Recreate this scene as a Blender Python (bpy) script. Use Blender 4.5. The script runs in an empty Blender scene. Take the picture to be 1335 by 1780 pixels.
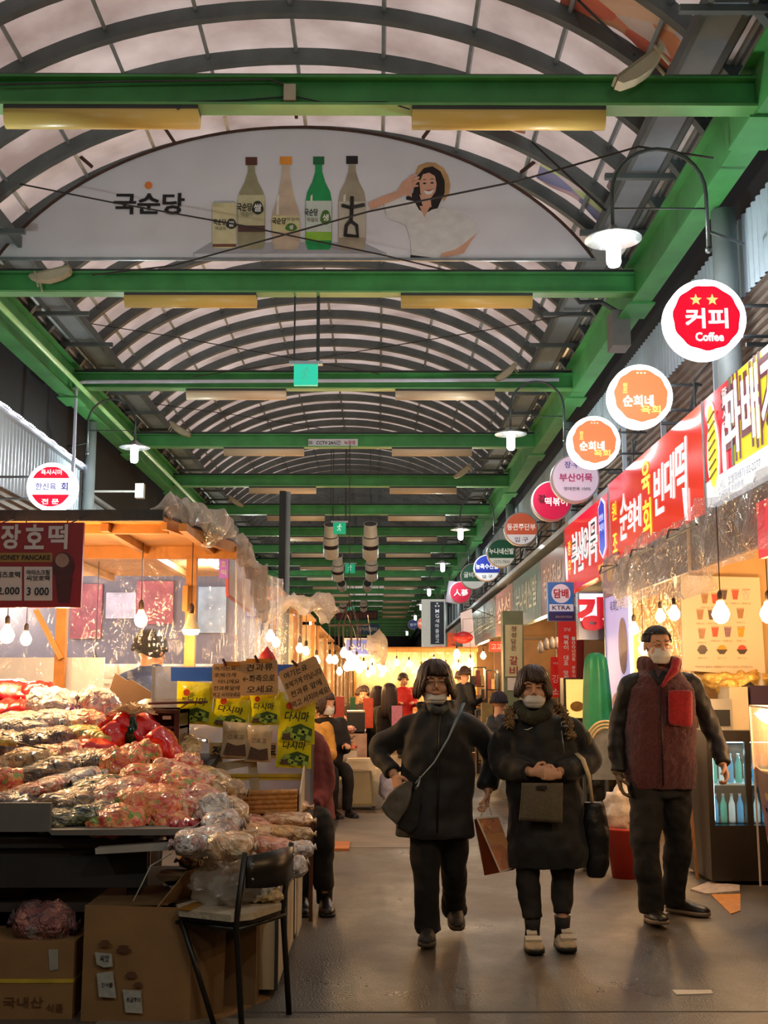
import bpy, bmesh, math, random
from mathutils import Vector, Matrix, noise
random.seed(7)
S = bpy.context.scene
COL = S.collection
PI = math.pi
R = math.radians

# ---------------------------------------------------------------- camera
CAMZ = 1.42
FPX = 2000.0
PITCH = math.atan(304 / FPX)
YAW = math.atan(10.5 / FPX)
cam_d = bpy.data.cameras.new('camera')
cam_d.sensor_fit = 'HORIZONTAL'
cam_d.sensor_width = 36.0
cam_d.lens = FPX / 1335 * 36
cam_d.clip_start = 0.05
cam_d.clip_end = 400
cam = bpy.data.objects.new('camera', cam_d)
COL.objects.link(cam)
cam.location = (0, 0, CAMZ)
cam.rotation_euler = (PI / 2 + PITCH, 0, -YAW)
S.camera = cam

# ---------------------------------------------------------------- view, sky
S.view_settings.view_transform = 'Standard'
S.view_settings.look = 'None'
S.view_settings.gamma = 1
S.view_settings.use_curve_mapping = False
S.view_settings.exposure = 0.0
S.cycles.use_denoising = True
S.cycles.use_adaptive_sampling = True
S.cycles.adaptive_threshold = 0.03
S.cycles.max_bounces = 6
S.cycles.diffuse_bounces = 3
S.cycles.glossy_bounces = 3
S.cycles.transmission_bounces = 4
S.cycles.transparent_max_bounces = 12
S.cycles.sample_clamp_indirect = 3.0
S.cycles.caustics_reflective = False
S.cycles.caustics_refractive = False
world = bpy.data.worlds.new('sky')
S.world = world
world.use_nodes = True
WN = world.node_tree.nodes
WN['Background'].inputs['Color'].default_value = (0.86, 0.80, 0.80, 1)
WN['Background'].inputs['Strength'].default_value = 1.7


def lamp(name, loc, energy, col=(1, 1, 1), r=0.06, parent=None, kind='POINT', size=None, rot=None):
    d = bpy.data.lights.new(name, kind)
    d.energy = energy
    d.color = col
    if kind == 'AREA':
        d.shape = 'RECTANGLE'
        d.size, d.size_y = size
    else:
        d.shadow_soft_size = r
    o = bpy.data.objects.new(name, d)
    COL.objects.link(o)
    o.location = Vector(loc) - (W0(parent) if parent else Vector())
    if rot:
        o.rotation_euler = rot
    if parent:
        o.parent = parent
    return o


WARM = (1.0, 0.60, 0.26)
COOL = (0.86, 0.95, 1.0)

# ---------------------------------------------------------------- pixels of the photograph to places
_cp, _sp, _cy, _sy = math.cos(PITCH), math.sin(PITCH), math.cos(YAW), math.sin(YAW)


def ray(px, py):
    u = (px - 667.5) / FPX
    v = (890 - py) / FPX
    f = _cp - v * _sp
    z = _sp + v * _cp
    return Vector((u * _cy + f * _sy, f * _cy - u * _sy, z))


def P(px, py, Y):
    d = ray(px, py)
    d = d * (Y / d.y)
    return Vector((d.x, d.y, d.z + CAMZ))


def FZ(px, py, z=0.0):
    d = ray(px, py)
    d = d * ((z - CAMZ) / d.z)
    return Vector((d.x, d.y, z))


def PX(px, py, X):
    d = ray(px, py)
    d = d * (X / d.x)
    return Vector((d.x, d.y, d.z + CAMZ))


# ---------------------------------------------------------------- materials
MATS = {}


def lin(c):
    if isinstance(c, str):
        c = c.lstrip('#')
        c = tuple(int(c[i:i + 2], 16) / 255 for i in (0, 2, 4))
    return tuple(x / 12.92 if x <= 0.04045 else ((x + 0.055) / 1.055) ** 2.4 for x in c)


def mat(name, col, rough=0.55, var=0.12, scale=9.0, bump=0.0, bscale=30.0, metal=0.0, em=0.0, emcol=None, coat=0.0, spec=0.5, sheen=0.0):
    if name in MATS:
        return MATS[name]
    m = bpy.data.materials.new(name)
    m.use_nodes = True
    N, L = m.node_tree.nodes, m.node_tree.links
    b = N['Principled BSDF']
    c = lin(col)
    b.inputs['Roughness'].default_value = rough
    b.inputs['Metallic'].default_value = metal
    b.inputs['Specular IOR Level'].default_value = spec
    b.inputs['Coat Weight'].default_value = coat
    b.inputs['Coat Roughness'].default_value = 0.08
    if sheen:
        b.inputs['Sheen Weight'].default_value = sheen
    tc = N.new('ShaderNodeTexCoord')
    if var > 0:
        n = N.new('ShaderNodeTexNoise')
        n.inputs['Scale'].default_value = scale
        n.inputs['Detail'].default_value = 4
        L.new(tc.outputs['Object'], n.inputs['Vector'])
        r = N.new('ShaderNodeValToRGB')
        r.color_ramp.elements[0].position = 0.3
        r.color_ramp.elements[1].position = 0.7
        r.color_ramp.elements[0].color = (*[x * (1 - var) for x in c], 1)
        r.color_ramp.elements[1].color = (*[min(1, x * (1 + var)) for x in c], 1)
        L.new(n.outputs['Fac'], r.inputs['Fac'])
        L.new(r.outputs['Color'], b.inputs['Base Color'])
    else:
        b.inputs['Base Color'].default_value = (*c, 1)
    if bump > 0:
        n2 = N.new('ShaderNodeTexNoise')
        n2.inputs['Scale'].default_value = bscale
        n2.inputs['Detail'].default_value = 5
        L.new(tc.outputs['Object'], n2.inputs['Vector'])
        bp = N.new('ShaderNodeBump')
        bp.inputs['Strength'].default_value = bump
        bp.inputs['Distance'].default_value = 0.02
        L.new(n2.outputs['Fac'], bp.inputs['Height'])
        L.new(bp.outputs['Normal'], b.inputs['Normal'])
    if em:
        b.inputs['Emission Color'].default_value = (*(lin(emcol) if emcol else c), 1)
        b.inputs['Emission Strength'].default_value = em
    MATS[name] = m
    return m


def mat_bag(name, cols, scale=28.0, bump=0.6, bscale=14.0, coat=1.0, stretch=(1, 1, 1), rough=0.5):
    """goods in clear shiny wrapping: mottled contents under a glossy wrinkled film"""
    if name in MATS:
        return MATS[name]
    m = bpy.data.materials.new(name)
    m.use_nodes = True
    N, L = m.node_tree.nodes, m.node_tree.links
    b = N['Principled BSDF']
    tc = N.new('ShaderNodeTexCoord')
    mp = N.new('ShaderNodeMapping')
    mp.inputs['Scale'].default_value = stretch
    L.new(tc.outputs['Object'], mp.inputs['Vector'])
    vo = N.new('ShaderNodeTexVoronoi')
    vo.inputs['Scale'].default_value = scale
    L.new(mp.outputs['Vector'], vo.inputs['Vector'])
    sep = N.new('ShaderNodeSeparateColor')
    L.new(vo.outputs['Color'], sep.inputs['Color'])
    r = N.new('ShaderNodeValToRGB')
    cr = r.color_ramp
    cr.interpolation = 'CONSTANT'
    while len(cr.elements) < len(cols):
        cr.elements.new(0.5)
    for i, c in enumerate(cols):
        cr.elements[i].position = i / len(cols)
        cr.elements[i].color = (*lin(c), 1)
    L.new(sep.outputs['Red'], r.inputs['Fac'])
    ns = N.new('ShaderNodeTexNoise')
    ns.inputs['Scale'].default_value = scale * 0.35
    L.new(mp.outputs['Vector'], ns.inputs['Vector'])
    mx = N.new('ShaderNodeMix')
    mx.data_type = 'RGBA'
    mx.blend_type = 'MULTIPLY'
    mx.inputs['Factor'].default_value = 0.15
    L.new(r.outputs['Color'], mx.inputs['A'])
    L.new(ns.outputs['Fac'], mx.inputs['B'])
    hs = N.new('ShaderNodeBrightContrast')
    hs.inputs['Bright'].default_value = 0.06
    L.new(mx.outputs['Result'], hs.inputs['Color'])
    L.new(hs.outputs['Color'], b.inputs['Base Color'])
    b.inputs['Roughness'].default_value = rough
    b.inputs['Coat Weight'].default_value = coat
    b.inputs['Coat Roughness'].default_value = 0.07
    n2 = N.new('ShaderNodeTexNoise')
    n2.inputs['Scale'].default_value = bscale
    n2.inputs['Detail'].default_value = 3
    n2.inputs['Distortion'].default_value = 1.2
    L.new(tc.outputs['Object'], n2.inputs['Vector'])
    bp = N.new('ShaderNodeBump')
    bp.inputs['Strength'].default_value = min(1, bump * 1.5)
    bp.inputs['Distance'].default_value = 0.07
    L.new(n2.outputs['Fac'], bp.inputs['Height'])
    L.new(bp.outputs['Normal'], b.inputs['Normal'])
    L.new(bp.outputs['Normal'], b.inputs['Coat Normal'])
    MATS[name] = m
    return m


def mat_film(name, col='#ffffff', clear=0.8, bump=0.5, bscale=(6, 6, 1.5), milky=0.35, rough=0.08):
    """clear plastic sheeting with soft folds: mostly see-through, partly glossy, a little milky"""
    if name in MATS:
        return MATS[name]
    m = bpy.data.materials.new(name)
    m.use_nodes = True
    N, L = m.node_tree.nodes, m.node_tree.links
    N.remove(N['Principled BSDF'])
    out = N['Material Output']
    tr = N.new('ShaderNodeBsdfTransparent')
    tr.inputs['Color'].default_value = (0.97, 0.97, 0.97, 1)
    gl = N.new('ShaderNodeBsdfGlossy')
    gl.inputs['Roughness'].default_value = rough
    df = N.new('ShaderNodeBsdfDiffuse')
    df.inputs['Color'].default_value = (*lin(col), 1)
    tl = N.new('ShaderNodeBsdfTranslucent')
    tl.inputs['Color'].default_value = (*lin(col), 1)
    tc = N.new('ShaderNodeTexCoord')
    mp = N.new('ShaderNodeMapping')
    mp.inputs['Scale'].default_value = bscale
    n = N.new('ShaderNodeTexNoise')
    n.inputs['Scale'].default_value = 1.0
    n.inputs['Detail'].default_value = 3
    n.inputs['Distortion'].default_value = 2.0
    bp = N.new('ShaderNodeBump')
    bp.inputs['Strength'].default_value = bump
    bp.inputs['Distance'].default_value = 0.12
    L.new(tc.outputs['Object'], mp.inputs['Vector'])
    L.new(mp.outputs['Vector'], n.inputs['Vector'])
    L.new(n.outputs['Fac'], bp.inputs['Height'])
    L.new(bp.outputs['Normal'], gl.inputs['Normal'])
    m1 = N.new('ShaderNodeMixShader')
    m1.inputs[0].default_value = 0.5
    L.new(df.outputs[0], m1.inputs[1])
    L.new(tl.outputs[0], m1.inputs[2])
    m2 = N.new('ShaderNodeMixShader')
    m2.inputs[0].default_value = milky
    L.new(gl.outputs[0], m2.inputs[1])
    L.new(m1.outputs[0], m2.inputs[2])
    m3 = N.new('ShaderNodeMixShader')
    m3.inputs[0].default_value = clear
    L.new(m2.outputs[0], m3.inputs[1])
    L.new(tr.outputs[0], m3.inputs[2])
    L.new(m3.outputs[0], out.inputs['Surface'])
    MATS[name] = m
    return m


# ---------------------------------------------------------------- objects
_W = {}


def W0(o):
    return _W.get(o.name, Vector((0, 0, 0))) if o else Vector((0, 0, 0))


def tag(o, label=None, cat=None, group=None, kind=None):
    if label:
        o['label'] = label
    if cat:
        o['category'] = cat
    if group:
        o['group'] = group
    if kind:
        o['kind'] = kind
    return o


def thing(name, label, cat, loc, group=None):
    o = bpy.data.objects.new(name, None)
    o.empty_display_size = 0.1
    COL.objects.link(o)
    o.location = loc
    _W[o.name] = Vector(loc)
    return tag(o, label, cat, group)


_txt = {}


def text_geo(s, spacing=1.0, off=0.0, res=2):
    key = (s, spacing, off)
    if key not in _txt:
        c = bpy.data.curves.new('t', 'FONT')
        c.body = s
        c.size = 1.0
        c.space_character = spacing
        c.offset = off
        c.resolution_u = res
        c.align_x = 'CENTER'
        o = bpy.data.objects.new('t', c)
        COL.objects.link(o)
        dg = bpy.context.evaluated_depsgraph_get()
        me = bpy.data.meshes.new_from_object(o.evaluated_get(dg))
        vs = [v.co.copy() for v in me.vertices]
        fs = [tuple(p.vertices) for p in me.polygons]
        bpy.data.objects.remove(o)
        bpy.data.curves.remove(c)
        bpy.data.meshes.remove(me)
        if not vs:
            vs, fs = [Vector((0, 0, 0)), Vector((.1, 0, 0)), Vector((0, .1, 0))], [(0, 1, 2)]
        x0, x1 = min(v.x for v in vs), max(v.x for v in vs)
        y0, y1 = min(v.y for v in vs), max(v.y for v in vs)
        _txt[key] = (vs, fs, x0, x1, y0, y1)
    return _txt[key]


class MB:
    def __init__(s):
        s.v, s.f, s.m, s.mats, s.cur, s.sm = [], [], [], [], 0, []
        s.smooth = False

    def use(s, m):
        if m not in s.mats:
            s.mats.append(m)
        s.cur = s.mats.index(m)
        return s

    def add(s, vs, fs):
        k = len(s.v)
        s.v += [tuple(v) for v in vs]
        for f in fs:
            s.f.append(tuple(i + k for i in f))
            s.m.append(s.cur)
            s.sm.append(s.smooth)
        return s

    def box(s, c, d, rot=None, top=None):
        """centre c, size d; top = (sx, sy) scale of the upper face"""
        hx, hy, hz = d[0] / 2, d[1] / 2, d[2] / 2
        tx, ty = top or (1, 1)
        vs = [Vector(v) for v in ((-hx, -hy, -hz), (hx, -hy, -hz), (hx, hy, -hz), (-hx, hy, -hz),
                                  (-hx * tx, -hy * ty, hz), (hx * tx, -hy * ty, hz), (hx * tx, hy * ty, hz), (-hx * tx, hy * ty, hz))]
        if rot is not None:
            M = rot if isinstance(rot, Matrix) else Matrix.Rotation(rot, 3, 'Z')
            vs = [M @ v for v in vs]
        c = Vector(c)
        return s.add([v + c for v in vs], [(0, 3, 2, 1), (4, 5, 6, 7), (0, 1, 5, 4), (1, 2, 6, 5), (2, 3, 7, 6), (3, 0, 4, 7)])

    def bb(s, x0, x1, y0, y1, z0, z1):
        return s.box(((x0 + x1) / 2, (y0 + y1) / 2, (z0 + z1) / 2), (abs(x1 - x0), abs(y1 - y0), abs(z1 - z0)))

    def bar(s, p0, p1, w, h, up=(0, 0, 1)):
        p0, p1 = Vector(p0), Vector(p1)
        d = (p1 - p0).normalized()
        u = Vector(up)
        if abs(d.dot(u)) > 0.98:
            u = Vector((0, 1, 0))
        a = d.cross(u).normalized() * w / 2
        b = a.cross(d).normalized() * h / 2
        vs = [p0 - a - b, p0 + a - b, p0 + a + b, p0 - a + b, p1 - a - b, p1 + a - b, p1 + a + b, p1 - a + b]
        return s.add(vs, [(0, 1, 2, 3), (7, 6, 5, 4), (0, 4, 5, 1), (1, 5, 6, 2), (2, 6, 7, 3), (3, 7, 4, 0)])

    def tube(s, pts, r, n=8, caps=True, flat=1.0, up=None):
        pts = [Vector(p) for p in pts]
        rs = r if isinstance(r, (list, tuple)) else [r] * len(pts)
        rings = []
        u = Vector(up) if up else None
        for i, p in enumerate(pts):
            if i == 0:
                d = pts[1] - pts[0]
            elif i == len(pts) - 1:
                d = pts[-1] - pts[-2]
            else:
                d = (pts[i + 1] - pts[i]).normalized() + (pts[i] - pts[i - 1]).normalized()
            d.normalize()
            if u is None:
                u = Vector((0, 0, 1)) if abs(d.z) < 0.9 else Vector((0, 1, 0))
            a = d.cross(u)
            if a.length < 1e-4:
                a = d.cross(Vector((1, 0, 0)))
            a.normalize()
            b = a.cross(d).normalized()
            u = b
            rings.append([p + (a * math.cos(2 * PI * j / n) + b * math.sin(2 * PI * j / n) * flat) * rs[i] for j in range(n)])
        return s.rings(rings, caps)

    def rings(s, rings, caps=True, closed=True):
        n = len(rings[0])
        vs = [v for rg in rings for v in rg]
        fs = []
        for i in range(len(rings) - 1):
            for j in range(n if closed else n - 1):
                a, b = i * n + j, i * n + (j + 1) % n
                fs.append((a, b, b + n, a + n))
        if caps:
            fs.append(tuple(reversed(range(n))))
            fs.append(tuple(range((len(rings) - 1) * n, len(rings) * n)))
        return s.add(vs, fs)

    def lathe(s, prof, c=(0, 0, 0), n=16, axis=None, caps=True, M=None):
        c = Vector(c)
        M = M or (Vector((0, 0, 1)).rotation_difference(Vector(axis)).to_matrix() if axis else Matrix.Identity(3))
        return s.rings([[c + M @ Vector((r * math.cos(2 * PI * j / n), r * math.sin(2 * PI * j / n), z)) for j in range(n)] for r, z in prof], caps)

    def ball(s, c, r, n=12, m=8, M=None):
        r = (r, r, r) if not isinstance(r, (tuple, list)) else r
        M = M or Matrix.Identity(3)
        c = Vector(c)
        rg = []
        for i in range(m + 1):
            th = PI * (0.02 + 0.96 * i / m)
            rg.append([c + M @ Vector((r[0] * math.sin(th) * math.cos(2 * PI * j / n), r[1] * math.sin(th) * math.sin(2 * PI * j / n), -r[2] * math.cos(th))) for j in range(n)])
        return s.rings(rg)

    def grid(s, fn, nu, nv, closed=False):
        vs = [fn(i / nu, j / nv) for i in range(nu + 1) for j in range(nv + 1)]
        fs = [(i * (nv + 1) + j, (i + 1) * (nv + 1) + j, (i + 1) * (nv + 1) + j + 1, i * (nv + 1) + j + 1) for i in range(nu) for j in range(nv)]
        return s.add(vs, fs)

    def poly(s, pts, th=None):
        """flat outline (3D points); th = thickness vector"""
        pts = [Vector(p) for p in pts]
        n = len(pts)
        if th is None:
            return s.add(pts, [tuple(range(n))])
        th = Vector(th)
        fs = [tuple(range(n)), tuple(reversed(range(n, 2 * n)))]
        fs += [(i, i + n, (i + 1) % n + n, (i + 1) % n) for i in range(n)]
        return s.add(pts + [p + th for p in pts], fs)

    def text(s, txt, o, X, Y, h, off=0.0, w=None, spacing=1.0, lift=0.003, shear=0.0):
        """lettering centred at o; X, Y unit axes; h = letter height; w = fit total width"""
        if off > 0.013:      # bolder strokes: shifted copies instead of a swollen outline
            e = off - 0.01
            k0 = h * e
            Xn, Yn = Vector(X).normalized(), Vector(Y).normalized()
            for i, (a, b_) in enumerate(((-1, -1), (1, -1), (-1, 1), (1, 1))):
                s.text(txt, Vector(o) + Xn * a * k0 + Yn * b_ * k0, X, Y, h, 0.0099, w, spacing, lift - 0.0002 * (i + 1), shear)
            return s
        vs, fs, x0, x1, y0, y1 = text_geo(txt, spacing, off)
        X, Y = Vector(X).normalized(), Vector(Y).normalized()
        Z = X.cross(Y)
        k = h / max(y1 - y0, 1e-3)
        kx = k if w is None else w / max(x1 - x0, 1e-3)
        cx, cy = (x0 + x1) / 2, (y0 + y1) / 2
        o = Vector(o)
        return s.add([o + X * ((v.x - cx) * kx + shear * (v.y - cy) * k) + Y * ((v.y - cy) * k) + Z * lift for v in vs], fs)

    def build(s, name, parent=None, label=None, cat=None, group=None, kind=None, smooth=None, origin=None, merge=False):
        me = bpy.data.meshes.new(name)
        if parent is not None:
            off = W0(parent)
        elif origin is not None:
            off = Vector(origin)
        else:
            xs, ys, zs = zip(*s.v)
            off = Vector(((min(xs) + max(xs)) / 2, (min(ys) + max(ys)) / 2, min(zs)))
        me.from_pydata([(v[0] - off.x, v[1] - off.y, v[2] - off.z) for v in s.v], [], s.f)
        for m in s.mats:
            me.materials.append(m)
        me.polygons.foreach_set('material_index', s.m)
        me.polygons.foreach_set('use_smooth', [smooth] * len(s.f) if smooth is not None else s.sm)
        if merge:
            bm = bmesh.new()
            bm.from_mesh(me)
            bmesh.ops.remove_doubles(bm, verts=bm.verts, dist=1e-5)
            bm.to_mesh(me)
            bm.free()
        me.update()
        o = bpy.data.objects.new(name, me)
        COL.objects.link(o)
        if parent is not None:
            o.parent = parent
        else:
            o.location = off
        _W[o.name] = off
        return tag(o, label, cat, group, kind)


def B(m, smooth=False):
    b = MB()
    b.smooth = smooth
    return b.use(m)


def kids(o):
    return [c for c in bpy.data.objects if c.parent is o]


def copy_tree(o, loc=None, rz=None, label=None, group=None, scale=None, _kids=None):
    """a copy of a thing with copies of its parts and sub-parts"""
    c = o.copy()
    COL.objects.link(c)
    if loc is not None:
        c.location = loc
        _W[c.name] = Vector(loc)
    if rz is not None:
        c.rotation_euler.z = rz
    if scale is not None:
        c.scale = scale if isinstance(scale, (tuple, list)) else (scale,) * 3
    if label:
        c['label'] = label
    if group:
        c['group'] = group
    for ch in list(o.children):
        d = copy_tree(ch)
        d.parent = c
    return c


def remesh(o, voxel, smooth=3, subdiv=0):
    """melt the pieces of o's mesh into one continuous surface"""
    md = o.modifiers.new('r', 'REMESH')
    md.mode = 'VOXEL'
    md.voxel_size = voxel
    md.use_smooth_shade = True
    if smooth:
        ms = o.modifiers.new('s', 'SMOOTH')
        ms.iterations = smooth
        ms.factor = 0.5
    dg = bpy.context.evaluated_depsgraph_get()
    me = bpy.data.meshes.new_from_object(o.evaluated_get(dg))
    mats = [m for m in o.data.materials]
    o.modifiers.clear()
    old = o.data
    o.data = me
    if not me.materials:
        for m in mats:
            me.materials.append(m)
    me.polygons.foreach_set('use_smooth', [True] * len(me.polygons))
    bpy.data.meshes.remove(old)
    return o


def displace(o, amp, freq, fn=None, off=0.0):
    me = o.data
    me.update()
    ns = [v.normal.copy() for v in me.vertices]
    for v, n in zip(me.vertices, ns):
        k = noise.noise(v.co * freq + Vector((off, off * 2, 0)))
        a = amp(v.co) if callable(amp) else amp
        v.co += n * k * a
    me.update()
    return o
# ================================================================ THE SETTING
XL, XR, XC = -4.25, 2.72, -0.80
ZB = 5.62                     # mid height of the green cross beams
YB = lambda k: 7.72 + 3.93 * k
RA, RB, ZCROWN = 3.92, 2.75, 7.52

m_green = mat('green painted steel', '#45924f', 0.45, 0.22, 2.5, 0.15, 60)
m_green_lit = mat('lit green painted steel', '#6fae6b', 0.4, 0.15, 3)  # brighter copy of the green for bottom flanges, their light painted in
m_steel = mat('grey painted steel', '#596162', 0.5, 0.18, 5)
m_dsteel = mat('dark grey steel', '#3a3e40', 0.55, 0.2, 5)
m_galv = mat('galvanised metal', '#9aa3a8', 0.38, 0.18, 6, metal=0.6)
m_black = mat('black plastic', '#141414', 0.5, 0.2, 10)
m_rust = mat('rusty brown metal', '#4a3128', 0.8, 0.3, 12)

# floor: worn asphalt with a soft sheen
mf = mat('worn asphalt paving', '#5e564e', 0.42, 0.0)
N, L = mf.node_tree.nodes, mf.node_tree.links
bs = N['Principled BSDF']
tc = N.new('ShaderNodeTexCoord')
n1 = N.new('ShaderNodeTexNoise'); n1.inputs['Scale'].default_value = 0.9; n1.inputs['Detail'].default_value = 8; n1.inputs['Roughness'].default_value = 0.7
n2 = N.new('ShaderNodeTexNoise'); n2.inputs['Scale'].default_value = 90; n2.inputs['Detail'].default_value = 3
L.new(tc.outputs['Object'], n1.inputs['Vector']); L.new(tc.outputs['Object'], n2.inputs['Vector'])
rp = N.new('ShaderNodeValToRGB')
rp.color_ramp.elements[0].position = 0.32; rp.color_ramp.elements[0].color = (*lin('#423b35'), 1)
rp.color_ramp.elements[1].position = 0.72; rp.color_ramp.elements[1].color = (*lin('#71685d'), 1)
L.new(n1.outputs['Fac'], rp.inputs['Fac'])
mx = N.new('ShaderNodeMix'); mx.data_type = 'RGBA'; mx.blend_type = 'MULTIPLY'; mx.inputs['Factor'].default_value = 0.55
L.new(rp.outputs['Color'], mx.inputs['A']); L.new(n2.outputs['Fac'], mx.inputs['B'])
L.new(mx.outputs['Result'], bs.inputs['Base Color'])
rr = N.new('ShaderNodeMapRange'); rr.inputs['From Min'].default_value = 0.35; rr.inputs['From Max'].default_value = 0.65
rr.inputs['To Min'].default_value = 0.26; rr.inputs['To Max'].default_value = 0.62
L.new(n1.outputs['Fac'], rr.inputs['Value']); L.new(rr.outputs['Result'], bs.inputs['Roughness'])
bp = N.new('ShaderNodeBump'); bp.inputs['Strength'].default_value = 0.9; bp.inputs['Distance'].default_value = 0.006
L.new(n2.outputs['Fac'], bp.inputs['Height']); L.new(bp.outputs['Normal'], bs.inputs['Normal'])
B(mf).bb(-8, 7, -7, 100, -0.2, 0).build('floor', kind='structure')
m_seam = mat('dark paving seam', '#4a423a', 0.7, 0.3, 14)
m_slab = mat('pale concrete slab', '#746b5f', 0.6, 0.22, 3, 0.2, 80)
b = B(m_slab)
for x0, y0, x1, y1 in ((-.42, 10.6, .35, 13.4), (-.36, 14.0, .5, 20.5), (-1.2, 4.6, .25, 5.25)):
    b.bb(x0, x1, y0, y1, 0.0, 0.004)
b.build('trim_paving_patches', kind='structure')
b = B(m_seam)
for y in (5.35, 12.4, 14.9, 21.0):
    b.bb(-.42 if y > 6 else -.6, .9 if y > 6 else 2.6, y, y + 0.010, 0, 0.002)
for x in (0.36,):
    b.bb(x, x + 0.010, 9.5, 20, 0, 0.002)
b.build('trim_paving_seams', kind='structure')


def arch(th, grow=0.0):
    """point on the roof section, th from 0 (right spring) to pi (left spring)"""
    return (XC + (RA + grow) * math.cos(th), ZCROWN - RB + (RB + grow) * math.sin(th))


# roof panels: milky translucent sheets that let the dusk daylight through
mp_ = bpy.data.materials.new('milky roof sheet')
mp_.use_nodes = True
N, L = mp_.node_tree.nodes, mp_.node_tree.links
N.remove(N['Principled BSDF'])
df = N.new('ShaderNodeBsdfPrincipled'); df.inputs['Roughness'].default_value = 0.35
tl = N.new('ShaderNodeBsdfTranslucent')
tc = N.new('ShaderNodeTexCoord')
n1 = N.new('ShaderNodeTexNoise'); n1.inputs['Scale'].default_value = 1.3; n1.inputs['Detail'].default_value = 6
L.new(tc.outputs['Object'], n1.inputs['Vector'])
rp = N.new('ShaderNodeValToRGB')
rp.color_ramp.elements[0].position = 0.3; rp.color_ramp.elements[0].color = (*lin('#a08f87'), 1)
rp.color_ramp.elements[1].position = 0.7; rp.color_ramp.elements[1].color = (*lin('#d9ccc6'), 1)
L.new(n1.outputs['Fac'], rp.inputs['Fac']); L.new(rp.outputs['Color'], df.inputs['Base Color']); L.new(rp.outputs['Color'], tl.inputs['Color'])
ms = N.new('ShaderNodeMixShader'); ms.inputs[0].default_value = 0.55
L.new(df.outputs[0], ms.inputs[1]); L.new(tl.outputs[0], ms.inputs[2]); L.new(ms.outputs[0], N['Material Output'].inputs['Surface'])
b = B(mp_, True)
TH0, TH1 = 0.36, PI - 0.36


def roof_pt(u, v):
    x, z = arch(TH0 + (TH1 - TH0) * v, 0.06)
    return (x, -6 + 104 * u, z)


b.grid(roof_pt, 1, 40)
b.build('ceiling', kind='structure', smooth=True)

# arch ribs and purlins
RIB = 3.93 / 5


def rib(y, w=0.09, h=0.13):
    b = B(m_steel)
    for e in (0,):
        n = 36
        rg = []
        for i in range(n + 1):
            th = TH0 + (TH1 - TH0) * i / n
            xo, zo = arch(th, 0.045)
            xi, zi = arch(th, 0.045 - h)
            rg.append([(xo, y - w / 2, zo), (xi, y - w / 2, zi), (xi, y + w / 2, zi), (xo, y + w / 2, zo)])
        b.rings(rg)
    return b


first_rib = rib(0).build('trim_arch_rib', kind='structure', origin=(0, 0, 0))
first_rib.location.y = YB(0) + 0.35
for k in range(-15, 76):
    if k == 0:
        continue
    c = first_rib.copy()
    COL.objects.link(c)
    c.location.y = YB(0) + 0.35 + RIB * k
for i in range(11):
    th = TH0 + 0.12 + (TH1 - TH0 - 0.24) * i / 10
    x, z = arch(th, 0.02)
    B(m_galv).box((x, 46, z), (0.035, 104, 0.05), Matrix.Rotation(-(th - PI / 2), 3, 'Y')).build('trim_purlin', kind='structure')

# long girders, gutters and the dark space beside the roof
for side, xg in ((-1, XL), (1, XR)):
    b = B(m_green)
    b.bb(xg - 0.02, xg + 0.02, -6, 98, ZB - 0.26, ZB + 0.2)
    b.bb(xg - 0.10, xg + 0.10, -6, 98, ZB - 0.27, ZB - 0.25)
    b.bb(xg - 0.10, xg + 0.10, -6, 98, ZB + 0.19, ZB + 0.21)
    b.build('trim_girder_' + ('left' if side < 0 else 'right'), kind='structure')
    xi = xg - side * 0.32
    b = B(mat('pale grey gutter metal', '#8d97a3', 0.45, 0.15, 3))
    b.bb(xi - 0.14, xi + 0.14, -6, 98, ZB + 0.42, ZB + 0.45)
    b.use(m_steel)
    b.bb(xi - 0.17, xi - 0.13, -6, 98, ZB + 0.38, ZB + 0.5)
    b.bb(xi + 0.13, xi + 0.17, -6, 98, ZB + 0.38, ZB + 0.5)
    for k in range(80):
        b.bb(xi - 0.35, xi + 0.35, 2 + k * 1.3, 2.05 + k * 1.3, ZB + 0.34, ZB + 0.39)
    b.build('trim_gutter_' + ('left' if side < 0 else 'right'), kind='structure')
    B(m_galv).tube([(xi + side * 0.24, -6, ZB + 0.46), (xi + side * 0.24, 98, ZB + 0.46)], 0.045).build('trim_drain_pipe_' + ('left' if side < 0 else 'right'), kind='structure')
    # girder bracket plates
    b = B(m_green)
    for k in range(-2, 23):
        b.bb(xg - 0.14, xg + 0.14, YB(k) - 0.25, YB(k) + 0.25, ZB - 0.29, ZB - 0.27)
    b.build('trim_bracket_plates_' + ('left' if side < 0 else 'right'), kind='structure')

# pale green light rail along the left girder
B(mat('bright green rail', '#9fe08a', 0.25, 0.1, 4)).tube([(XL + 0.20, 6, ZB - 0.16), (XL + 0.20, 60, ZB - 0.16)], 0.035).build('trim_rail', kind='structure')

# cross beams
RODS = 'cross beams far down the arcade'
beam_lab = {
    0: 'thick green steel cross beam with a grey junction box, closest overhead',
    1: 'green steel cross beam just below the big arched banner',
    2: 'green steel cross beam with a white pipe clipped along it',
    3: 'green steel cross beam carrying the small camera notice',
    4: 'plain green cross beam right after the one with the camera notice',
}
m_box = mat('cream junction box', '#b9b29c', 0.5)


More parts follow.
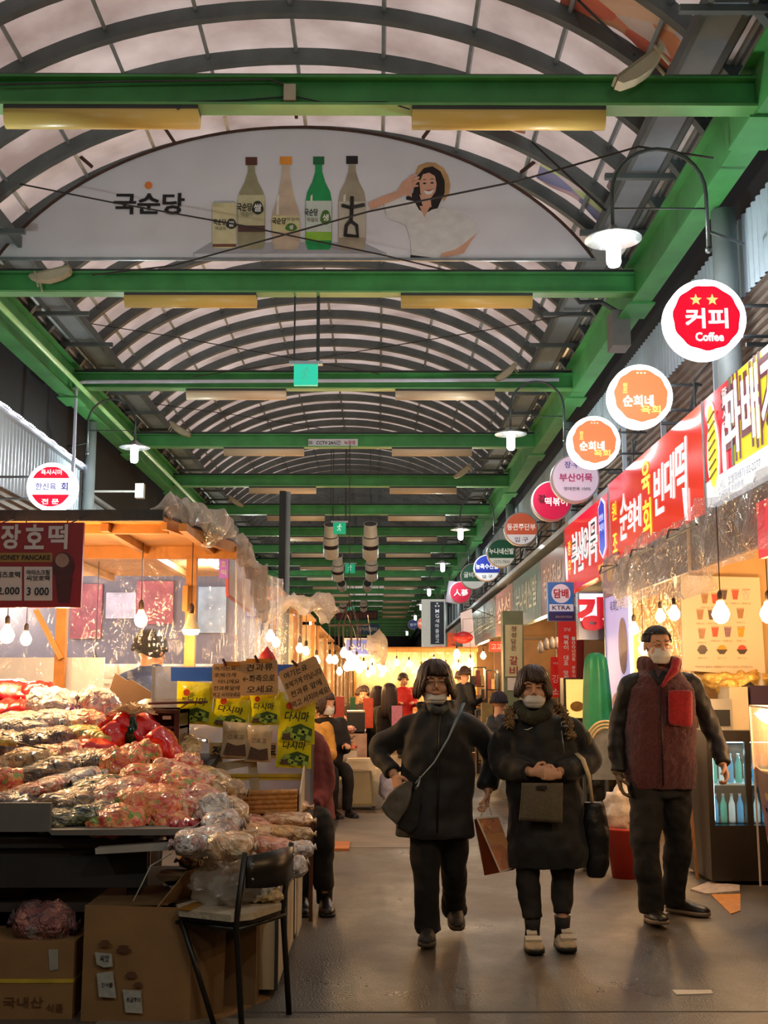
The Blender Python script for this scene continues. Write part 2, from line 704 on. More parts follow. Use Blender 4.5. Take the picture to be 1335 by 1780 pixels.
def cross_beam(k):
    y = YB(k)
    t = thing('cross_beam', beam_lab.get(k, 'green steel cross beam spanning the arcade roof far down the row'), 'beam', (XC, y, ZB - 0.11), None if k in beam_lab else RODS)
    b = B(m_green)
    b.bb(XL, XR, y - 0.01, y + 0.01, ZB - 0.10, ZB + 0.10)
    b.bb(XL, XR, y - 0.08, y + 0.08, ZB + 0.095, ZB + 0.115)
    b.build('web', t)
    B(m_green_lit).bb(XL, XR, y - 0.08, y + 0.08, ZB - 0.115, ZB - 0.095).build('bottom_flange', t)
    if k < 9:
        B(m_dsteel).tube([(XL, y + 0.02, ZB + 0.15), (XR, y + 0.02, ZB + 0.15)], 0.026).build('top_pipe', t)
    if k == 0:
        q = P(504, 163, y - 0.06)
        B(m_box).box(q, (0.085, 0.06, 0.12)).build('junction_box', t, label='cream junction box')
        b = B(m_dsteel)
        b.tube([P(495, 168, y - .03), P(420, 174, y - .03), P(330, 177, y - .03), P(308, 190, y - .09)], 0.006, 5)
        b.tube([P(513, 168, y - .03), P(560, 178, y - .03), P(670, 177, y - .03), P(712, 190, y - .09)], 0.006, 5)
        b.tube([P(500, 150, y - .04), P(470, 138, y - .1), P(200, 142, y - .1), P(0, 147, y - .1)], 0.008, 5)
        b.build('cable', t)
    return t


for k in range(0, 23):
    cross_beam(k)

# strip lights under the beams
m_cover = mat('cream plastic light cover', '#e8c66e', 0.35, 0.05, 3)
m_cover2 = mat('pale cream plastic light cover', '#e6cfae', 0.35, 0.05, 3)


def strip_light(k, side, m, lab, group=None):
    y = YB(k)
    xc = -1.97 if side < 0 else 0.93
    t = thing('strip_light', lab, 'strip light', (xc, y, ZB - 0.25), group)
    w = 1.38
    b = B(m, True)
    rg = []
    for x in (xc - w / 2, xc + w / 2):
        rg.append([(x, y + 0.075 * math.cos(a), ZB - 0.145 - 0.115 * math.sin(a)) for a in [PI * i / 10 for i in range(11)]])
    b.rings(rg)
    b.build('cover', t)
    b = B(m_dsteel)
    b.bb(xc - w / 2, xc + w / 2, y - 0.075, y + 0.075, ZB - 0.145, ZB - 0.117)
    b.build('housing', t)
    return t


sl_names = ['under the green beam closest overhead', 'under the green beam just below the banner', 'on the beam behind the teal sign', 'on the beam with the camera notice', 'on the beam after the camera notice']
for k in range(0, 16):
    for s in (-1, 1):
        wh = 'left' if s < 0 else 'right'
        if k < 5:
            strip_light(k, s, m_cover if k < 2 else m_cover2, 'cream strip light %s, the %s of two' % (sl_names[k], wh))
        else:
            strip_light(k, s, m_cover2, 'cream strip light under a green beam far down the arcade', 'far strip lights')

# big arched banner
YBAN = 11.60
m_ban = mat('grey white banner vinyl', '#e0e0e8', 0.5, 0.05, 1.5, 0.25, 5)
ban = thing('arched_banner', 'huge arched grey white advertising banner with bottles and a woman in a hat', 'banner', (-.87, YBAN, 5.88))
_cx, _zt = -.87, 7.36
pts = []
for i in range(49):
    a = -1.112 + 2.224 * i / 48
    pts.append((_cx + 3.52 * math.sin(a), YBAN, _zt - 2.67 * (1 - math.cos(a))))
pts.append((pts[-1][0], YBAN, 5.87)); pts.insert(0, (pts[0][0], YBAN, 5.87))
B(m_ban).poly(pts, (0, 0.03, 0)).build('banner_sheet', ban)
b = B(m_rust)
b.tube(pts[1:-1], 0.018, 6)
b.use(m_galv).bar(Vector(pts[0]) - Vector((0, .02, 0)), Vector(pts[-1]) - Vector((0, .02, 0)), 0.03, 0.03)
b.build('banner_frame', ban)
b = B(m_rust)
for px, py in ((160, 290), (305, 250), (515, 205), (735, 240), (905, 300)):
    q = P(px, py, YBAN)
    b.bar(q, q + Vector(((q.x - _cx) * .12, .02, .24)), 0.035, 0.035)
b.build('banner_bracket', ban)
YP = YBAN - 0.004


def bp_poly(b, pts, lift=0.0):
    b.poly([P(x, y, YP - lift) for x, y in pts])


XX, ZZ = (1, 0, 0), (0, 0, 1)


def btext(b, s, px, py, hpx, off=0.0, wpx=None, lift=0.004, **kw):
    t = YP / (_cp - (890 - py) / FPX * _sp)
    b.text(s, P(px, py, YP - lift), XX, ZZ, hpx * t / FPX, off, None if wpx is None else wpx * t / FPX, lift=0.001, **kw)


m_ink = mat('black print', '#17171c', 0.5, 0.05)
m_or = mat('orange print', '#ef8432', 0.5, 0.05)
b = B(m_ink)
btext(b, '국순당', 259, 354, 38, 0.03, 122)
b.use(m_or).poly([P(258 + 6.5 * math.cos(a), 322 + 6.5 * math.sin(a), YP - .006) for a in [-2 * PI * i / 18 for i in range(18)]])
b.build('logo', ban, label='black lettered logo with an orange dot')
b = B(mat('pale grey shelf print', '#a9a9b2', 0.5, 0.05))
bp_poly(b, [(335, 440), (366, 421), (630, 421), (672, 440), (668, 453), (339, 453)])
b.use(mat('white shelf edge print', '#d5d5da', 0.5, 0.05))
bp_poly(b, [(337, 441), (670, 441), (668, 454), (339, 454)], .003)
b.build('printed_shelf', ban)


def bottle(cx, top, bot, wpx, capc, bodyc, labc, lt, lb, words, shape='b', name='printed_bottle', stripe=None, ink=m_ink):
    h = bot - top
    w = wpx / 2
    if shape == 'b':
        prof = [(.26, 0), (.28, .07), (.25, .10), (.27, .16), (.50, .27), (.88, .38), (1.0, .48), (1.0, .90), (.92, .97), (.80, 1.0)]
        bulge = [(a * w, top + f * h) for a, f in prof]
    elif shape == 'c':
        prof = [(.26, 0), (.28, .07), (.25, .10), (.28, .2), (.55, .42), (.95, .62), (1.0, .72), (.95, .92), (.80, 1.0)]
        bulge = [(a * w, top + f * h) for a, f in prof]
    else:
        bulge = [(.82 * w, top), (w, top + .06 * h), (w, top + .94 * h), (.85 * w, bot)]
    m1 = mat('print ' + bodyc, bodyc, 0.4, 0.18, 5)
    b = B(m1)
    bp_poly(b, [(cx + a, y) for a, y in bulge][::-1] + [(cx - a, y) for a, y in bulge], .003)
    b.use(mat('print highlight', '#e6e2d4', 0.4, 0.1))
    if shape != 'can':
        bp_poly(b, [(cx - w * .62, top + h * .42), (cx - w * .46, top + h * .40), (cx - w * .5, top + h * .62), (cx - w * .66, top + h * .62)][::-1], .004)
        b.use(mat('print ' + capc, capc, 0.4, 0.1))
        bp_poly(b, [(cx - w * .42, top - 1), (cx + w * .42, top - 1), (cx + w * .42, top + 13), (cx - w * .42, top + 13)][::-1], .004)
    else:
        b.use(mat('print silver', '#b8b8ba', .4, .1))
        bp_poly(b, [(cx - w * .82, top), (cx + w * .82, top), (cx + w, top + 4), (cx - w, top + 4)][::-1], .004)
    b.use(mat('print ' + labc, labc, 0.5, 0.08))
    bp_poly(b, [(cx - w * .97, lt), (cx + w * .97, lt), (cx + w * .97, lb), (cx - w * .97, lb)][::-1], .005)
    if stripe:
        b.use(mat('print ' + stripe[0], stripe[0], .5, .1))
        bp_poly(b, [(cx - w * .97, stripe[1]), (cx + w * .97, stripe[1]), (cx + w * .97, stripe[2]), (cx - w * .97, stripe[2])][::-1], .006)
    for (s, dx, py, hp, wp, mm) in words:
        b.use(mm)
        btext(b, s, cx + dx, py, hp, 0.02, wp, lift=.008)
    return b.build(name, ban)


m_dk = mat('dark olive print', '#2d3326', 0.5, 0.1)
m_yg = mat('pale grey print', '#8f8f78', 0.5, 0.1)
m_wh = mat('white print', '#f0f0ee', 0.5, 0.03)


def blob(b, cx, cy, rx, ry, lift):
    b.poly([P(cx + rx * math.cos(a) * (1 + .12 * math.sin(3 * a)), cy + ry * math.sin(a), YP - lift) for a in [-2 * PI * i / 20 for i in range(20)]])


x = bottle(437, 274, 433, 48, '#5c3225', '#9a9576', '#c9c49c', 339, 402, [('국순당', -12, 360, 15, 26, m_ink), ('막걸리', -8, 372, 8, 20, m_yg)], stripe=('#5a3f38', 392, 403))
b = B(m_dk); blob(b, 448, 361, 10, 12, .009); b.use(m_wh); btext(b, '쌀', 448, 361, 14, .03, lift=.012); b.build('printed_badge', ban)
bottle(390, 349, 432, 42, '#888', '#d6cfa2', '#ddd6ac', 360, 424, [('국순당', -8, 386, 11, 22, m_ink), ('막걸리', -7, 397, 7, 18, m_yg)], 'can', 'printed_can', ('#7c4a3c', 424, 429))
b = B(m_dk); blob(b, 402, 389, 9, 9, .009); b.use(m_wh); btext(b, '쌀', 402, 389, 10, .03, lift=.012); b.build('printed_badge', ban)
bottle(497, 273, 434, 50, '#f09a33', '#cdb9a2', '#d9d2a0', 375, 403, [('국순당', -12, 384, 12, 24, m_ink), ('막걸리', 12, 381, 6, 22, m_yg)], 'c')
b = B(mat('green print', '#4c7d28', .5, .15)); blob(b, 506, 395, 10, 7, .009); b.use(m_wh); btext(b, '생', 506, 395, 8, .03, lift=.012); b.build('printed_badge', ban)
bottle(554, 273, 434, 46, '#1c6b41', '#1d9a55', '#cfdcd4', 349, 403, [('국순당', -13, 369, 13, 23, m_ink), ('막걸리', -11, 382, 8, 18, m_yg)], stripe=('#8fc63f', 403, 418))
b = B(mat('green print', '#4c7d28')); blob(b, 566, 378, 9, 13, .009); b.use(m_wh); btext(b, '생', 566, 378, 12, .03, lift=.012); b.build('printed_badge', ban)
bottle(612, 272, 434, 48, '#1c1a1f', '#a79b86', '#c8c1b0', 350, 413, [])
b = B(m_ink)
for st in ([(594, 357), (610, 361), (634, 356)], [(612, 342), (611, 372), (609, 388)], [(609, 384), (602, 392), (600, 411)], [(609, 384), (620, 392), (622, 411), (600, 409)]):
    b.tube([P(x, y, YP - .009) for x, y in st], 0.02, 6)
b.build('printed_character', ban)

# the printed woman in a straw hat
m_skin_p = mat('printed skin', '#d9a68c', .5, .08, 6)
m_hair_p = mat('printed dark hair', '#1e1718', .5, .15)
m_blouse = mat('printed white blouse', '#dedede', .5, .09, 9)
m_straw = mat('printed straw hat', '#c29a68', .5, .15, 8)
fw = thing  # shorthand not used further
b = B(m_straw); bp_poly(b, [(722, 300), (727, 288), (742, 282), (757, 283), (771, 292), (779, 305), (783, 322), (780, 338), (772, 350), (758, 330), (740, 298), (724, 304)][::-1], .003)
b.build('printed_hat', ban)
b = B(m_hair_p); bp_poly(b, [(726, 305), (737, 292), (752, 289), (766, 298), (773, 315), (773, 335), (765, 352), (758, 368), (745, 373), (736, 366), (716, 365), (706, 355), (706, 342), (718, 335), (722, 320)][::-1], .005)
b.build('printed_hair', ban)
b = B(m_skin_p)
bp_poly(b, [(729, 318), (735, 303), (746, 300), (756, 306), (759, 320), (757, 333), (750, 343), (740, 345), (731, 336)][::-1], .007)
bp_poly(b, [(729, 338), (748, 340), (750, 360), (736, 362)][::-1], .0055)
bp_poly(b, [(640, 352), (664, 341), (690, 332), (700, 316), (712, 308), (722, 306), (728, 312), (716, 332), (716, 343), (705, 338), (690, 346), (664, 357), (645, 366)][::-1], .0065)
for fx in ((712, 308, 724, 303), (716, 312, 729, 308), (717, 318, 730, 314), (716, 324, 727, 323)):
    b.tube([P(fx[0], fx[1], YP - .008), P(fx[2], fx[3], YP - .008)], .011, 6)
bp_poly(b, [(778, 447), (806, 440), (822, 415), (832, 402), (818, 400), (806, 418), (790, 432), (757, 437), (757, 446)][::-1], .0045)
b.build('printed_skin', ban)
b = B(m_blouse)
bp_poly(b, [(667, 352), (690, 344), (720, 350), (728, 364), (738, 372), (752, 364), (770, 360), (796, 366), (822, 384), (833, 402), (818, 414), (806, 424), (790, 434), (768, 440), (760, 453), (715, 446), (714, 420), (706, 392), (690, 385), (672, 378)][::-1], .0055)
b.use(m_skin_p); bp_poly(b, [(729, 358), (748, 358), (738, 378)][::-1], .0065)
b.use(m_ink); bp_poly(b, [(714, 443), (760, 449), (758, 454), (712, 454)][::-1], .0065)
b.build('printed_blouse', ban)
b = B(m_ink)
for cx_, cy_ in ((738, 319), (751, 318)):
    bp_poly(b, [(cx_ - 4, cy_), (cx_, cy_ - 2), (cx_ + 4, cy_), (cx_, cy_ + 1.5)][::-1], .009)
    bp_poly(b, [(cx_ - 5, cy_ - 6), (cx_, cy_ - 8), (cx_ + 5, cy_ - 6), (cx_, cy_ - 6.5)][::-1], .009)
b.use(m_wh); bp_poly(b, [(736, 331), (746, 333), (755, 329), (750, 337), (741, 338)][::-1], .009)
b.use(mat('printed lips', '#b8434a', .5, .1)); bp_poly(b, [(735, 330), (746, 332), (756, 328), (746, 330)][::-1], .010)
b.build('printed_face', ban)

# hanging wires across the arch
b = B(mat('dark wire', '#2a2320', .6)); b.tube([P(0, 313, 11.2), P(190, 351, 11.2), P(420, 392, 11.2), P(668, 444, 11.2), P(900, 500, 12)], 0.009, 5)
b.build('overhead_wire', label='dark wire sloping down across the banner from its upper end on the wall', cat='wire')
b = B(MATS['dark wire']); b.tube([P(160, 478, 11.3), P(300, 462, 11.1), P(640, 368, 10), P(900, 315, 9), P(1110, 255, 8.6), P(1240, 275, 8.4)], 0.009, 5)
b.build('overhead_wire', label='dark wire rising across the banner towards the goose-neck lamp', cat='wire')
for pts_, l in (([P(0, 538, 15), P(300, 585, 15), P(660, 650, 15.3)], 'thin grey wire sloping beneath the second green beam'),
                ([P(335, 655, 15), P(520, 628, 14.6), P(840, 575, 13.5), P(1000, 545, 12.5)], 'thin grey wire rising past the teal sign'),
                ([P(180, 690, 19), P(400, 720, 19), P(560, 745, 19)], 'thin wire sloping above the camera notice')):
    B(MATS['dark wire']).tube(pts_, 0.007, 5).build('overhead_wire', label=l, cat='wire')
# short diagonal braces up in the roof
for a_, b_, l in (((1005, 0), (1103, 95), 'black rod brace beside the floodlight overhead'), ((925, 247), (1052, 365), 'black rod brace right of the banner woman')):
    B(m_black).tube([P(*a_, 8.6 if a_[1] < 100 else 10.6), P(*b_, 7.9 if a_[1] < 100 else 10.0)], [.010, .014], 6).build('rod_brace', label=l, cat='brace')

# coloured glare and reflections on the roof sheets, painted as thin patches
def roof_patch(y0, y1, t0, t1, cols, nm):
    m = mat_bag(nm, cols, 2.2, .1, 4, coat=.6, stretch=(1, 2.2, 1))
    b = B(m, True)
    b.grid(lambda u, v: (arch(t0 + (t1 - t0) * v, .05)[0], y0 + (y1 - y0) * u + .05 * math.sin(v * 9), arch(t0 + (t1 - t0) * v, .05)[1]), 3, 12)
    b.build('trim_roof_glare', kind='structure')


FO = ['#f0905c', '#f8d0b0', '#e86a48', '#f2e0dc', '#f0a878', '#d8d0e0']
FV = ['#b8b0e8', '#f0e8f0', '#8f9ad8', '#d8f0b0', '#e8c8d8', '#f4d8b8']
for y0, t0, t1, c, nm in ((8.2, .62, .95, FO, 'orange roof glare'), (9.0, .52, .70, FO, 'orange roof glare'), (10.5, .95, 1.25, FO, 'orange roof glare'), (11.25, .58, .88, FV, 'pale violet roof glare'),
                          (10.5, .50, .66, FV, 'pale violet roof glare'), (12.9, .45, .60, FV, 'pale violet roof glare'), (8.9, 2.55, 2.70, FO, 'orange roof glare'), (15.2, 2.05, 2.2, FO, 'orange roof glare')):
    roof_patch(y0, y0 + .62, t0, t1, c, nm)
# ================================================================ WALLS
m_corr = mat('pale corrugated sheet', '#b6c6d4', 0.35, 0.14, 2, metal=0.2)
m_louv = mat('weathered louvre', '#8d8076', 0.5, 0.25, 4, 0.2, 30, metal=0.2)
m_dark = mat('shaded void wall', '#15161a', 0.8, 0.3, 2)  # near-black colour stands in for the shade of the void beside the arcade
m_shopw = mat('shop back wall', '#a58a6a', 0.7, 0.2, 2)


def corrug(name, x, y0, y1, z0, z1, pitch, amp, m, horizontal=False):
    b = B(m)
    if not horizontal:
        n = int((y1 - y0) / pitch * 4)
        pts = []
        for i in range(n + 1):
            y = y0 + (y1 - y0) * i / n
            pts.append((x + (0, amp, amp, 0)[i % 4], y))
        for i in range(n):
            (xa, ya), (xb, yb) = pts[i], pts[i + 1]
            b.add([(xa, ya, z0), (xb, yb, z0), (xb, yb, z1), (xa, ya, z1)], [(0, 1, 2, 3)])
    else:
        n = int((z1 - z0) / pitch)
        for i in range(n):
            za, zb = z0 + (z1 - z0) * i / n, z0 + (z1 - z0) * (i + 1) / n
            b.add([(x, y0, za), (x, y1, za), (x + amp, y1, zb), (x + amp, y0, zb)], [(0, 1, 2, 3)])
            b.add([(x + amp, y0, zb), (x + amp, y1, zb), (x, y1, zb), (x, y0, zb)], [(0, 1, 2, 3)])
    return b.build(name, kind='structure')


corrug('wall_right_sheeting', 3.02, 5, 45, 4.62, 5.3, 0.12, 0.035, m_corr)
corrug('wall_right_louvres', 3.04, 5, 45, 3.66, 4.62, 0.085, 0.05, m_louv, True)
b = B(m_dark)
b.bb(3.12, 3.2, -6, 98, 2.75, 6.6)
b.bb(5.2, 5.3, -6, 98, 0, 2.8)
b.bb(2.64, 5.25, -6, 98, 2.72, 2.8)
b.bb(2.7, 3.2, -6, 98, 6.4, 6.5)
b.build('wall_right', kind='structure')
b = B(m_corr)
b.bb(2.62, 3.05, 5, 60, 3.60, 3.68)
for k in range(30):
    b.bb(2.95, 3.0, 6 + k * 1.9, 6.03 + k * 1.9, 3.66, 4.7)
b.build('trim_sign_ledge', kind='structure')
b = B(m_dsteel)
for k in range(12):
    y = 7.4 + k * 2.6
    b.tube([(2.98, y, 4.9), (2.98, y, 4.3), (2.9, y + .25, 4.2), (2.9, y + .25, 3.7)], 0.012, 5)
    b.bar((2.9, y + .5, 3.9), (3.0, y + .5, 4.25), .03, .03)
    b.bar((2.75, y + .9, 3.95), (3.04, y + .9, 3.95), .03, .03)
b.build('trim_wall_brackets', kind='structure')

corrug('wall_left_sheeting', -4.42, 6, 17, 3.75, 4.6, 0.13, -0.035, m_corr)
corrug('wall_left_far_sheeting', -4.40, 17, 40, 3.3, 4.25, 0.13, -0.035, m_corr)
corrug('wall_left_louvres', -4.44, 6, 17, 2.7, 3.75, 0.09, -0.05, m_louv, True)
b = B(m_dark)
b.bb(-4.8, -4.7, -6, 98, 2.6, 6.6)
b.bb(-6.6, -6.5, -6, 98, 0, 2.8)
b.bb(-6.5, -4.5, -6, 98, 2.62, 2.7)
b.bb(-4.8, -4.2, -6, 98, 6.4, 6.5)
b.build('wall_left', kind='structure')
b = B(m_corr)
b.bar((-4.38, 17, 4.3), (-4.38, 40, 4.3), .08, .05)
b.bar((-4.3, 17, 3.95), (-4.3, 40, 3.95), .05, .05)
b.bar((-4.40, 6, 4.62), (-4.40, 17, 4.62), .09, .05)
b.build('trim_wall_left_rails', kind='structure')
B(m_dark).bb(-6.6, 5.3, -6.1, -6, 0, 7.6).build('wall_back_blocker', kind='structure')  # added end wall, unseen, keeps sky light out from behind the camera
B(m_dark).bb(-6.6, 5.3, 98, 98.1, 0, 7.6).build('wall_far', kind='structure')

# glowing string along the top of the left wall
m_led = mat('white light beads', '#f4f0ff', 0.4, 0, em=14, emcol='#efeaff')
b = B(m_led)
for i in range(110):
    y = 8.6 + i * 0.078
    b.box((-4.34, y, 4.655 + .006 * math.sin(i)), (0.02, 0.02, 0.02))
b.use(m_dsteel).tube([(-4.34, 8.5, 4.645), (-4.34, 17.2, 4.645)], 0.005, 4)
b.build('led_string', label='string of white light beads along the top of the corrugated wall', cat='string lights')

# ================================================================ COLUMNS, GOOSE-NECK LAMPS
m_col = mat('weathered grey column', '#7d8588', 0.5, 0.2, 3)
for i in range(9):
    y = 9.05 + 7.75 * i
    for sx, x in ((1, 2.86), (-1, -4.28)):
        b = B(m_col, True).tube([(x, y, 2.8 if sx > 0 else 0), (x, y, ZB - .3)], 0.10 if sx > 0 else 0.085, 16)
        b.build('trim_column', kind='structure')

m_shade = mat('lamp shade metal', '#a8b0b2', 0.25, 0.1, 4, metal=0.7)
m_tube_em = mat('white lamp glow', '#f6fffb', 0.3, 0, em=30, emcol='#f2fff6')
m_arm = mat('dark lamp arm', '#565d5d', 0.35, 0.15, 5, metal=0.6)


def goose(xl, xa, y, zl, lab, light=True, group=None):
    """xl lamp x, xa arm foot x, zl bulb height"""
    t = thing('gooseneck_lamp', lab, 'lamp', (xa, y, zl + .05), group)
    r = abs(xa - xl) / 2
    s = 1 if xa > xl else -1
    xm = (xa + xl) / 2
    zt = zl + 0.48
    pts = [(xa, y, zl + .05), (xa, y, zt)]
    pts += [(xm + s * r * math.cos(a), y, zt + r * math.sin(a)) for a in [PI * i / 14 for i in range(1, 14)]]
    pts += [(xl, y, zt), (xl, y, zl + .2)]
    b = B(m_arm, True).tube(pts, 0.016, 8)
    b.tube([(xl, y, zt - .12), (xa, y, zt - .12)], 0.007, 6)
    b.tube([(xa, y, zl + .18), (xa + s * .35, y + .25, zl + .18)], 0.012, 6)
    b.ball((xa, y, zl + .03), .028, 10, 6)
    b.build('arm', t)
    b = B(m_shade, True)
    b.lathe([(.03, zl + .22), (.05, zl + .19), (.10, zl + .165), (.215, zl + .115), (.215, zl + .108), (.10, zl + .15), (.03, zl + .17)], (xl, y, 0), 28)
    b.build('lamp_shade', t)
    b = B(m_tube_em, True)
    b.lathe([(.02, .15), (.045, .13), (.055, .09), (.055, -.07), (.04, -.10), (.01, -.11)][::-1], (xl, y, zl), 14)
    b.build('bulb', t, label='glowing white bulb')
    if light:
        lamp('lamp_light', (xl, y, zl - .16), 95 if y < 3 else 60, (.90, 1.0, .95), 0.06, t)
    return t


rl = {0: 'goose-neck lamp with a glowing white bulb in front of the banner', 1: 'goose-neck lamp above the pale round fishcake signs',
      2: 'goose-neck lamp with white bulb beyond the orange round sign'}
for i, y in enumerate((8.3, 15.1, 24.6, 31.5, 40, 47.5, 55, 63, 71)):
    goose(1.78, 2.50, y, 4.66, rl.get(i, 'small white goose-neck lamp far down the shop sign side'), i < 6, None if i in rl else 'far goose-neck lamps over the shop signs')
for i, y in enumerate((16.0, 31, 41, 50, 59)):
    goose(-3.45, -4.12, y, 4.66, {0: 'goose-neck lamp over the corrugated wall across from the shop signs', 1: 'white goose-neck lamp seen beside the draped plastic of the pancake stall'}.get(i, 'small white goose-neck lamp far down the food stall side'), i < 3, None if i < 2 else 'far goose-neck lamps over the food stalls')

goose(1.78, 2.50, .8, 4.66, 'added unseen goose-neck lamp lighting the near beams, shop front side')  # this and the next two lamps are added out of view to brighten the beams
goose(-3.45, -4.12, 8.2, 4.66, 'added unseen goose-neck lamp lighting the beams above the stall canopy')
goose(-3.45, -4.12, .4, 4.66, 'added unseen goose-neck lamp lighting the near beams, food stall side')

# ================================================================ FLOODLIGHTS, SIGNS IN THE ROOF
m_cream = mat('aged cream enamel', '#b0a890', 0.4, 0.15, 6)
m_creamd = mat('aged cream rim', '#8d876f', 0.5, 0.15, 6)


def floodlight(px, py, y, s, lab, flip=1, rot=0.35):
    c = P(px, py, y)
    t = thing('floodlight', lab, 'floodlight', c)
    M = Matrix.Rotation(-rot * flip, 3, 'Y')

    def q(x, yy, z):
        return c + M @ (Vector((x * flip, yy, z)) * s)
    b = B(m_cream)
    outline = [(-.48, -.13), (-.40, -.20), (-.15, -.20), (.15, -.12), (.38, .04), (.5, .2), (.46, .24), (.38, .2)]
    o2 = outline + [(-.44, -.08)]
    b.poly([q(x, -.14, z) for x, z in o2][::-1 if flip > 0 else 1], M @ Vector((0, .28 * s, 0)))
    b.build('housing', t)
    B(m_creamd).poly([q(-.47, -.15, -.09), q(.40, -.15, .21), q(.44, -.15, .25), q(-.5, -.15, -.05)], (0, .30 * s, 0)).build('glass_frame', t)
    b = B(m_cream)
    b.bar(q(.30, -.17, .22), q(.42, -.17, -.16), .06 * s, .03 * s)
    b.bar(q(.30, .17, .22), q(.42, .17, -.16), .06 * s, .03 * s)
    kb = min(range(23), key=lambda i: abs(YB(i) - y))
    b.bar(c, (c.x, YB(kb), ZB + .1), .03, .03)
    b.build('bracket', t)
    return t


floodlight(1112, 120, 7.45, .42, 'cream floodlight tilted over the closest green beam')
floodlight(90, 478, 11.45, .42, 'cream floodlight hanging below the banner corner', -1, -.55)
floodlight(880, 648, 15.4, .36, 'cream floodlight above the beam with the white pipe')
floodlight(313, 747, 19.3, .42, 'cream floodlight beside the beam with the camera notice', -1, .25)
floodlight(804, 820, 22.9, .42, 'cream floodlight above the beam after the camera notice')
floodlight(410, 872, 27.0, .42, 'small cream floodlight over the draped plastic roof', -1, .3)


def frontal(px0, py0, px1, py1, Y):
    a, c = P(px0, py0, Y), P(px1, py1, Y)
    return a.x, c.x, c.z, a.z


def exit_sign(px0, py0, px1, py1, Y, lab, hang, lit=1.0, group=None):
    x0, x1, z0, z1 = frontal(px0, py0, px1, py1, Y)
    w, h = x1 - x0, z1 - z0
    t = thing('exit_sign', lab, 'exit sign', ((x0 + x1) / 2, Y, z0), group)
    mm = mat('teal green lit panel %.1f' % lit, '#18a884' if lit > .5 else '#1a9c6e', .4, .04, em=lit, emcol='#2fbf9f' if lit > .8 else '#18a070')
    B(mm).bb(x0, x1, Y, Y + .06, z0, z1).build('panel', t)
    b = B(m_corr)
    b.bb(x0 - .05, x1 + .05, Y - .01, Y + .07, z1, z1 + .035)
    b.build('top_rail', t)
    b = B(m_dsteel)
    b.tube([(x0, Y + .03, z1 + .03), (x0, Y + .03, hang)], .010, 6)
    b.tube([(x1, Y + .03, z1 + .03), (x1, Y + .03, hang)], .018, 6)
    b.build('hanger', t)
    # running figure
    c = Vector(((x0 + x1) / 2, Y - .004, (z0 + z1) / 2))
    k = h * .9
    b = B(mat('white sign figure %.1f' % lit, '#eafff4' if lit < .9 else '#58c8ac', .4, 0, em=lit * .8 if lit < .9 else .5, emcol='#bff5e0' if lit < .9 else '#38c4a4'))
    b.ball(c + Vector((.05 * k, 0, .33 * k)), (.07 * k, .003, .07 * k), 10, 6)
    for st in ([(.03, .25), (-.04, .0)], [(.02, .22), (-.14, .16), (-.2, .05)], [(.03, .22), (.14, .12), (.22, .15)], [(-.04, .0), (.08, -.1), (.04, -.3)], [(-.04, .0), (-.12, -.18), (-.26, -.2)]):
        b.tube([c + Vector((x * k, 0, z * k)) for x, z in st], .035 * k, 5, flat=.1, up=(0, 1, 0))
    b.build('pictogram', t)
    return t


exit_sign(511, 633, 552, 669, 11.68, 'teal lit running-man exit sign hanging below the beam under the banner', ZB - .1, .95)
exit_sign(579, 908, 601, 928, 27.0, 'green exit sign hanging in front of the upper white air blowers', 7.5, .6)
exit_sign(600, 980, 617, 996, 38.0, 'green exit sign between the lower white air blowers', 7.5, .6)
exit_sign(603, 1054, 616, 1061, 58.0, 'tiny green exit sign above the dark display boards', 7.5, .5)

x0, x1, z0, z1 = frontal(536, 763, 622, 776, YB(3) - .05)
t = thing('camera_notice', 'white CCTV notice plate on a green beam', 'sign', ((x0 + x1) / 2, YB(3) - .05, z0))
B(mat('white notice plate', '#d9dbe0', .5, .05)).bb(x0, x1, YB(3) - .05, YB(3) - .02, z0, z1).build('plate', t)
b = B(m_ink).text('CCTV 24시간', ((x0 + x1) / 2 - .08, YB(3) - .052, (z0 + z1) / 2), XX, ZZ, (z1 - z0) * .6, .02, .42, lift=.002)
b.use(mat('red print', '#b03a45', .5, .05)).text('녹화중', ((x0 + x1) / 2 + .29, YB(3) - .052, (z0 + z1) / 2), XX, ZZ, (z1 - z0) * .55, .02, .2, lift=.002)
b.use(m_ink).text('▥', ((x0 + x1) / 2 - .39, YB(3) - .052, (z0 + z1) / 2), XX, ZZ, (z1 - z0) * .4, .02, .06, lift=.002)
b.build('lettering', t)

# white conduit along the third beam, down the wall
B(mat('white conduit', '#c8d0e4', .4, .08)).tube([P(124, 850, 15.3), P(128, 800, 15.35), P(133, 666, 15.4), P(150, 664, 15.45), (2.5, 15.45, ZB)], 0.025, 8).build('conduit_pipe', label='long white conduit pipe clipped across a green beam and down the wall', cat='pipe')

# air blowers: pairs of banded white tubes
m_wht = mat('white enamel', '#d8cfc0', .35, .08, 6)
m_band = mat('dark maroon band', '#2c1c22', .5, .1)


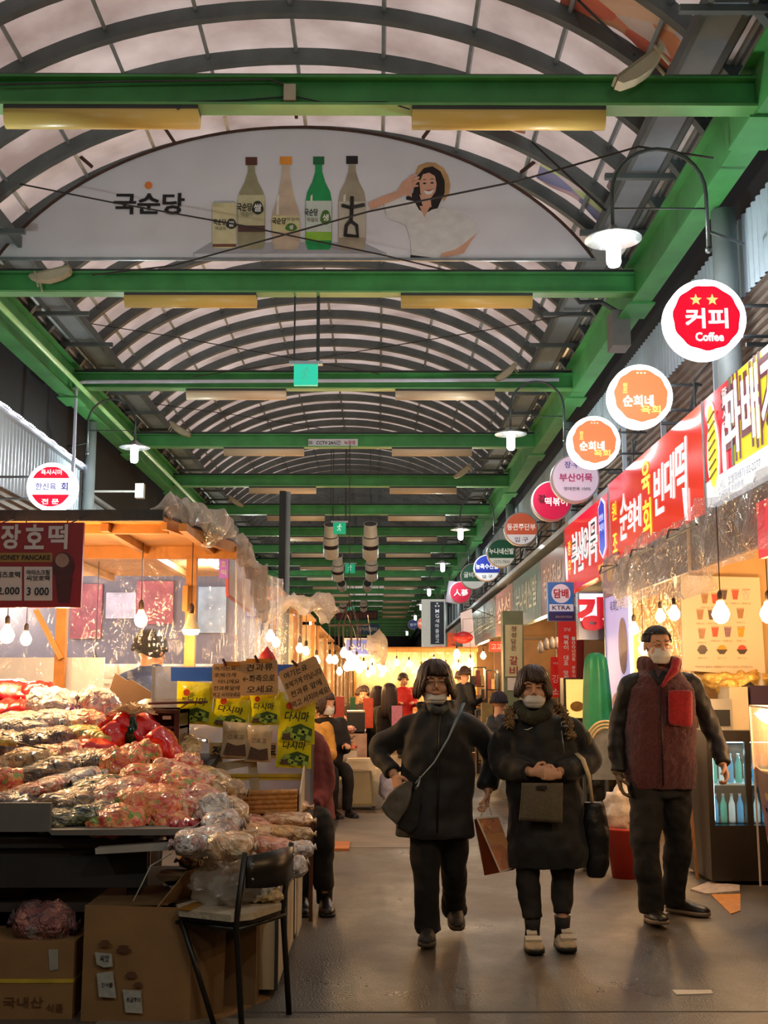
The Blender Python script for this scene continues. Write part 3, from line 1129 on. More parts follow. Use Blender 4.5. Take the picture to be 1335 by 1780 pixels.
def blower(px, py, Y, s, lab, tilt):
    c = P(px, py, Y)
    t = thing('air_blower', lab, 'air blower', c)
    ax = Vector((0, -math.cos(tilt), math.sin(tilt)))
    M = Vector((0, 0, 1)).rotation_difference(ax).to_matrix()
    b = B(m_wht, True).lathe([(.15, -.48), (.19, -.44), (.19, .05), (.165, .08), (.15, .34), (.165, .40)], c, 20, M=M @ Matrix.Scale(s, 3) if False else M * s)
    b.build('shell', t)
    b = B(m_band, True).lathe([(.194, -.20), (.194, -.10)], c, 20, M=M * s, caps=False)
    b.lathe([(.17, .06), (.17, .10)], c, 20, M=M * s, caps=False)
    b.build('band', t)
    B(m_black).lathe([(.150, .401), (.12, .30)], c, 20, M=M * s).build('mouth', t)
    B(m_dsteel).tube([c + Vector((0, 0, .1)), (c.x, c.y, 7.5)], .010, 6).build('hanger', t)
    return t


blower(575, 938, 28, 1.0, 'upper white air blower with dark bands, closer to the food stalls', 1.05)
blower(644, 938, 28, 1.05, 'upper white air blower with dark bands, closer to the shop signs', 1.05)
blower(587, 985, 36, 1.0, 'second white banded air blower down, on the food stall side', .95)
blower(646, 983, 36, 1.05, 'second white banded air blower down, on the shop sign side', .95)
blower(594, 1017, 45, 1.0, 'air blower showing its round dark mouth, food stall side', .1)
blower(639, 1017, 45, 1.0, 'air blower showing its round dark mouth, shop sign side', .1)
blower(596, 1050, 57, .9, 'tiny air blower above the dark display boards, food stall side', .9)
blower(632, 1049, 57, .9, 'tiny air blower above the dark display boards, shop sign side', .9)
for px0, px1, g in ((584, 616, 'food stall'), (618, 657, 'shop sign')):
    x0, x1, z0, z1 = frontal(px0, 1061, px1, 1078, 60)
    b = B(mat('dark display board', '#2a1c1c', .5, .1)).bb(x0, x1, 60, 60.1, z0, z1)
    b.use(m_dsteel).tube([((x0 + x1) / 2, 60.05, z1), ((x0 + x1) / 2, 60.05, 7.5)], .02, 5)
    b.use(mat('dim red pixels', '#6b2c28', .5, .3, 40))
    for i in range(6):
        b.bb(x0 + .05 + i * (x1 - x0 - .1) / 6, x0 + .02 + (i + 1) * (x1 - x0 - .1) / 6, 59.97, 60, z0 + .12, z1 - .12)
    b.build('display_board', label='dark hanging display board, the one on the %s side' % g, cat='display board')
x0, x1, z0, z1 = frontal(617, 1085, 659, 1103, 66)
B(mat('blue hanging banner', '#1f4f78', .5, .1)).bb(x0, x1, 66, 66.05, z0, z1).tube([((x0 + x1) / 2, 66.02, z1), ((x0 + x1) / 2, 66.02, 7.5)], .02, 5).use(mat('white print', '#f0f0ee')).text('먹거리장터', ((x0 + x1) / 2, 65.98, (z0 + z1) / 2), XX, ZZ, (z1 - z0) * .4, .01, (x1 - x0) * .8).build('hanging_banner', label='blue banner hanging below the dark display boards', cat='banner')

# ================================================================ ROUND PROJECTING SIGNS
m_rim = mat('glowing white rim', '#ffffff', .4, 0, em=7, emcol='#fbf8ff')
m_rimoff = mat('pale sign rim', '#cfc6cc', .4, .05)


def face_mat(c, em):
    return mat('lit face %s %.1f' % (c, em), c, .4, .05, 4, em=em, emcol=c)


def round_sign(px, py, rpx, Y, lab, face, em, words, rim=True, bands=(), dark=0):
    c = P(px, py, Y)
    t_ = Y / (_cp - (890 - py) / FPX * _sp)
    r = rpx * t_ / FPX
    t = thing('round_sign', lab, 'sign', c)
    M = Matrix.Rotation(PI / 2, 3, 'X')
    if rim:
        b = B(m_rim, True).lathe([(r, -.075), (r, .075)], c, 48, M=M)
        b.build('glowing_edge', t)
        r2 = r * .84
        # scalloped inner edge of the glow
        b = B(face_mat(face, em))
        b.poly([c + Vector((r2 * (1 + .018 * math.sin(11 * a)) * math.cos(a), -.078, r2 * (1 + .018 * math.sin(11 * a)) * math.sin(a))) for a in [-2 * PI * i / 88 for i in range(88)]][::-1])
    else:
        b = B(m_rimoff, True).lathe([(r, -.07), (r, .07)], c, 40, M=M)
        b.build('sign_box', t)
        r2 = r * .94
        b = B(face_mat(face, em))
        b.poly([c + Vector((r2 * math.cos(a), -.073, r2 * math.sin(a))) for a in [2 * PI * i / 48 for i in range(48)]])
    for (f, za, zb) in bands:      # coloured bands cut across the disc, heights in units of r2
        b.use(face_mat(f, em))
        a0, a1 = math.asin(max(-1, min(1, za))), math.asin(max(-1, min(1, zb)))
        n = 14
        pr = [(math.cos(a0 + (a1 - a0) * i / n), math.sin(a0 + (a1 - a0) * i / n)) for i in range(n + 1)]
        b.poly([c + Vector((r2 * .995 * x, -.081, r2 * .995 * z)) for x, z in pr + [(-x, z) for x, z in reversed(pr)]])
    b.build('face', t)
    b = MB()
    for w in words:
        s, dx, dz, h, wd, col, off = w
        b.use(mat('sign ink %s' % col, col, .5, 0, em=em * .9, emcol=col))
        b.text(s, c + Vector((dx * r, -.084, dz * r)), XX, ZZ, h * r, off, None if wd is None else wd * r, lift=.003)
    if b.v:
        b.build('lettering', t)
    b = B(m_dsteel)
    s = 1 if c.x > 0 else -1
    b.tube([c + Vector((s * r * .97, 0, .12)), (3.0 if s > 0 else -4.6, Y, c.z + .12)], .014, 6)
    b.tube([c + Vector((s * r * .97, 0, -.12)), (3.0 if s > 0 else -4.6, Y, c.z - .12)], .014, 6)
    b.build('bracket', t)
    return t


def star(b, c, r, y):
    b.poly([c + Vector(((r if i % 2 == 0 else r * .42) * math.sin(PI * i / 5), 0, (r if i % 2 == 0 else r * .42) * math.cos(PI * i / 5))) for i in range(10)][::-1])


W_, Y_ = '#ffffff', '#ffe27a'
t = round_sign(1223, 558, 69, 8.35, 'glowing red round coffee sign with two stars', '#e0052c', 1.0,
               [('커피', 0, -.02, .50, 1.05, W_, .035), ('Coffee', .05, -.50, .22, .70, W_, .04)])
b = B(mat('sign ink star', Y_, .5, 0, em=1, emcol='#ffe08a'))
cc = P(1223, 558, 8.35 - .085)
for dx in (-.17, .24):
    star(b, cc + Vector((dx * .3, 0, .165)), .048, 0)
b.build('stars', t)
OR = '#f07a4a'
for px, py, r, Y, l in ((1111, 691, 55, 10.35, 'glowing orange round sign between the coffee sign and its smaller-looking twin'), (1031, 770, 45, 12.55, 'glowing orange round sign just above the pale pink round sign')):
    round_sign(px, py, r, Y, l, OR, 1.05, [('순희네', -.1, -.18, .36, .95, W_, .03), ('육회', .28, -.46, .26, .62, Y_, .02), ('원', -.5, .32, .16, None, Y_, .02), ('조', -.5, .14, .14, None, Y_, .02), ('● ● ●', .02, .72, .06, .3, '#ffd9c0', 0)])
round_sign(999, 833, 42, 13.9, 'pale pink round fishcake sign partly behind an orange one', '#c9b3c4', .42, [('장·우', -.15, .55, .28, .6, '#4b3a8c', .02), ('부산어묵', 0, .02, .34, 1.35, '#a3245c', .03), ('명태연육 100%', .05, -.45, .15, 1.1, '#3b3140', .01)], rim=False)
round_sign(958, 872, 35, 15.7, 'crimson round tteokbokki sign with a pale rim', '#b0123c', .5, [('강', -.5, .1, .4, None, '#1d1016', .02), ('떡볶이', .2, -.05, .42, 1.1, '#f3d9de', .02)], rim=False)
round_sign(905, 920, 29, 19.0, 'orange and white round sign of the draper entrance', '#dcd7dc', .4, [('동관주단부', 0, .1, .40, 1.7, '#f5ece6', .02), ('입 구', 0, -.66, .3, .8, '#3a3038', .01)], rim=False, bands=(('#c4532f', -.38, .99),))
round_sign(871, 962, 25, 22.0, 'dark green and white round shoe shop sign', '#cfd4d0', .38, [('누나네신발', 0, .12, .42, 1.7, '#eef2ee', .02), ('2272-7843', 0, -.62, .2, 1.1, '#5a5a5a', .0)], rim=False, bands=(('#0f4a34', -.38, .99),))
round_sign(846, 988, 23, 25.2, 'blue and white round seafood sign', '#cfd4dc', .38, [('농축수산물', 0, .12, .40, 1.7, '#e8ecf8', .02), ('입 구', 0, -.64, .26, .8, '#3a3038', .01)], rim=False, bands=(('#1d2f8e', -.38, .99),))
round_sign(823, 1002, 23, 28.4, 'dark green round sign tucked behind the blue one', '#cfd4d0', .38, [('굴비가게', 0, .1, .42, 1.5, '#eef2ee', .02)], rim=False, bands=(('#12523a', -.42, .99),))
round_sign(800, 1030, 19, 32.0, 'crimson round sign next to the white cylinder banner', '#b5203c', .4, [('人蔘', .05, -.02, .6, 1.3, '#f2dfe2', .02)], rim=False)
round_sign(736, 1084, 11, 50, 'tiny orange round sign beside the tall navy sign', '#c5502c', .6, [('대화당', 0, 0, .4, 1.5, '#f8e8e0', .02)], rim=False)
round_sign(718, 1086, 9, 55, 'tiny dark blue round sign beyond the tiny orange one', '#26356e', .4, [('입구', 0, 0, .5, 1.2, '#dfe4f0', .02)], rim=False)
x0, x1, z0, z1 = frontal(772, 1012, 800, 1048, 33)
B(mat('pale lit cylinder', '#cfc8da', .5, .05, em=.25, emcol='#cfc8da'), True).tube([((x0 + x1) / 2, 33, z0), ((x0 + x1) / 2 + .1, 33, z1)], .20, 20).build('cylinder_sign', label='white cylinder sign hanging by the crimson round one', cat='sign')
RG = '#d8002c'
round_sign(92, 848, 42, 12.3, 'glowing red and white round raw beef sign over the stall roof', '#fdfbff', 1.0,
           [('육사시미', 0, .60, .22, .85, W_, .02), ('한신육', -.2, .0, .30, .85, '#4a5290', .012), ('회', .56, .0, .34, None, '#2b2f86', .02), ('전 문', 0, -.62, .22, .7, W_, .02)], bands=((RG, .42, .99), (RG, -.99, -.40)))

# ================================================================ SIGN BAND OVER THE SHOPS
XS = 2.60
RD, RU = (0, -1, 0), (0, 0, 1)


def ypx(px):
    """depth at which the sign plane meets this column of the photograph, at sign height"""
    return PX(px, 1100, XS).y


def sboard(name, lab, pa, pb, z0, z1, col, em, rough=.15):
    ya, yb = ypx(pa), ypx(pb)      # pa far, pb near
    t = thing(name, lab, 'sign', (XS, (ya + yb) / 2, z0))
    B(mat('sign board %s' % col, col, rough, .05, 2, em=em, emcol=col, coat=.6)).bb(XS, XS + .12, yb + .01, ya - .01, z0, z1).build('board', t)
    b = B(m_galv)
    b.bb(XS - .01, XS + .13, yb + .004, yb + .02, z0, z1)
    b.bb(XS - .01, XS + .13, ya - .02, ya - .004, z0, z1)
    b.build('edge_strip', t)
    return t, ya, yb


def stext(b, s, ya, yb, u, z, h, col, em=1.0, w=None, off=0.0, shear=0.0, lift=.006):
    b.use(mat('sign ink %s' % col, col, .4, 0, em=em, emcol=col))
    b.text(s, (XS, ya + (yb - ya) * u, z), RD, RU, h, off, w, lift=lift, shear=shear)


# yellow sign
t, ya, yb = sboard('shop_sign', 'bright yellow lit shop sign with bubble lettering at the picture edge', 1290, 1420, 3.02, 3.68, '#e9e23a', .8)
b = MB()
stext(b, '꽈배기', ya, yb, .30, 3.36, .56, '#6b1d33', .4, 1.25, .09)
stext(b, '꽈배기', ya, yb, .30, 3.36, .52, '#fff4f6', 1.0, 1.2, .02, lift=.012)
b.build('lettering', t)
t, ya, yb = sboard('shop_sign_strip', 'white strip with small print below the yellow and red signs', 1238, 1420, 2.82, 3.015, '#eef0f6', .85)
b = MB()
stext(b, '광장시장 찹쌀꽈배기 02-2277', ya, yb, .36, 2.93, .07, '#7c8494', .4, 1.1)
stext(b, '전국택배 주문환영', ya, yb, .30, 2.86, .045, '#7c8494', .4, .6)
b.build('lettering', t)
t, ya, yb = sboard('shop_sign', 'plain red lit sign part with a yellow twisted doughnut picture', 1238, 1290, 3.02, 3.68, '#d30c2c', .75)
b = MB()
for i, s in enumerate('줄서서먹는집'[:4]):
    stext(b, s, ya, yb, .80, 3.60 - i * .082, .07, '#ffffff', 1, .13)
b.use(mat('sign ink yellow', '#f6e23c', .4, .1, em=.9, emcol='#f6e23c'))
b.use(mat('sign ink cream', '#fbf3d0', .4, 0, em=.9, emcol='#fff8e0'))
yy = ya + (yb - ya) * .34
def oval(y, z, ry, rz, lift, n=20, tilt=0):
    return [(XS - lift, y + ry * math.cos(a) * math.cos(tilt) - rz * math.sin(a) * math.sin(tilt), z + rz * math.sin(a)) for a in [2 * PI * i / n for i in range(n)]]
b.poly(oval(yy, 3.20, .165, .30, .006)); b.poly(oval(yy + .02, 3.50, .10, .12, .007))
b.use(MATS['sign ink yellow'])
b.poly(oval(yy, 3.20, .13, .26, .010)); b.poly(oval(yy + .02, 3.50, .07, .09, .0105))
b.use(mat('sign ink brown', '#8a6a28', .4, 0))
for i in range(7):
    z = 3.02 + i * .075
    b.bar((XS - .014, yy + .09, z), (XS - .014, yy - .09, z + .05), .012, .012)
b.use(mat('sign ink pinkish', '#ffdfe6', .4, 0, em=.9, emcol='#ffe8ee')).poly(oval(ya + (yb - ya) * .72, 3.14, .05, .24, .008))
b.build('picture', t)

# the large vermilion sign
t, ya, yb = sboard('shop_sign', 'long vermilion lit sign with white brush lettering and yellow characters', 1065, 1238, 2.76, 3.68, '#e32a1e', .72)
b = MB()
stext(b, '원', ya, yb, .075, 3.33, .20, '#f4e63a', .9, .22, .01)
stext(b, '조', ya, yb, .075, 2.98, .20, '#f4e63a', .9, .22, .01)
stext(b, '순', ya, yb, .20, 3.20, .48, '#ffffff', 1, .36, .012, .15)
stext(b, '희', ya, yb, .295, 3.14, .34, '#ffffff', 1, .34, .012, .1)
stext(b, '네', ya, yb, .375, 3.15, .32, '#ffffff', 1, .28, .012, .1)
stext(b, '육', ya, yb, .475, 3.42, .34, '#f4e63a', .9, .34, .015)
stext(b, '회', ya, yb, .475, 3.03, .36, '#f4e63a', .9, .34, .015)
stext(b, '빈', ya, yb, .605, 3.22, .44, '#ffffff', 1, .36, .02, .1)
stext(b, '대', ya, yb, .71, 3.26, .40, '#ffffff', 1, .34, .02, .1)
stext(b, '떡', ya, yb, .815, 3.26, .50, '#ffffff', 1, .36, .02, .1)
b.use(MATS['sign ink #ffffff']).tube([(XS - .01, ya + (yb - ya) * .845, 3.08), (XS - .01, ya + (yb - ya) * .852, 2.80)], [.022, .016], 6, flat=.3)
b.build('lettering', t)

# crimson fishcake sign with a blue plaque
t, ya, yb = sboard('shop_sign', 'crimson lit fishcake sign with a slanted blue plaque', 985, 1065, 2.70, 3.60, '#dd0f22', .75)
b = MB()
for i, s in enumerate('부산어묵'):
    stext(b, s, ya, yb, .26 + i * .145, 3.16, .50, '#ffffff', 1, .42, .045, .1)
    stext(b, s, ya, yb, .26 + i * .145, 3.16, .44, '#1b1418', .1, .36, .0, .1, lift=.012)
stext(b, '장', ya, yb, .13, 3.28, .2, '#f4d23a', .9, .2, .01)
stext(b, '우', ya, yb, .13, 3.02, .2, '#f4d23a', .9, .2, .01)
stext(b, '명태연육100%', ya, yb, .12, 2.78, .08, '#f4d23a', .9, .5, .01)
stext(b, '국내산 어묵 전문점', ya, yb, .86, 2.80, .07, '#f4d23a', .9, .55, .01)
b.use(MATS['sign ink #ffffff'])
b.poly([(XS - .007, ya + (yb - ya) * u, z) for u, z in ((.03, 3.35), (.055, 3.25), (.075, 3.0), (.06, 2.85), (.035, 2.9), (.025, 3.1))][::-1])
b.build('lettering', t)
b = B(mat('sign ink blue rim', '#d8e2ff', .4, 0, em=.9, emcol='#d8e2ff'))
hexa = [(0, .36), (.5, .27), (.5, -.25), (0, -.36), (-.5, -.25), (-.5, .27)]
yc = ya + (yb - ya) * .875
b.poly([(XS - .008, yc - u * .40, 3.24 + z) for u, z in hexa][::-1])
b.use(mat('sign ink blue', '#1f39c4', .4, .05, em=.7, emcol='#1f39c4')).poly([(XS - .012, yc - u * .33, 3.24 + z * .92) for u, z in hexa][::-1])
stext(b, '생방송', ya, yb, .875, 3.36, .08, '#dfe8ff', .9, .26, .01, lift=.016)
stext(b, '투데이', ya, yb, .875, 3.24, .10, '#dfe8ff', .9, .28, .01, lift=.016)
b.build('plaque', t, label='slanted blue plaque with white print')

# pale unlit boards further along
for pa, pb, col, s, ink, l in ((942, 985, '#b98d92', '광안정보', '#e4cfd0', 'pale pink unlit sign board next to the crimson lit one'),
                               (893, 942, '#76919b', '누나네신발', '#c3d3d6', 'grey blue unlit sign board with pale lettering'),
                               (862, 893, '#c08a88', '삼성', '#e6d0cc', 'dusty pink unlit sign board between two grey ones'),
                               (842, 862, '#8fa19f', '한복', '#c8d6d4', 'narrow greenish silver sign board beyond the dusty pink one'),
                               (820, 842, '#a0b3ae', '이불', '#c8d6d4', 'pale silver sign board at the end of the near row')):
    t, ya, yb = sboard('shop_sign', l, pa, pb, 2.52, 3.42, col, 0, .3)
    b = MB()
    b.use(mat('faded ink %s' % ink, ink, .5, .1)).text(s, (XS, (ya + yb) / 2, 3.0), RD, RU, .5, .01, abs(ya - yb) * .75, lift=.006)
    b.build('lettering', t)
# fascia further down: plain boards one by one
cols = ['#7f8c8c', '#8f9a94', '#a0786e', '#6f7f86', '#8c938f', '#94897c', '#7c8a94']
yy = ypx(820)
for i in range(9):
    y2 = yy + 3.2
    b = B(mat('far board %s' % cols[i % 7], cols[i % 7], .3, .1)).bb(XS - .05, XS + .07, yy, y2 - .05, 2.5, 3.4)
    b.use(mat('faded ink #c8d6d4', '#c8d6d4', .5, .1)).text(random.choice(['광장', '한복', '침구', '주단', '식품']), (XS - .05, (yy + y2) / 2, 2.95), RD, RU, .4, .01, 1.6, lift=.006)
    b.build('shop_sign', label='faded unlit sign board far along the shop fronts', cat='sign', group='far sign boards')
    yy = y2

x0, x1, z0, z1 = frontal(1064, 538, 1097, 600, 11.9)
t = thing('control_box', 'grey control cabinet fixed to the green girder above the coffee sign', 'cabinet', ((x0 + x1) / 2, 11.9, z0))
B(mat('dull grey enamel', '#6d6a66', .5, .1)).bb(x0, x1, 11.9, 12.2, z0, z1).build('cabinet_body', t)
b = B(m_dsteel)
b.tube([((x0 + x1) / 2, 12.0, z1), (x0 - .1, 12.0, z1 + .12), (x0 - .35, 11.9, z1 + .08), (x0 - .5, 11.7, z1 + .16)], .025, 8)
b.bar(((x0 + x1) / 2, 12.1, (z0 + z1) / 2), (XR, 12.1, (z0 + z1) / 2), .05, .05)
b.build('conduit', t)
x0, x1, z0, z1 = frontal(235, 840, 249, 865, 17)
B(mat('pale meter box', '#c9ccc8', .4, .08)).bb(x0, x1, 17, 17.12, z0, z1).bar((x0, 17.1, (z0 + z1) / 2), (-4.45, 17.1, (z0 + z1) / 2), .03, .03).build('meter_box', label='pale meter box behind the canopy, under the goose-neck lamp', cat='meter box')
# ================================================================ BULBS
m_warmb = mat('warm bulb glass', '#ffe0a8', .3, 0, em=45, emcol='#ffc987')
m_sock = mat('dark bulb socket', '#3a2c22', .5, .1)
_nb = [0]


def bulb(c, lab, top, r=.035, e=22, group=None, light=True, big=False, m=None):
    c = Vector(c)
    t = thing('hanging_bulb', lab, 'light bulb', c, group)
    b = B(m or m_warmb, True)
    if big:      # LED bulb with a white cone and a flat dome
        b.lathe([(.01, -.034), (.05, -.026), (.062, -.006), (.060, .006)], c, 20)
        b.build('bulb_glass', t)
        B(mat('cream bulb cone', '#e8d4a8', .4), True).lathe([(.060, .006), (.052, .03), (.034, .075), (.028, .10), (.024, .12), (.01, .125)], c, 20).build('bulb_cone', t)
        z = .12
    else:
        b.lathe([(.3 * r, -r), (.72 * r, -.72 * r), (r, 0), (.85 * r, .55 * r), (.5 * r, 1.1 * r), (.38 * r, 1.5 * r)], c, 16)
        b.build('bulb_glass', t)
        z = 1.5 * r
    b = B(m_sock, True).lathe([(.016, z), (.020, z + .02), (.020, z + .055), (.008, z + .075)], c, 12)
    b.build('socket', t)
    B(m_sock).tube([c + Vector((0, 0, z + .07)), (c.x, c.y, top)], .004, 5).build('cord', t)
    if light:
        lamp('bulb_light', c + Vector((0, -.01, -r - .05)), e, WARM, .035, t)
    return t


# ================================================================ PANCAKE STALL: ROOF, POSTS, SIGN
m_wood = mat('warm pale timber', '#a87438', .55, .2, 7, .1, 50)
m_wood2 = mat('plywood underside', '#b07c40', .6, .15, 4)
m_tarp = mat('black tarpaulin', '#181a1c', .5, .2, 5, .3, 12)
t = thing('stall_canopy', 'timber stall canopy with a black tarpaulin edge over the pancake stall', 'canopy', (-2.4, 8.2, 0))
ZR = 2.46
ol = [(-5.6, 7.25), (-1.37, 7.25), (-1.08, 8.55), (-1.08, 10.9), (-5.6, 10.9)]
B(m_wood2).poly([(x, y, ZR) for x, y in ol][::-1], (0, 0, .03)).build('roof_sheet', t)
b = B(m_tarp)
b.bar((-5.6, 7.22, ZR + .02), (-1.36, 7.22, ZR + .035), .03, .07)
b.poly([(x, y, ZR + .031) for x, y in ol], (0, 0, .02))
b.build('tarpaulin', t)
b = B(m_wood)
b.bar((-5.6, 8.6, ZR - .045), (-1.06, 8.6, ZR - .045), .05, .09)
b.bar((-5.6, 7.4, ZR - .03), (-1.36, 7.4, ZR - .03), .04, .06)
for x in (-4.6, -3.5, -2.5, -1.75, -1.25):
    b.bar((x, 7.3, ZR - .03), (x, 10.8, ZR - .03), .05, .05)
b.bar((-1.37, 7.3, ZR - .02), (-1.09, 8.6, ZR - .02), .04, .05)
b.build('rafters', t)
for px, w in ((107, .075), (331, .075)):
    x = P(px, 1100, 8.6).x
    B(m_wood).bb(x - w / 2, x + w / 2, 8.57, 8.64, 0, ZR - .08).build('post', t)
b = B(m_wood)
b.bar(P(62, 1060, 8.5), P(106, 1145, 8.55), .03, .04)
b.build('brace', t)
B(m_wood).bb(P(318, 1000, 8.5).x, P(327, 1000, 8.5).x, 8.5, 8.56, P(0, 1062, 8.5).z, P(0, 1018, 8.5).z).build('switch_block', t)

m_signred = mat('dark red vinyl', '#8e1f26', .5, .08, 2)
m_sw = mat('greyed white print', '#cfc8c8', .5, .03)
x0, x1, z0, z1 = frontal(-60, 908, 140, 1056, 7.0)
t = thing('menu_sign', 'dark red pancake menu sign hanging from the stall canopy', 'sign', (x0, 7.0, z0))
B(m_signred).bb(x0, x1, 7.0, 7.03, z0, z1).build('board', t)
b = B(m_dsteel)
b.tube([(x1 - .08, 7.01, z1), (x1 - .08, 7.25, ZR + .02)], .005, 5)
b.tube([(x1 - .5, 7.01, z1), (x1 - .5, 7.25, ZR + .02)], .005, 5)
b.build('hook', t)


def ptext(b, s, px, py, hpx, Y, off=0.0, wpx=None, shear=0.0, spin=0.0, lift=.002):
    f = _cp - (890 - py) / FPX * _sp
    k = Y / f / FPX
    c, s_ = math.cos(spin), math.sin(spin)
    b.text(s, P(px, py, Y), (c, 0, s_), (-s_, 0, c), hpx * k, off, None if wpx is None else wpx * k, lift=lift, shear=shear)


def pquad(b, x0, y0, x1, y1, Y):
    b.poly([P(x0, y1, Y), P(x1, y1, Y), P(x1, y0, Y), P(x0, y0, Y)])


b = B(m_sw)
for s, px in (('광', -24), ('장', 19), ('호', 60), ('떡', 101)):
    ptext(b, s, px, 933, 42, 6.995, .03, 32)
b.use(mat('tan strip', '#9a7a38', .5, .05)); pquad(b, -60, 961, 91, 977, 6.996)
b.use(m_ink); ptext(b, 'KOREAN HONEY PANCAKE', 18, 969, 9, 6.993, .02, 138)
b.use(m_sw)
for (a, c) in ((-12, 38), (42, 91)):
    pquad(b, a, 985, c, 1044, 6.996)
b.use(m_ink)
ptext(b, '치즈호떡', 14, 999, 11, 6.993, .02, 42); ptext(b, '2.000', 15, 1027, 13, 6.993, .02, 38)
ptext(b, '아이스크림', 66, 995, 9, 6.993, .02, 40); ptext(b, '씨앗호떡', 66, 1005, 9, 6.993, .02, 40); ptext(b, '3 000', 66, 1028, 14, 6.993, .02, 38)
b.use(mat('cocoa print', '#4a1d20', .5, .2, 20))
b.poly([P(x, y, 6.995) for x, y in ((96, 1004), (126, 1004), (120, 1048), (101, 1048))][::-1])
b.poly([P(110 + 19 * math.cos(a), 984 + 24 * math.sin(a), 6.994) for a in [-2 * PI * i / 20 for i in range(20)]])
b.use(mat('tan print', '#9c8070', .5, .2, 20)).poly([P(108 + 12 * math.cos(a), 974 + 12 * math.sin(a), 6.993) for a in [-2 * PI * i / 20 for i in range(20)]])
b.build('print', t)

# clear sheets round the stall
m_film = mat_film('clear stall film', '#ffffff', .92, .9, (5, 5, 2.2), .14, .10)
m_filmw = mat_film('milky stall film', '#f2ece2', .55, .8, (9, 9, 3), .55, .15)
m_filmb = mat_film('bunched wrap film', '#f6e6d6', .38, 1.0, (16, 16, 12), .5, .15)


def curtain(name, lab, p0, p1, z0, z1, m, amp=.03, waves=9, n=60, sag=0.0, parent=None, seed=0, kind=None):
    p0, p1 = Vector(p0), Vector(p1)
    d = (p1 - p0)
    nrm = Vector((-d.y, d.x, 0)).normalized()

    def f(u, v):
        q = p0 + d * u
        zt = z1 - sag * 4 * u * (1 - u)
        z = z0 + (zt - z0) * v + (1 - v) * .03 * math.sin(u * 13 + seed)
        w = amp * (1.1 - .6 * v) * (math.sin(u * waves * 2 * PI + 1.3 * math.sin(v * 2 + seed)) + .5 * math.sin(u * waves * 4.7 * PI + seed + v * 3))
        return Vector((q.x, q.y, z)) + nrm * w
    b = B(m, True)
    b.grid(f, n, 10)
    return b.build(name, parent, label=lab, cat=None if parent else 'plastic sheet', kind=kind)


xa, xb = P(112, 1100, 8.66).x, P(325, 1100, 8.66).x
curtain('plastic_sheet', 'clear plastic sheet across the pancake stall in front of the seller in blue', (xa, 8.68, 0), (xb, 8.68, 0), 1.25, 2.42, m_film, .012, 4, 40)
curtain('plastic_sheet', 'clear plastic sheet behind the dark red menu sign', (-3.6, 8.68, 0), (xa - .08, 8.68, 0), 1.25, 2.42, m_film, .012, 4, 40, seed=2)
curtain('plastic_sheet', 'clear plastic sheet between the timber post and the hanging side curtain', (xb + .1, 8.7, 0), (-1.08, 8.9, 0), 1.0, 2.42, m_film, .02, 3, 30, seed=3)
curtain('plastic_curtain', 'wrinkled clear curtain draped down the street side of the pancake stall', (-1.07, 8.6, 0), (-.93, 11.2, 0), .75, 2.46, m_filmw, .03, 7, 80, .05, seed=4)


def lump(name, lab, cat, c, r, m, amp=.4, fr=2.2, seed=0, parent=None, M=None, n=36, mm=24, group=None):
    b = B(m, True).ball((0, 0, 0), r, n, mm, M)
    c = Vector(c)
    s = max(r) if isinstance(r, (tuple, list)) else r
    vs = []
    for v in b.v:
        v = Vector(v)
        k = 1 + amp * (noise.noise(v / s * fr + Vector((seed * 7.1, 0, 0))) + .5 * noise.noise(v / s * fr * 2.3 + Vector((0, seed * 3.3, 0))))
        vs.append(tuple(v * k + c))
    b.v = vs
    return b.build(name, parent, label=lab, cat=cat, group=group)


def strip_lump(name, lab, pts, r, m, seed):
    b = B(m, True)
    b.tube(pts, r, 32)
    pts2 = []
    for v in b.v:
        v = Vector(v)
        pts2.append(tuple(v + Vector((noise.noise(v * 6 + Vector((seed, 0, 0))), noise.noise(v * 6 + Vector((0, seed, 0))), noise.noise(v * 6 + Vector((0, 0, seed))))) * .09 + Vector((0, noise.noise(v * 19), noise.noise(v * 17 + Vector((seed, 3, 1))))) * .05))
    b.v = pts2
    return b.build(name, label=lab, cat='plastic wrap', merge=True)


def interp(pts, n):
    out = []
    for i in range(len(pts) - 1):
        for j in range(n):
            out.append(Vector(pts[i]).lerp(Vector(pts[i + 1]), j / n))
    return out + [Vector(pts[-1])]


strip_lump('rolled_plastic', 'rolled-up plastic sheet bundled on the corner of the stall canopy',
           interp([P(278, 880, 7.3), P(310, 888, 7.5), P(355, 908, 7.9), P(405, 925, 8.4)], 8), [.06, .09, .10, .09, .08, .08, .07, .07] * 3 + [.04], m_filmb, 3)
strip_lump('rolled_plastic', 'bunch of plastic wrap hanging from the canopy corner down the side',
           interp([P(405, 925, 8.6), P(425, 960, 8.9), P(448, 1000, 9.4), P(452, 1060, 9.6), P(450, 1075, 9.6)], 8), [.05] * 8 + [.07] * 8 + [.06] * 8 + [.05] * 8 + [.02], m_filmb, 5)
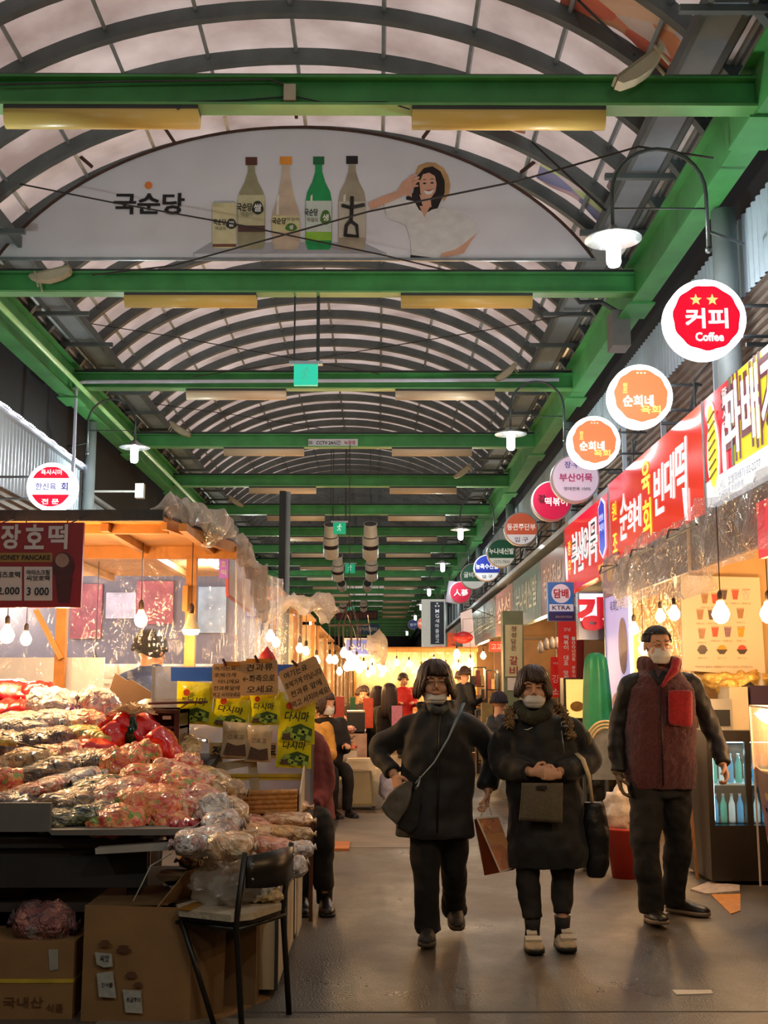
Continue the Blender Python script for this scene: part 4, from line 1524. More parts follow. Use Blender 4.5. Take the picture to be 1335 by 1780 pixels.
# boards hanging on the side curtain
t = thing('hanging_board', 'purple hanging board with white lettering on the stall side', 'sign', P(389, 1005, 8.75))
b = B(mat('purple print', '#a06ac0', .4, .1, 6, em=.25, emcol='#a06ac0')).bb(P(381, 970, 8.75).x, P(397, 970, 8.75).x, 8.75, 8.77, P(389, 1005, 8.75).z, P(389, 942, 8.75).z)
b.build('board', t)
b = B(m_sw)
for i, s in enumerate('씨앗호떡'):
    ptext(b, s, 389, 950 + i * 15, 10, 8.745, .02, 9)
b.build('lettering', t)
t = thing('hanging_board', 'white board with a red edge hung on the side curtain', 'sign', (-1.0, 9.4, 1.9))
q = [PX(396, 938, -1.06), PX(396, 1032, -1.06)]
y0 = q[0].y
b = B(mat('pale pink board', '#d9c4c4', .4, .06, 5))
cn = [P(395, 940, 8.8), P(433, 965, 10.3), P(434, 1062, 10.3), P(395, 1033, 8.8)]
b.poly(cn, (0.015, 0, 0)).build('board', t)
b = B(mat('red edge print', '#c0555a', .5, .1))
for a_, b_ in ((0, 1), (1, 2), (2, 3), (3, 0)):
    b.bar(cn[a_], cn[b_], .02, .03)
b.build('edge_strip', t)
t = thing('hanging_board', 'navy board with white lettering below the draped wrap', 'sign', P(436, 1074, 11.4))
B(mat('navy print', '#2c2f86', .4, .1)).bb(P(425, 1050, 11.4).x, P(446, 1050, 11.4).x, 11.4, 11.43, P(436, 1074, 11.4).z, P(436, 1040, 11.4).z).build('board', t)
b = B(m_sw); ptext(b, '내', 432, 1048, 9, 11.39, .02, 9); ptext(b, '김밥', 437, 1064, 13, 11.39, .02, 17)
b.build('lettering', t)

# inside the stall
b = B(mat('pale stall interior', '#6c6876', .6, .2, 1.5))
b.bb(-6.4, -1.3, 12.2, 12.28, 0, 2.62)
b.build('wall_stall', kind='structure')
m_lilac = mat('lilac poster', '#c0a8c8', .4, .15, 3)
for k, (a, c, y0, y1, cc, l) in enumerate(((125, 175, 1015, 1110, '#8c3848', 'dark red poster on the stall back wall'), (185, 235, 1030, 1075, '#b9b2c8', 'pale poster on the stall back wall above the seller'),
                                            (238, 300, 1010, 1085, '#a04a56', 'rosy poster on the stall back wall'), (345, 392, 1020, 1100, '#8d9fb6', 'bluish poster behind the timber post'))):
    x0, x1, z0, z1 = frontal(a, y0, c, y1, 12.15)
    B(mat('poster ' + cc, cc, .5, .35, 5)).bb(x0, x1, 12.15, 12.18, z0, z1).build('poster', label=l, cat='poster')
m_steelb = mat('brushed steel', '#b8b4ac', .3, .1, 6, metal=.7)
t = thing('work_counter', 'pale steel counter inside the pancake stall', 'counter', (-2.9, 10.9, 0))
B(m_steelb).bb(-4.8, -1.25, 10.6, 11.4, 0, 1.45).build('body', t)
B(m_wht).bb(-4.8, -1.22, 10.5, 11.45, 1.45, 1.49).build('top', t)
for i, px in enumerate((190, 228, 300, 352, 398)):
    c = P(px, 1143, 10.8)
    B(mat('enamel pot', '#d8cdb8', .3, .1), True).lathe([(.10, 1.49), (.13, 1.62), (.12, 1.63), (.11, 1.62)], (c.x, 10.8, 0), 20).build(
        'steel_pot', label='pale enamel pot on the stall counter, %s' % ['first from the picture edge', 'beside the seller', 'by his other shoulder', 'just past the timber post', 'next to the side curtain'][i], cat='pot')
for i, (a, c) in enumerate(((0, 97), (116, 180))):
    x0, x1, z0, z1 = frontal(a - (60 if i == 0 else 0), 1143, c, 1202, 8.75)
    B(mat('frosted panel', '#d9dde2', .25, .08, 3, em=.12, emcol='#dfe6f0')).bb(x0, x1, 8.74, 8.76, z0, z1).build('frosted_panel', label=['frosted glass panel under the dark red sign', 'frosted glass panel between post and seller'][i], cat='panel')
    B(m_wood).bb(x0, x1, 8.72, 8.78, z0 - .05, z0).build('sill_board', label=['timber sill under the frosted panel at the picture edge', 'timber sill under the frosted panel beside the seller'][i], cat='board')
x0, x1, z0, z1 = frontal(-80, 1203, 215, 1250, 8.75)
B(mat('cream drawer front', '#b08a5c', .5, .12)).bb(x0, x1, 8.76, 8.9, .0, z1).build('stall_counter', label='cream timber base of the pancake stall behind the piled bags', cat='counter')
# fluorescent tube and bulbs
tt = thing('tube_light', 'cool white tube light inside the stall next to the post', 'light', P(364, 976, 9.6))
a, c = P(350, 966, 9.4), P(378, 984, 10.2)
B(mat('cool tube glow', '#f4fbff', .3, 0, em=18, emcol='#e8f6ff'), True).tube([a, c], .028, 10).build('tube', tt)
B(m_wht).bar(a + Vector((0, 0, .05)), c + Vector((0, 0, .05)), .08, .04).build('fitting', tt)
B(m_dsteel).tube([(a + c) / 2 + Vector((0, 0, .06)), Vector(((a + c).x / 2, (a + c).y / 2, ZR))], .006, 5).build('hanger', tt)
lamp('tube_glow', (a + c) / 2 - Vector((0, 0, .1)), 60, COOL, .1, tt)
bulb(P(40, 1030, 7.12), 'added bulb hidden behind the dark red menu sign, lighting the heap', ZR, .04, 34)  # these three bulbs are added out of sight to brighten the heap
bulb(P(112, 1035, 7.12), 'second added bulb hidden behind the dark red menu sign, lighting the heap', ZR, .04, 45)
bulb((-2.42, 7.13, 2.12), 'third added bulb behind the dark red menu sign, past the picture edge', 2.46, .04, 55)
bulb(P(245, 1078, 8.35), 'glowing clear bulb hanging in front of the seller in blue', ZR, .048, 13)
bulb(P(332, 1096, 8.30), 'glowing dome bulb hanging in front of the timber post', ZR, .05, 13, big=True)
bulb(P(12, 1105, 9.4), 'glowing bulb behind the plastic under the dark red sign', ZR, .06, 14)
bulb(P(45, 1112, 10.2), 'second glowing bulb behind the plastic under the dark red sign', ZR, .05, 10)
bulb(P(165, 1168, 9.6), 'bright bulb glowing low behind the frosted panel', ZR, .05, 25, light=True, m=mat('white bulb glass', '#ffffff', .3, 0, em=30, emcol='#f4f4ff'))
lamp('stall_light', (-3.2, 10.6, 2.3), 80, (.85, .9, 1.0), .3)
# light on the goods comes from the added bulbs hidden behind the menu sign
for i, (x, y) in enumerate(((-2.5, 6.5), (-1.75, 6.9))):
    pass

# ================================================================ THE GOODS BENCH
m_bench = mat('dark bench board', '#2b2623', .7, .3, 4)
m_greyb = mat('grey foam board', '#6b665f', .7, .15, 5)
t = thing('display_bench', 'dark long bench under the heap of snack bags', 'bench', (-2.3, 6.3, 0))
B(m_bench).poly([(-4.2, 5.38, .70), (-1.02, 5.38, .70), (-.98, 7.4, .98), (-4.2, 7.4, .98)], (0, 0, .04)).build('top', t)
B(m_bench).bb(-4.2, -1.05, 5.42, 5.45, .52, .70).build('apron', t)
for x in (-3.6, -1.12):
    for y in (5.5, 7.3):
        B(m_bench).bb(x - .03, x + .03, y - .03, y + .03, 0, .72).build('leg', t)
B(mat('dark plank', '#3a2f27', .7, .2)).bb(-4.2, -1.0, 5.5, 6.6, .40, .44).build('shelf', t)
B(mat('navy cloth', '#141c44', .8, .2)).bb(-4.2, -1.3, 6.0, 6.03, 0, .68).build('hung_cloth', label='navy cloth hung under the bench', cat='cloth')
for (a, y0, c, y1, l, m) in ((-40, 1396, 86, 1446, 'grey board standing at the front edge of the heap', m_greyb),):
    x0, x1, z0, z1 = frontal(a, y0, c, y1, 5.30)
    B(m).bb(x0, x1, 5.30, 5.33, z0, z1).build('foam_board', label=l, cat='board')
for (pts, l, m) in (([(82, 1443), (330, 1440), (345, 1432), (330, 1452), (90, 1452)], 'thin grey board lying along the bench edge', m_greyb),
                    ([(165, 1475), (330, 1462), (345, 1466), (330, 1476), (166, 1485)], 'pale foam strip under the bench edge', mat('pale foam', '#a8a096', .7, .1))):
    B(m).poly([P(x, y, 5.28) for x, y in pts][::-1], (0, .12, 0)).build('foam_board', label=l, cat='board')
B(mat('red carrier', '#5a1f1c', .6, .3)).bb(P(-30, 1500, 5.6).x, P(35, 1500, 5.6).x, 5.6, 5.9, .445, .56).build('red_box', label='dull red box on the shelf under the bench', cat='box')

# second lower bench toward the street
m_creamp = mat('cream panel', '#c4b292', .5, .15, 3)
t = thing('display_case', 'cream panelled goods case along the street edge with dried squid on top', 'display case', (-.75, 6.5, 0))
B(m_creamp).bb(-.93, -.47, 5.62, 7.3, .03, .42).build('body', t)
b = B(m_dsteel)
for y in (5.62, 6.15, 6.7, 7.28):
    b.bb(-.476, -.464, y - .012, y + .012, .03, .46)
b.bb(-.48, -.46, 5.6, 7.3, .40, .44)
b.bb(-.95, -.46, 5.60, 5.625, .40, .46)
b.build('frame', t)
B(mat('tray grey', '#8b8376', .6, .15)).bb(-.95, -.45, 5.58, 7.32, .44, .46).build('top', t)
B(mat('clear corner sheet', '#c9bfae', .3, .1)).poly([(-.462, 6.9, .0), (-.462, 7.28, .0), (-.45, 7.28, .95), (-.45, 6.9, .80)][::-1], (-.01, 0, 0)).build('side_board', t)


def snackbag(name, lab, px, py, w, h, m, rot=0.0, tied=False, seed=0, group=None, Y=None, d=None, flat=.62, cat='snack bag', parent=None, pinch=True):
    """plump wrapped bag seen at (px, py), w x h in pixels"""
    Y = Y if Y else 5.42 + (1440 - py) * (7.35 - 5.42) / 235
    c = P(px, py, Y)
    k = Y / (_cp - (890 - py) / FPX * _sp) / FPX
    a, bb_, cc = w / 2 * k, (d or max(w, h) * .45) * k, h / 2 * k
    M = Matrix.Rotation(-rot, 3, 'Y')
    b = B(m, True)
    n, mm = 28, 16
    rg = []
    for i in range(mm + 1):
        u = -1 + 2 * i / mm
        pr = (1 - abs(u) ** 3.2) ** .5 if abs(u) < 1 else 0
        flare = .0
        if pinch and abs(u) > .86:
            pr = .20 + (abs(u) - .86) * 2.2
        pr = max(pr, .12)
        ring = []
        for j in range(n):
            an = 2 * PI * j / n
            y, z = math.cos(an), math.sin(an)
            v = Vector((u * a, y * bb_ * pr, z * cc * pr * (.75 if pinch and abs(u) > .86 else 1)))
            q = Vector((u * 2.2 + seed * 3.7, y * 1.3, z * 1.3))
            kk = 1 + .22 * noise.noise(q) + .13 * noise.noise(q * 2.6) + .06 * noise.noise(q * 6)
            v = Vector((v.x * (1 + .05 * noise.noise(q * 1.7)), v.y * kk, v.z * kk))
            ring.append(c + M @ v)
        rg.append(ring)
    b.rings(rg)
    if tied:
        c2 = c + M @ Vector((a * .9, 0, 0))
        b.tube([c2, c2 + M @ Vector((a * .22, 0, .02)), c2 + M @ Vector((a * .5, 0, .05))], [.012, .02, .05], 9)
    return b.build(name, parent, label=lab, cat=None if parent else cat, group=group)


bg = {
    'puff': mat_bag('candy puffs in film', ['#f06a1c', '#f58c38', '#e04018', '#f8a858', '#f07820', '#8aa020', '#f28a48', '#e03014'], 46, .5, 11),
    'pink': mat_bag('pink and white sweets', ['#f0b090', '#e87860', '#f8d8b8', '#d94c40', '#f3c098', '#e89868'], 60, .5, 12),
    'dark': mat_bag('dark jujubes in film', ['#2a1a18', '#40282a', '#5c3c34', '#1d1418', '#6b4a3c', '#3a2634'], 42, .6, 10),
    'green': mat_bag('dried seaweed in film', ['#26301a', '#3d4a22', '#1a2214', '#6b7038', '#2f3a20', '#8a8048'], 30, .7, 10, stretch=(1, 1, 3)),
    'tan': mat_bag('tan crackers in film', ['#c09a60', '#a87c48', '#d9b880', '#8f6a3c', '#c8a46a', '#b0884e'], 36, .6, 10),
    'brown': mat_bag('brown dried fish in film', ['#6b4e30', '#8f6c44', '#4f3a26', '#a88658', '#5c4630'], 30, .7, 10, stretch=(1, 1, 3)),
    'squid': mat_bag('dried squid in film', ['#d8a878', '#e6c094', '#c08a5c', '#edd0a8', '#cf9a70'], 24, .5, 8, stretch=(1, 3, 3)),
    'rose': mat_bag('pink sausages in film', ['#d98c78', '#e8a890', '#c47060', '#efc0a8'], 20, .5, 8, stretch=(1, 3, 3)),
    'red': mat('glossy red wrapper', '#d8141a', .3, .15, 9, .5, 14, coat=1.0),
    'redd': mat('glossy deep red wrapper', '#a8101c', .3, .2, 9, .5, 14, coat=1.0),
    'purple': mat('glossy purple wrapper', '#3a1450', .3, .2, 9, .5, 14, coat=1.0),
    'orange': mat('glossy orange wrapper', '#e07818', .35, .15, 9, .4, 14, coat=1.0),
    'clear': mat_bag('crinkled clear film over pale sweets', ['#e8d8d0', '#cbb8b0', '#f4ece8', '#d8a8a0', '#b8a8a8', '#e6c8b8'], 34, .8, 13),
    'white': mat_bag('white plastic over goods', ['#d8cfc4', '#bfb4a8', '#efe8de', '#8f867c'], 14, .8, 9),
    'yellow': mat_bag('yellow wrapped snacks', ['#d8b838', '#e6cc60', '#b89428', '#6a9a58', '#e0c048'], 30, .6, 10),
}
J = 0
LAY = [
    # px, py, w, h, kind, rot, label
    (30, 1212, 110, 40, 'redd', -.1, 'deep red wrapper bag at the top of the heap by the picture edge'),
    (25, 1203, 50, 26, 'yellow', .3, 'small yellow and green wrapper on the topmost red bag'),
    (62, 1222, 72, 50, 'red', .2, 'bright red bag at the top of the heap under the frosted panel'),
    (8, 1240, 80, 34, 'red', .1, 'bright red bag half under clear film at the picture edge'),
    (92, 1232, 90, 52, 'clear', -.2, 'clear crinkled bag of pale sweets below the timber sill'),
    (172, 1232, 70, 48, 'clear', -.5, 'tall clear bag of pale sweets leaning beside the white dried roots'),
    (40, 1262, 130, 34, 'clear', .1, 'long clear wrapper lying across the red bags'),
    (110, 1256, 90, 30, 'clear', -.15, 'clear bag of sweets next to the purple wrapper'),
    (112, 1246, 48, 24, 'purple', .35, 'small glossy purple wrapper'),
    (85, 1268, 44, 16, 'red', .1, 'small red wrapper beside the purple one'),
    (15, 1262, 60, 20, 'orange', -.1, 'orange wrapper lying at the picture edge high on the heap'),
    (150, 1258, 70, 34, 'pink', -.1, 'bag of tiny pink and white sweets below the tall clear bag'),
    (85, 1288, 110, 34, 'dark', .08, 'bag of dark purple beans high on the heap'),
    (15, 1300, 90, 40, 'dark', -.1, 'bag of dark jujubes at the picture edge'),
    (160, 1282, 90, 30, 'yellow', -.1, 'yellow wrapped snack bag with a green mark'),
    (140, 1296, 46, 24, 'orange', .5, 'pointed orange wrapper in mid heap'),
    (62, 1308, 80, 18, 'tan', .1, 'flat tan packet with a paper label'),
    (195, 1285, 54, 46, 'red', -1.0, 'standing red pouch with a gold sheen, the pointed one nearest the dried roots'),
    (245, 1272, 100, 40, 'red', -.5, 'long glossy red pouch lying slantwise beside the wooden box'),
    (285, 1298, 70, 34, 'red', -.9, 'pointed red pouch against the wooden box'),
    (172, 1304, 66, 26, 'red', -.2, 'flat red pouch in mid heap'),
    (100, 1316, 90, 32, 'pink', .2, 'bag of pink striped candies in mid heap'),
    (40, 1330, 110, 40, 'tan', .25, 'bag of tan crackers near the picture edge'),
    (150, 1328, 110, 34, 'brown', .12, 'bag of brown dried fish in mid heap'),
    (75, 1346, 120, 34, 'brown', .25, 'bag of brown dried fish under the pink candies'),
    (10, 1362, 80, 36, 'puff', .1, 'bag of orange and green sweets at the picture edge'),
    (115, 1362, 120, 30, 'clear', .25, 'long clear bag with pale contents in mid heap'),
    (60, 1380, 120, 30, 'pink', .3, 'slanting bag of pinkish sweets low in the heap'),
    (165, 1376, 110, 36, 'green', .15, 'bag of dried green seaweed in mid heap'),
    (110, 1400, 130, 36, 'brown', .2, 'bag of brown strips low in the heap'),
    (20, 1398, 100, 30, 'dark', 0, 'bag of black beans behind the grey board'),
    (150, 1420, 130, 36, 'green', .1, 'dark bag of seaweed at the front edge of the heap'),
    (95, 1432, 70, 24, 'green', 0, 'small dark seaweed bag at the front edge'),
    (215, 1340, 78, 60, 'puff', .1, 'round bag of orange puffed sweets beside the red pouches'),
    (250, 1325, 60, 50, 'puff', -.2, 'topmost plump bag of orange puffed sweets'),
    (255, 1366, 96, 50, 'puff', .05, 'plump orange sweets bag in the middle of the orange group'),
    (305, 1352, 90, 40, 'pink', -.3, 'pink sweets bag behind the orange group'),
    (318, 1380, 90, 44, 'puff', -.25, 'orange sweets bag on the street side of the orange group'),
    (205, 1392, 110, 52, 'pink', .1, 'pink speckled sweets bag below the seaweed'),
    (262, 1410, 120, 60, 'puff', .05, 'largest bag of orange puffed sweets near the front edge'),
    (205, 1430, 100, 44, 'puff', .05, 'orange and green sweets bag at the front edge'),
    (330, 1405, 80, 36, 'pink', -.4, 'pink sweets bag sliding off the heap'),
    (345, 1390, 60, 26, 'red', -.4, 'red wrapper among the last sweets bags'),
    (300, 1432, 60, 30, 'puff', 0, 'small orange sweets bag at the corner of the heap'),
    (325, 1328, 46, 26, 'pink', 0, 'small cup-like packet of orange and green sweets by the wooden box'),
    (360, 1355, 80, 30, 'tan', -.1, 'bag of tan crackers on the street end of the heap'),
    (395, 1375, 60, 28, 'tan', -.1, 'bag of pale crackers below the yellow tape'),
    (310, 1445, 36, 26, 'redd', .5, 'twisted pink and red cloth tie at the heap corner'),
    (340, 1440, 28, 34, 'redd', 1.2, 'deep red twist of cloth at the heap corner'),
    (365, 1395, 80, 34, 'rose', -.5, 'pink cellophane bag slipping between heap and fish packets'),
    (395, 1412, 70, 36, 'squid', -.3, 'pale golden bag in the gap beside the white bag'),
    (385, 1440, 70, 40, 'clear', .2, 'crinkled clear bag in front of the white bag'),
    (350, 1462, 90, 34, 'clear', .1, 'thin clear wrapper drooping over the bench corner'),
    (400, 1470, 80, 34, 'squid', .0, 'golden packet where the bench meets the street-side case'),
    (330, 1365, 90, 44, 'pink', -.2, 'large pink and cream sweets bag behind the orange one at the street side'),
    (375, 1420, 60, 56, 'white', .3, 'translucent white bag at the heap corner'),
]
for i, (px, py, w, h, k, r, l) in enumerate(LAY):
    snackbag('wrapped_bag' if k in ('red', 'redd', 'purple', 'orange', 'yellow') else 'snack_bag', l, px, py, w * 1.2, h * 1.45, bg[k], r, False, i * 1.7, Y=(5.42 + (1440 - py) * (7.35 - 5.42) / 235), pinch=k not in ('dark',))
# what fills the heap underneath: one sloping mass of jumbled packets nobody could count
def heap(u, v):
    x = -4.2 + 3.15 * u
    y = 5.40 + 2.05 * v
    z = .76 + v * .46 + .06 * noise.noise(Vector((x * 4, y * 4, 0))) + .03 * noise.noise(Vector((x * 11, y * 11, 3)))
    if u > .93:
        z -= (u - .93) * 4 * .3
    return (x, y, z)
B(bg['tan'], True).grid(heap, 90, 60).build('packet_jumble', label='jumble of small snack packets underneath the bags', cat='snack packets', kind='stuff')
# more bags on the hidden-in-shadow left part of the bench, beyond the picture edge a little
for i in range(7):
    snackbag('snack_bag', 'snack bag at the far end of the bench past the picture edge', -70 - 10 * (i % 2), 1215 + i * 33, 120, 46, bg[('pink', 'tan', 'brown', 'clear')[i % 4]], .1 * i, seed=40 + i, group='bags past the picture edge')

SQ = [
    (440, 1408, 130, 26, 'squid', -.1, 'upper flat packet of dried squid below the yellow tape'),
    (490, 1400, 110, 24, 'squid', -.05, 'dried squid packet at the far end of the street-side case'),
    (430, 1428, 110, 26, 'rose', -.2, 'pink packet of dried sausage behind the white bag'),
    (500, 1424, 100, 26, 'squid', -.05, 'dried squid packet in the second row'),
    (450, 1446, 120, 28, 'squid', -.1, 'long pale packet of dried fish in mid row'),
    (505, 1450, 90, 28, 'tan', 0, 'packet of brown dried fish near the street edge'),
    (420, 1462, 70, 26, 'tan', .2, 'small golden packet in front of the dried squid'),
    (470, 1470, 100, 28, 'rose', -.1, 'pinkish dried fish packet in front'),
    (520, 1478, 60, 30, 'clear', .2, 'crinkled clear packet at the street edge'),
    (400, 1488, 110, 26, 'brown', -.1, 'dark reddish packet behind the chair back'),
    (445, 1500, 90, 24, 'tan', -.05, 'golden packet behind the chair back'),
    (350, 1500, 90, 22, 'brown', -.1, 'flat glossy brown packet on the cardboard'),
    (512, 1508, 54, 36, 'clear', .4, 'crumpled clear wrapper hanging at the case corner'),
]
for i, (px, py, w, h, k, r, l) in enumerate(SQ):
    Y = 5.55 + (1510 - py) * 1.65 / 110
    snackbag('fish_packet', l, px, py, w, h, bg[k], r, False, 60 + i * 2.3, Y=Y, cat='packet', d=max(w, h) * .35)
def heap2(u, v):
    x = -.97 + .50 * u
    y = 5.60 + 1.7 * v
    z = .465 + (.05 + .16 * v) * min(1, min(u, 1 - u) * 6) + .03 * noise.noise(Vector((x * 9, y * 9, 3)))
    return (x, y, max(z, .465))
B(bg['squid'], True).grid(heap2, 24, 50).build('packet_jumble', label='jumble of dried fish packets underneath, on the street-side case', cat='fish packets', kind='stuff')
b = B(mat('bundled yellow sticks', '#b07a3c', .5, .3, 40), True)
for i in range(26):
    z, y = .70 + .026 * (i // 6), 6.86 + .04 * (i % 6)
    b.tube([(-.83, y, z), (-.47, y + .01, z + .01)], .017, 6)
b.build('stick_bundle', label='bundle of brown dried sticks at the back of the street-side case', cat='bundle')

# white dried roots, bottle, wooden box, cards behind the heap
c = P(232, 1226, 6.7)
t = thing('dried_root_bundle', 'sheaf of thin white dried roots standing beside the wooden box', 'dried roots', c - Vector((0, 0, .12)))
b = B(mat('pale dried roots', '#d8c09c', .6, .15, 30))
for i in range(130):
    a, e = random.uniform(-1.7, 1.7), random.uniform(-1, 1)
    d = Vector((math.sin(a), e * .5, math.cos(a) * .55))
    p0 = c + Vector((random.uniform(-.02, .02), random.uniform(-.03, .03), -.05))
    b.tube([p0, p0 + d * .06 + Vector((0, 0, .02)), p0 + d * random.uniform(.09, .13)], .0025, 4, False)
b.build('roots', t)
B(bg['orange']).box(c + Vector((0, 0, -.07)), (.05, .05, .05), top=(.5, .5)).build('label_band', t)
m_bot = mat('dark green glass', '#1d3a28', .15, .1)
B(m_bot, True).lathe([(.045, -.22), (.045, -.12), (.018, -.09), (.018, -.06)], c + Vector((0.01, -.05, 0)), 14).build('glass_bottle', label='dark green bottle half hidden by the dried roots', cat='bottle')
m_dwood = mat('reddish dark wood', '#54301f', .35, .2, 8, coat=.3)
t = thing('wooden_box', 'reddish brown wooden box with an open front behind the red pouches', 'box', (P(265, 1300, 7.0).x, 7.0, .9))
x0, x1, z0, z1 = frontal(222, 1234, 311, 1312, 6.9)
b = B(m_dwood)
b.bb(x0, x1, 6.9, 7.25, z1 - .02, z1)
b.bb(x1 - .03, x1, 6.88, 7.25, z0 - .1, z1)
b.bb(x0, x1, 7.2, 7.25, z0 - .1, z1)
b.bb(x0, x1, 6.9, 7.25, z1 - .11, z1 - .095)
b.build('box_body', t)
B(mat('dark lid', '#3a221a', .2, .1, coat=.6)).poly([(x0, 6.9, z1 + .002), (x1, 6.9, z1 + .002), (x1 + .02, 7.25, z1 + .05), (x0 + .03, 7.25, z1 + .05)], (0, 0, .012)).build('lid', t)
B(m_creamp).bb(x1 - .10, x1 - .05, 6.885, 6.9, z1 - .055, z1 - .035).build('paper_label', t)
b = B(mat('dark card', '#5a4632', .7, .15, 6))
b.poly([P(x, y, 7.6) for x, y in ((183, 1222), (200, 1170), (285, 1222))][::-1], (0, .02, 0))
b.build('cardboard_flap', label='dark pointed cardboard flap propped in front of the seller', cat='cardboard')
B(MATS['dark card']).poly([P(x, y, 7.55) for x, y in ((192, 1224), (226, 1180), (300, 1226))][::-1], (0, .02, 0)).build('cardboard_flap', label='second cardboard flap overlapping the first, lower one', cat='cardboard')
B(m_dwood).tube([P(258, 1223, 6.85), P(361, 1220, 6.85)], .008, 6).build('wooden_stick', label='thin dark stick lying across the lid of the wooden box', cat='stick')
t = thing('back_scratcher', 'wooden rod with a yellow foam head lying on the heap', 'rod', P(30, 1290, 6.2))
B(bg['yellow'], True).tube([P(-40, 1287, 6.15), P(30, 1292, 6.15)], [.022, .018], 10).build('foam_head', t)
B(m_dwood).tube([P(28, 1292, 6.15), P(80, 1302, 6.15)], [.006, .004], 6).build('rod', t)

# ================================================================ CLEAR PANEL WITH HANGING PACKS
YD = 7.28
t = thing('plastic_screen', 'taped clear plastic panel at the end of the goods bench', 'panel', (-.9, YD, .7))
x0, x1, z0, z1 = frontal(264, 1158, 544, 1420, YD + .05)
B(mat_film('bluish panel film', '#a9b0c0', .45, .3, (3, 3, 3), .85, .15)).bb(x0, x1, YD + .05, YD + .058, z0, z1).build('sheet', t)
m_tape = mat('blue tape', '#2f5fc4', .4, .08, 6)
m_yt = mat('yellowed tape', '#c8a838', .35, .15, 10)
m_ct = mat('pale parcel tape', '#b9a98c', .35, .15, 10)
b = B(m_tape)
pquad(b, 297, 1160, 372, 1184, YD + .04); pquad(b, 481, 1155, 530, 1175, YD + .04)
b.build('blue_tape', t)
b = B(m_yt)
pquad(b, 372, 1345, 530, 1356, YD + .04)
b.bar(P(371, 1349, YD + .035), P(529, 1349, YD + .035), .012, .012)
pquad(b, 380, 1300, 386, 1352, YD + .039)
b.build('yellow_tape', t)
b = B(m_ct)
b.poly([P(x, y, YD + .038) for x, y in ((355, 1330), (440, 1318), (442, 1330), (358, 1345))][::-1])
b.poly([P(x, y, YD + .037) for x, y in ((430, 1322), (446, 1322), (456, 1400), (438, 1400))][::-1])
pquad(b, 527, 1300, 531, 1400, YD + .036)
b.build('parcel_tape', t)
for x in (x0 + .01, x1 - .01):
    B(m_dwood).bb(x - .012, x + .012, YD + .06, YD + .08, .0, z1).build('post', t)

m_pack = mat('yellow green pouch', '#e6dc1c', .25, .12, 12, .3, 16, coat=1)
m_kelp = mat('pale green kelp print', '#9fb84a', .4, .15, 20)
m_kelpd = mat('dark green kelp print', '#3f5a20', .4, .2, 20)
m_pkb = mat('brown snack print', '#5c4434', .4, .3, 60)


def pouch(px0, py0, px1, py1, tilt, lab, Y=YD, kelp=True):
    cx, cy = (px0 + px1) / 2, (py0 + py1) / 2
    c = P(cx, cy, Y)
    k = Y / (_cp - (890 - cy) / FPX * _sp) / FPX
    w, h = (px1 - px0) * k, (py1 - py0) * k
    ct, st = math.cos(tilt), math.sin(tilt)
    X, Z = Vector((ct, 0, st)), Vector((-st, 0, ct))
    t = thing('kelp_pouch' if kelp else 'snack_pouch', lab, 'pouch', c)

    def f(u, v):
        a, b_ = u * 2 - 1, v * 2 - 1
        bul = .018 * (1 - a ** 4) * (1 - b_ ** 4) + .004 * noise.noise(Vector((a * 4, b_ * 4, px0)))
        return c + X * (a * w / 2 * (1 - .03 * math.cos(b_ * 3))) + Z * (b_ * h / 2) - Vector((0, bul, 0))
    m = m_pack if kelp else mat('beige snack pouch', '#cbb48c', .3, .12, 12, .3, 16, coat=1)
    B(m, True).grid(f, 10, 12).build('pouch_body', t)
    o = lambda x, z, l=.024: c + X * (x * w) + Z * (z * h) - Vector((0, l, 0))
    if kelp:
        b = B(m_ink)
        b.text('다시마', o(.0, .04, .023), X, Z, h * .20, .012, w * .66, lift=.002, shear=.15)
        b.build('lettering', t)
        b = B(mat('red badge print', '#d8502a', .4, .1))
        b.poly([o(-.22 + .09 * math.cos(a), .24 + .075 * math.sin(a) * w / h * 1.2, .022) for a in [2 * PI * i / 14 for i in range(14)]])
        b.use(m_kelpd)
        b.poly([o(x, z, .0215) for x, z in ((-.4, -.42), (.42, -.42), (.44, -.2), (.1, -.1), (-.3, -.22))])
        b.use(m_kelp)
        for i in range(7):
            x, z = -.32 + .11 * i, -.30 + .09 * math.sin(i * 1.7)
            b.poly([o(x - .09, z - .05, .0225), o(x + .08, z - .08, .0225), o(x + .12, z + .01, .0225), o(x - .05, z + .05, .0225)])
        b.use(m_pkb).poly([o(x, z, .023) for x, z in ((-.36, -.42), (-.16, -.42), (-.16, -.30), (-.36, -.30))])
        b.build('print', t)
    else:
        b = B(m_pkb)
        b.poly([o(x, z, .0215) for x, z in ((-.4, -.42), (.42, -.42), (.36, -.1), (.05, -.16), (-.3, -.08))])
        b.use(mat('grey brown lettering', '#8a7660', .5, .1)).text('건표고', o(0, .1, .023), X, Z, h * .13, .01, w * .6, lift=.002)
        b.build('print', t)
    return t


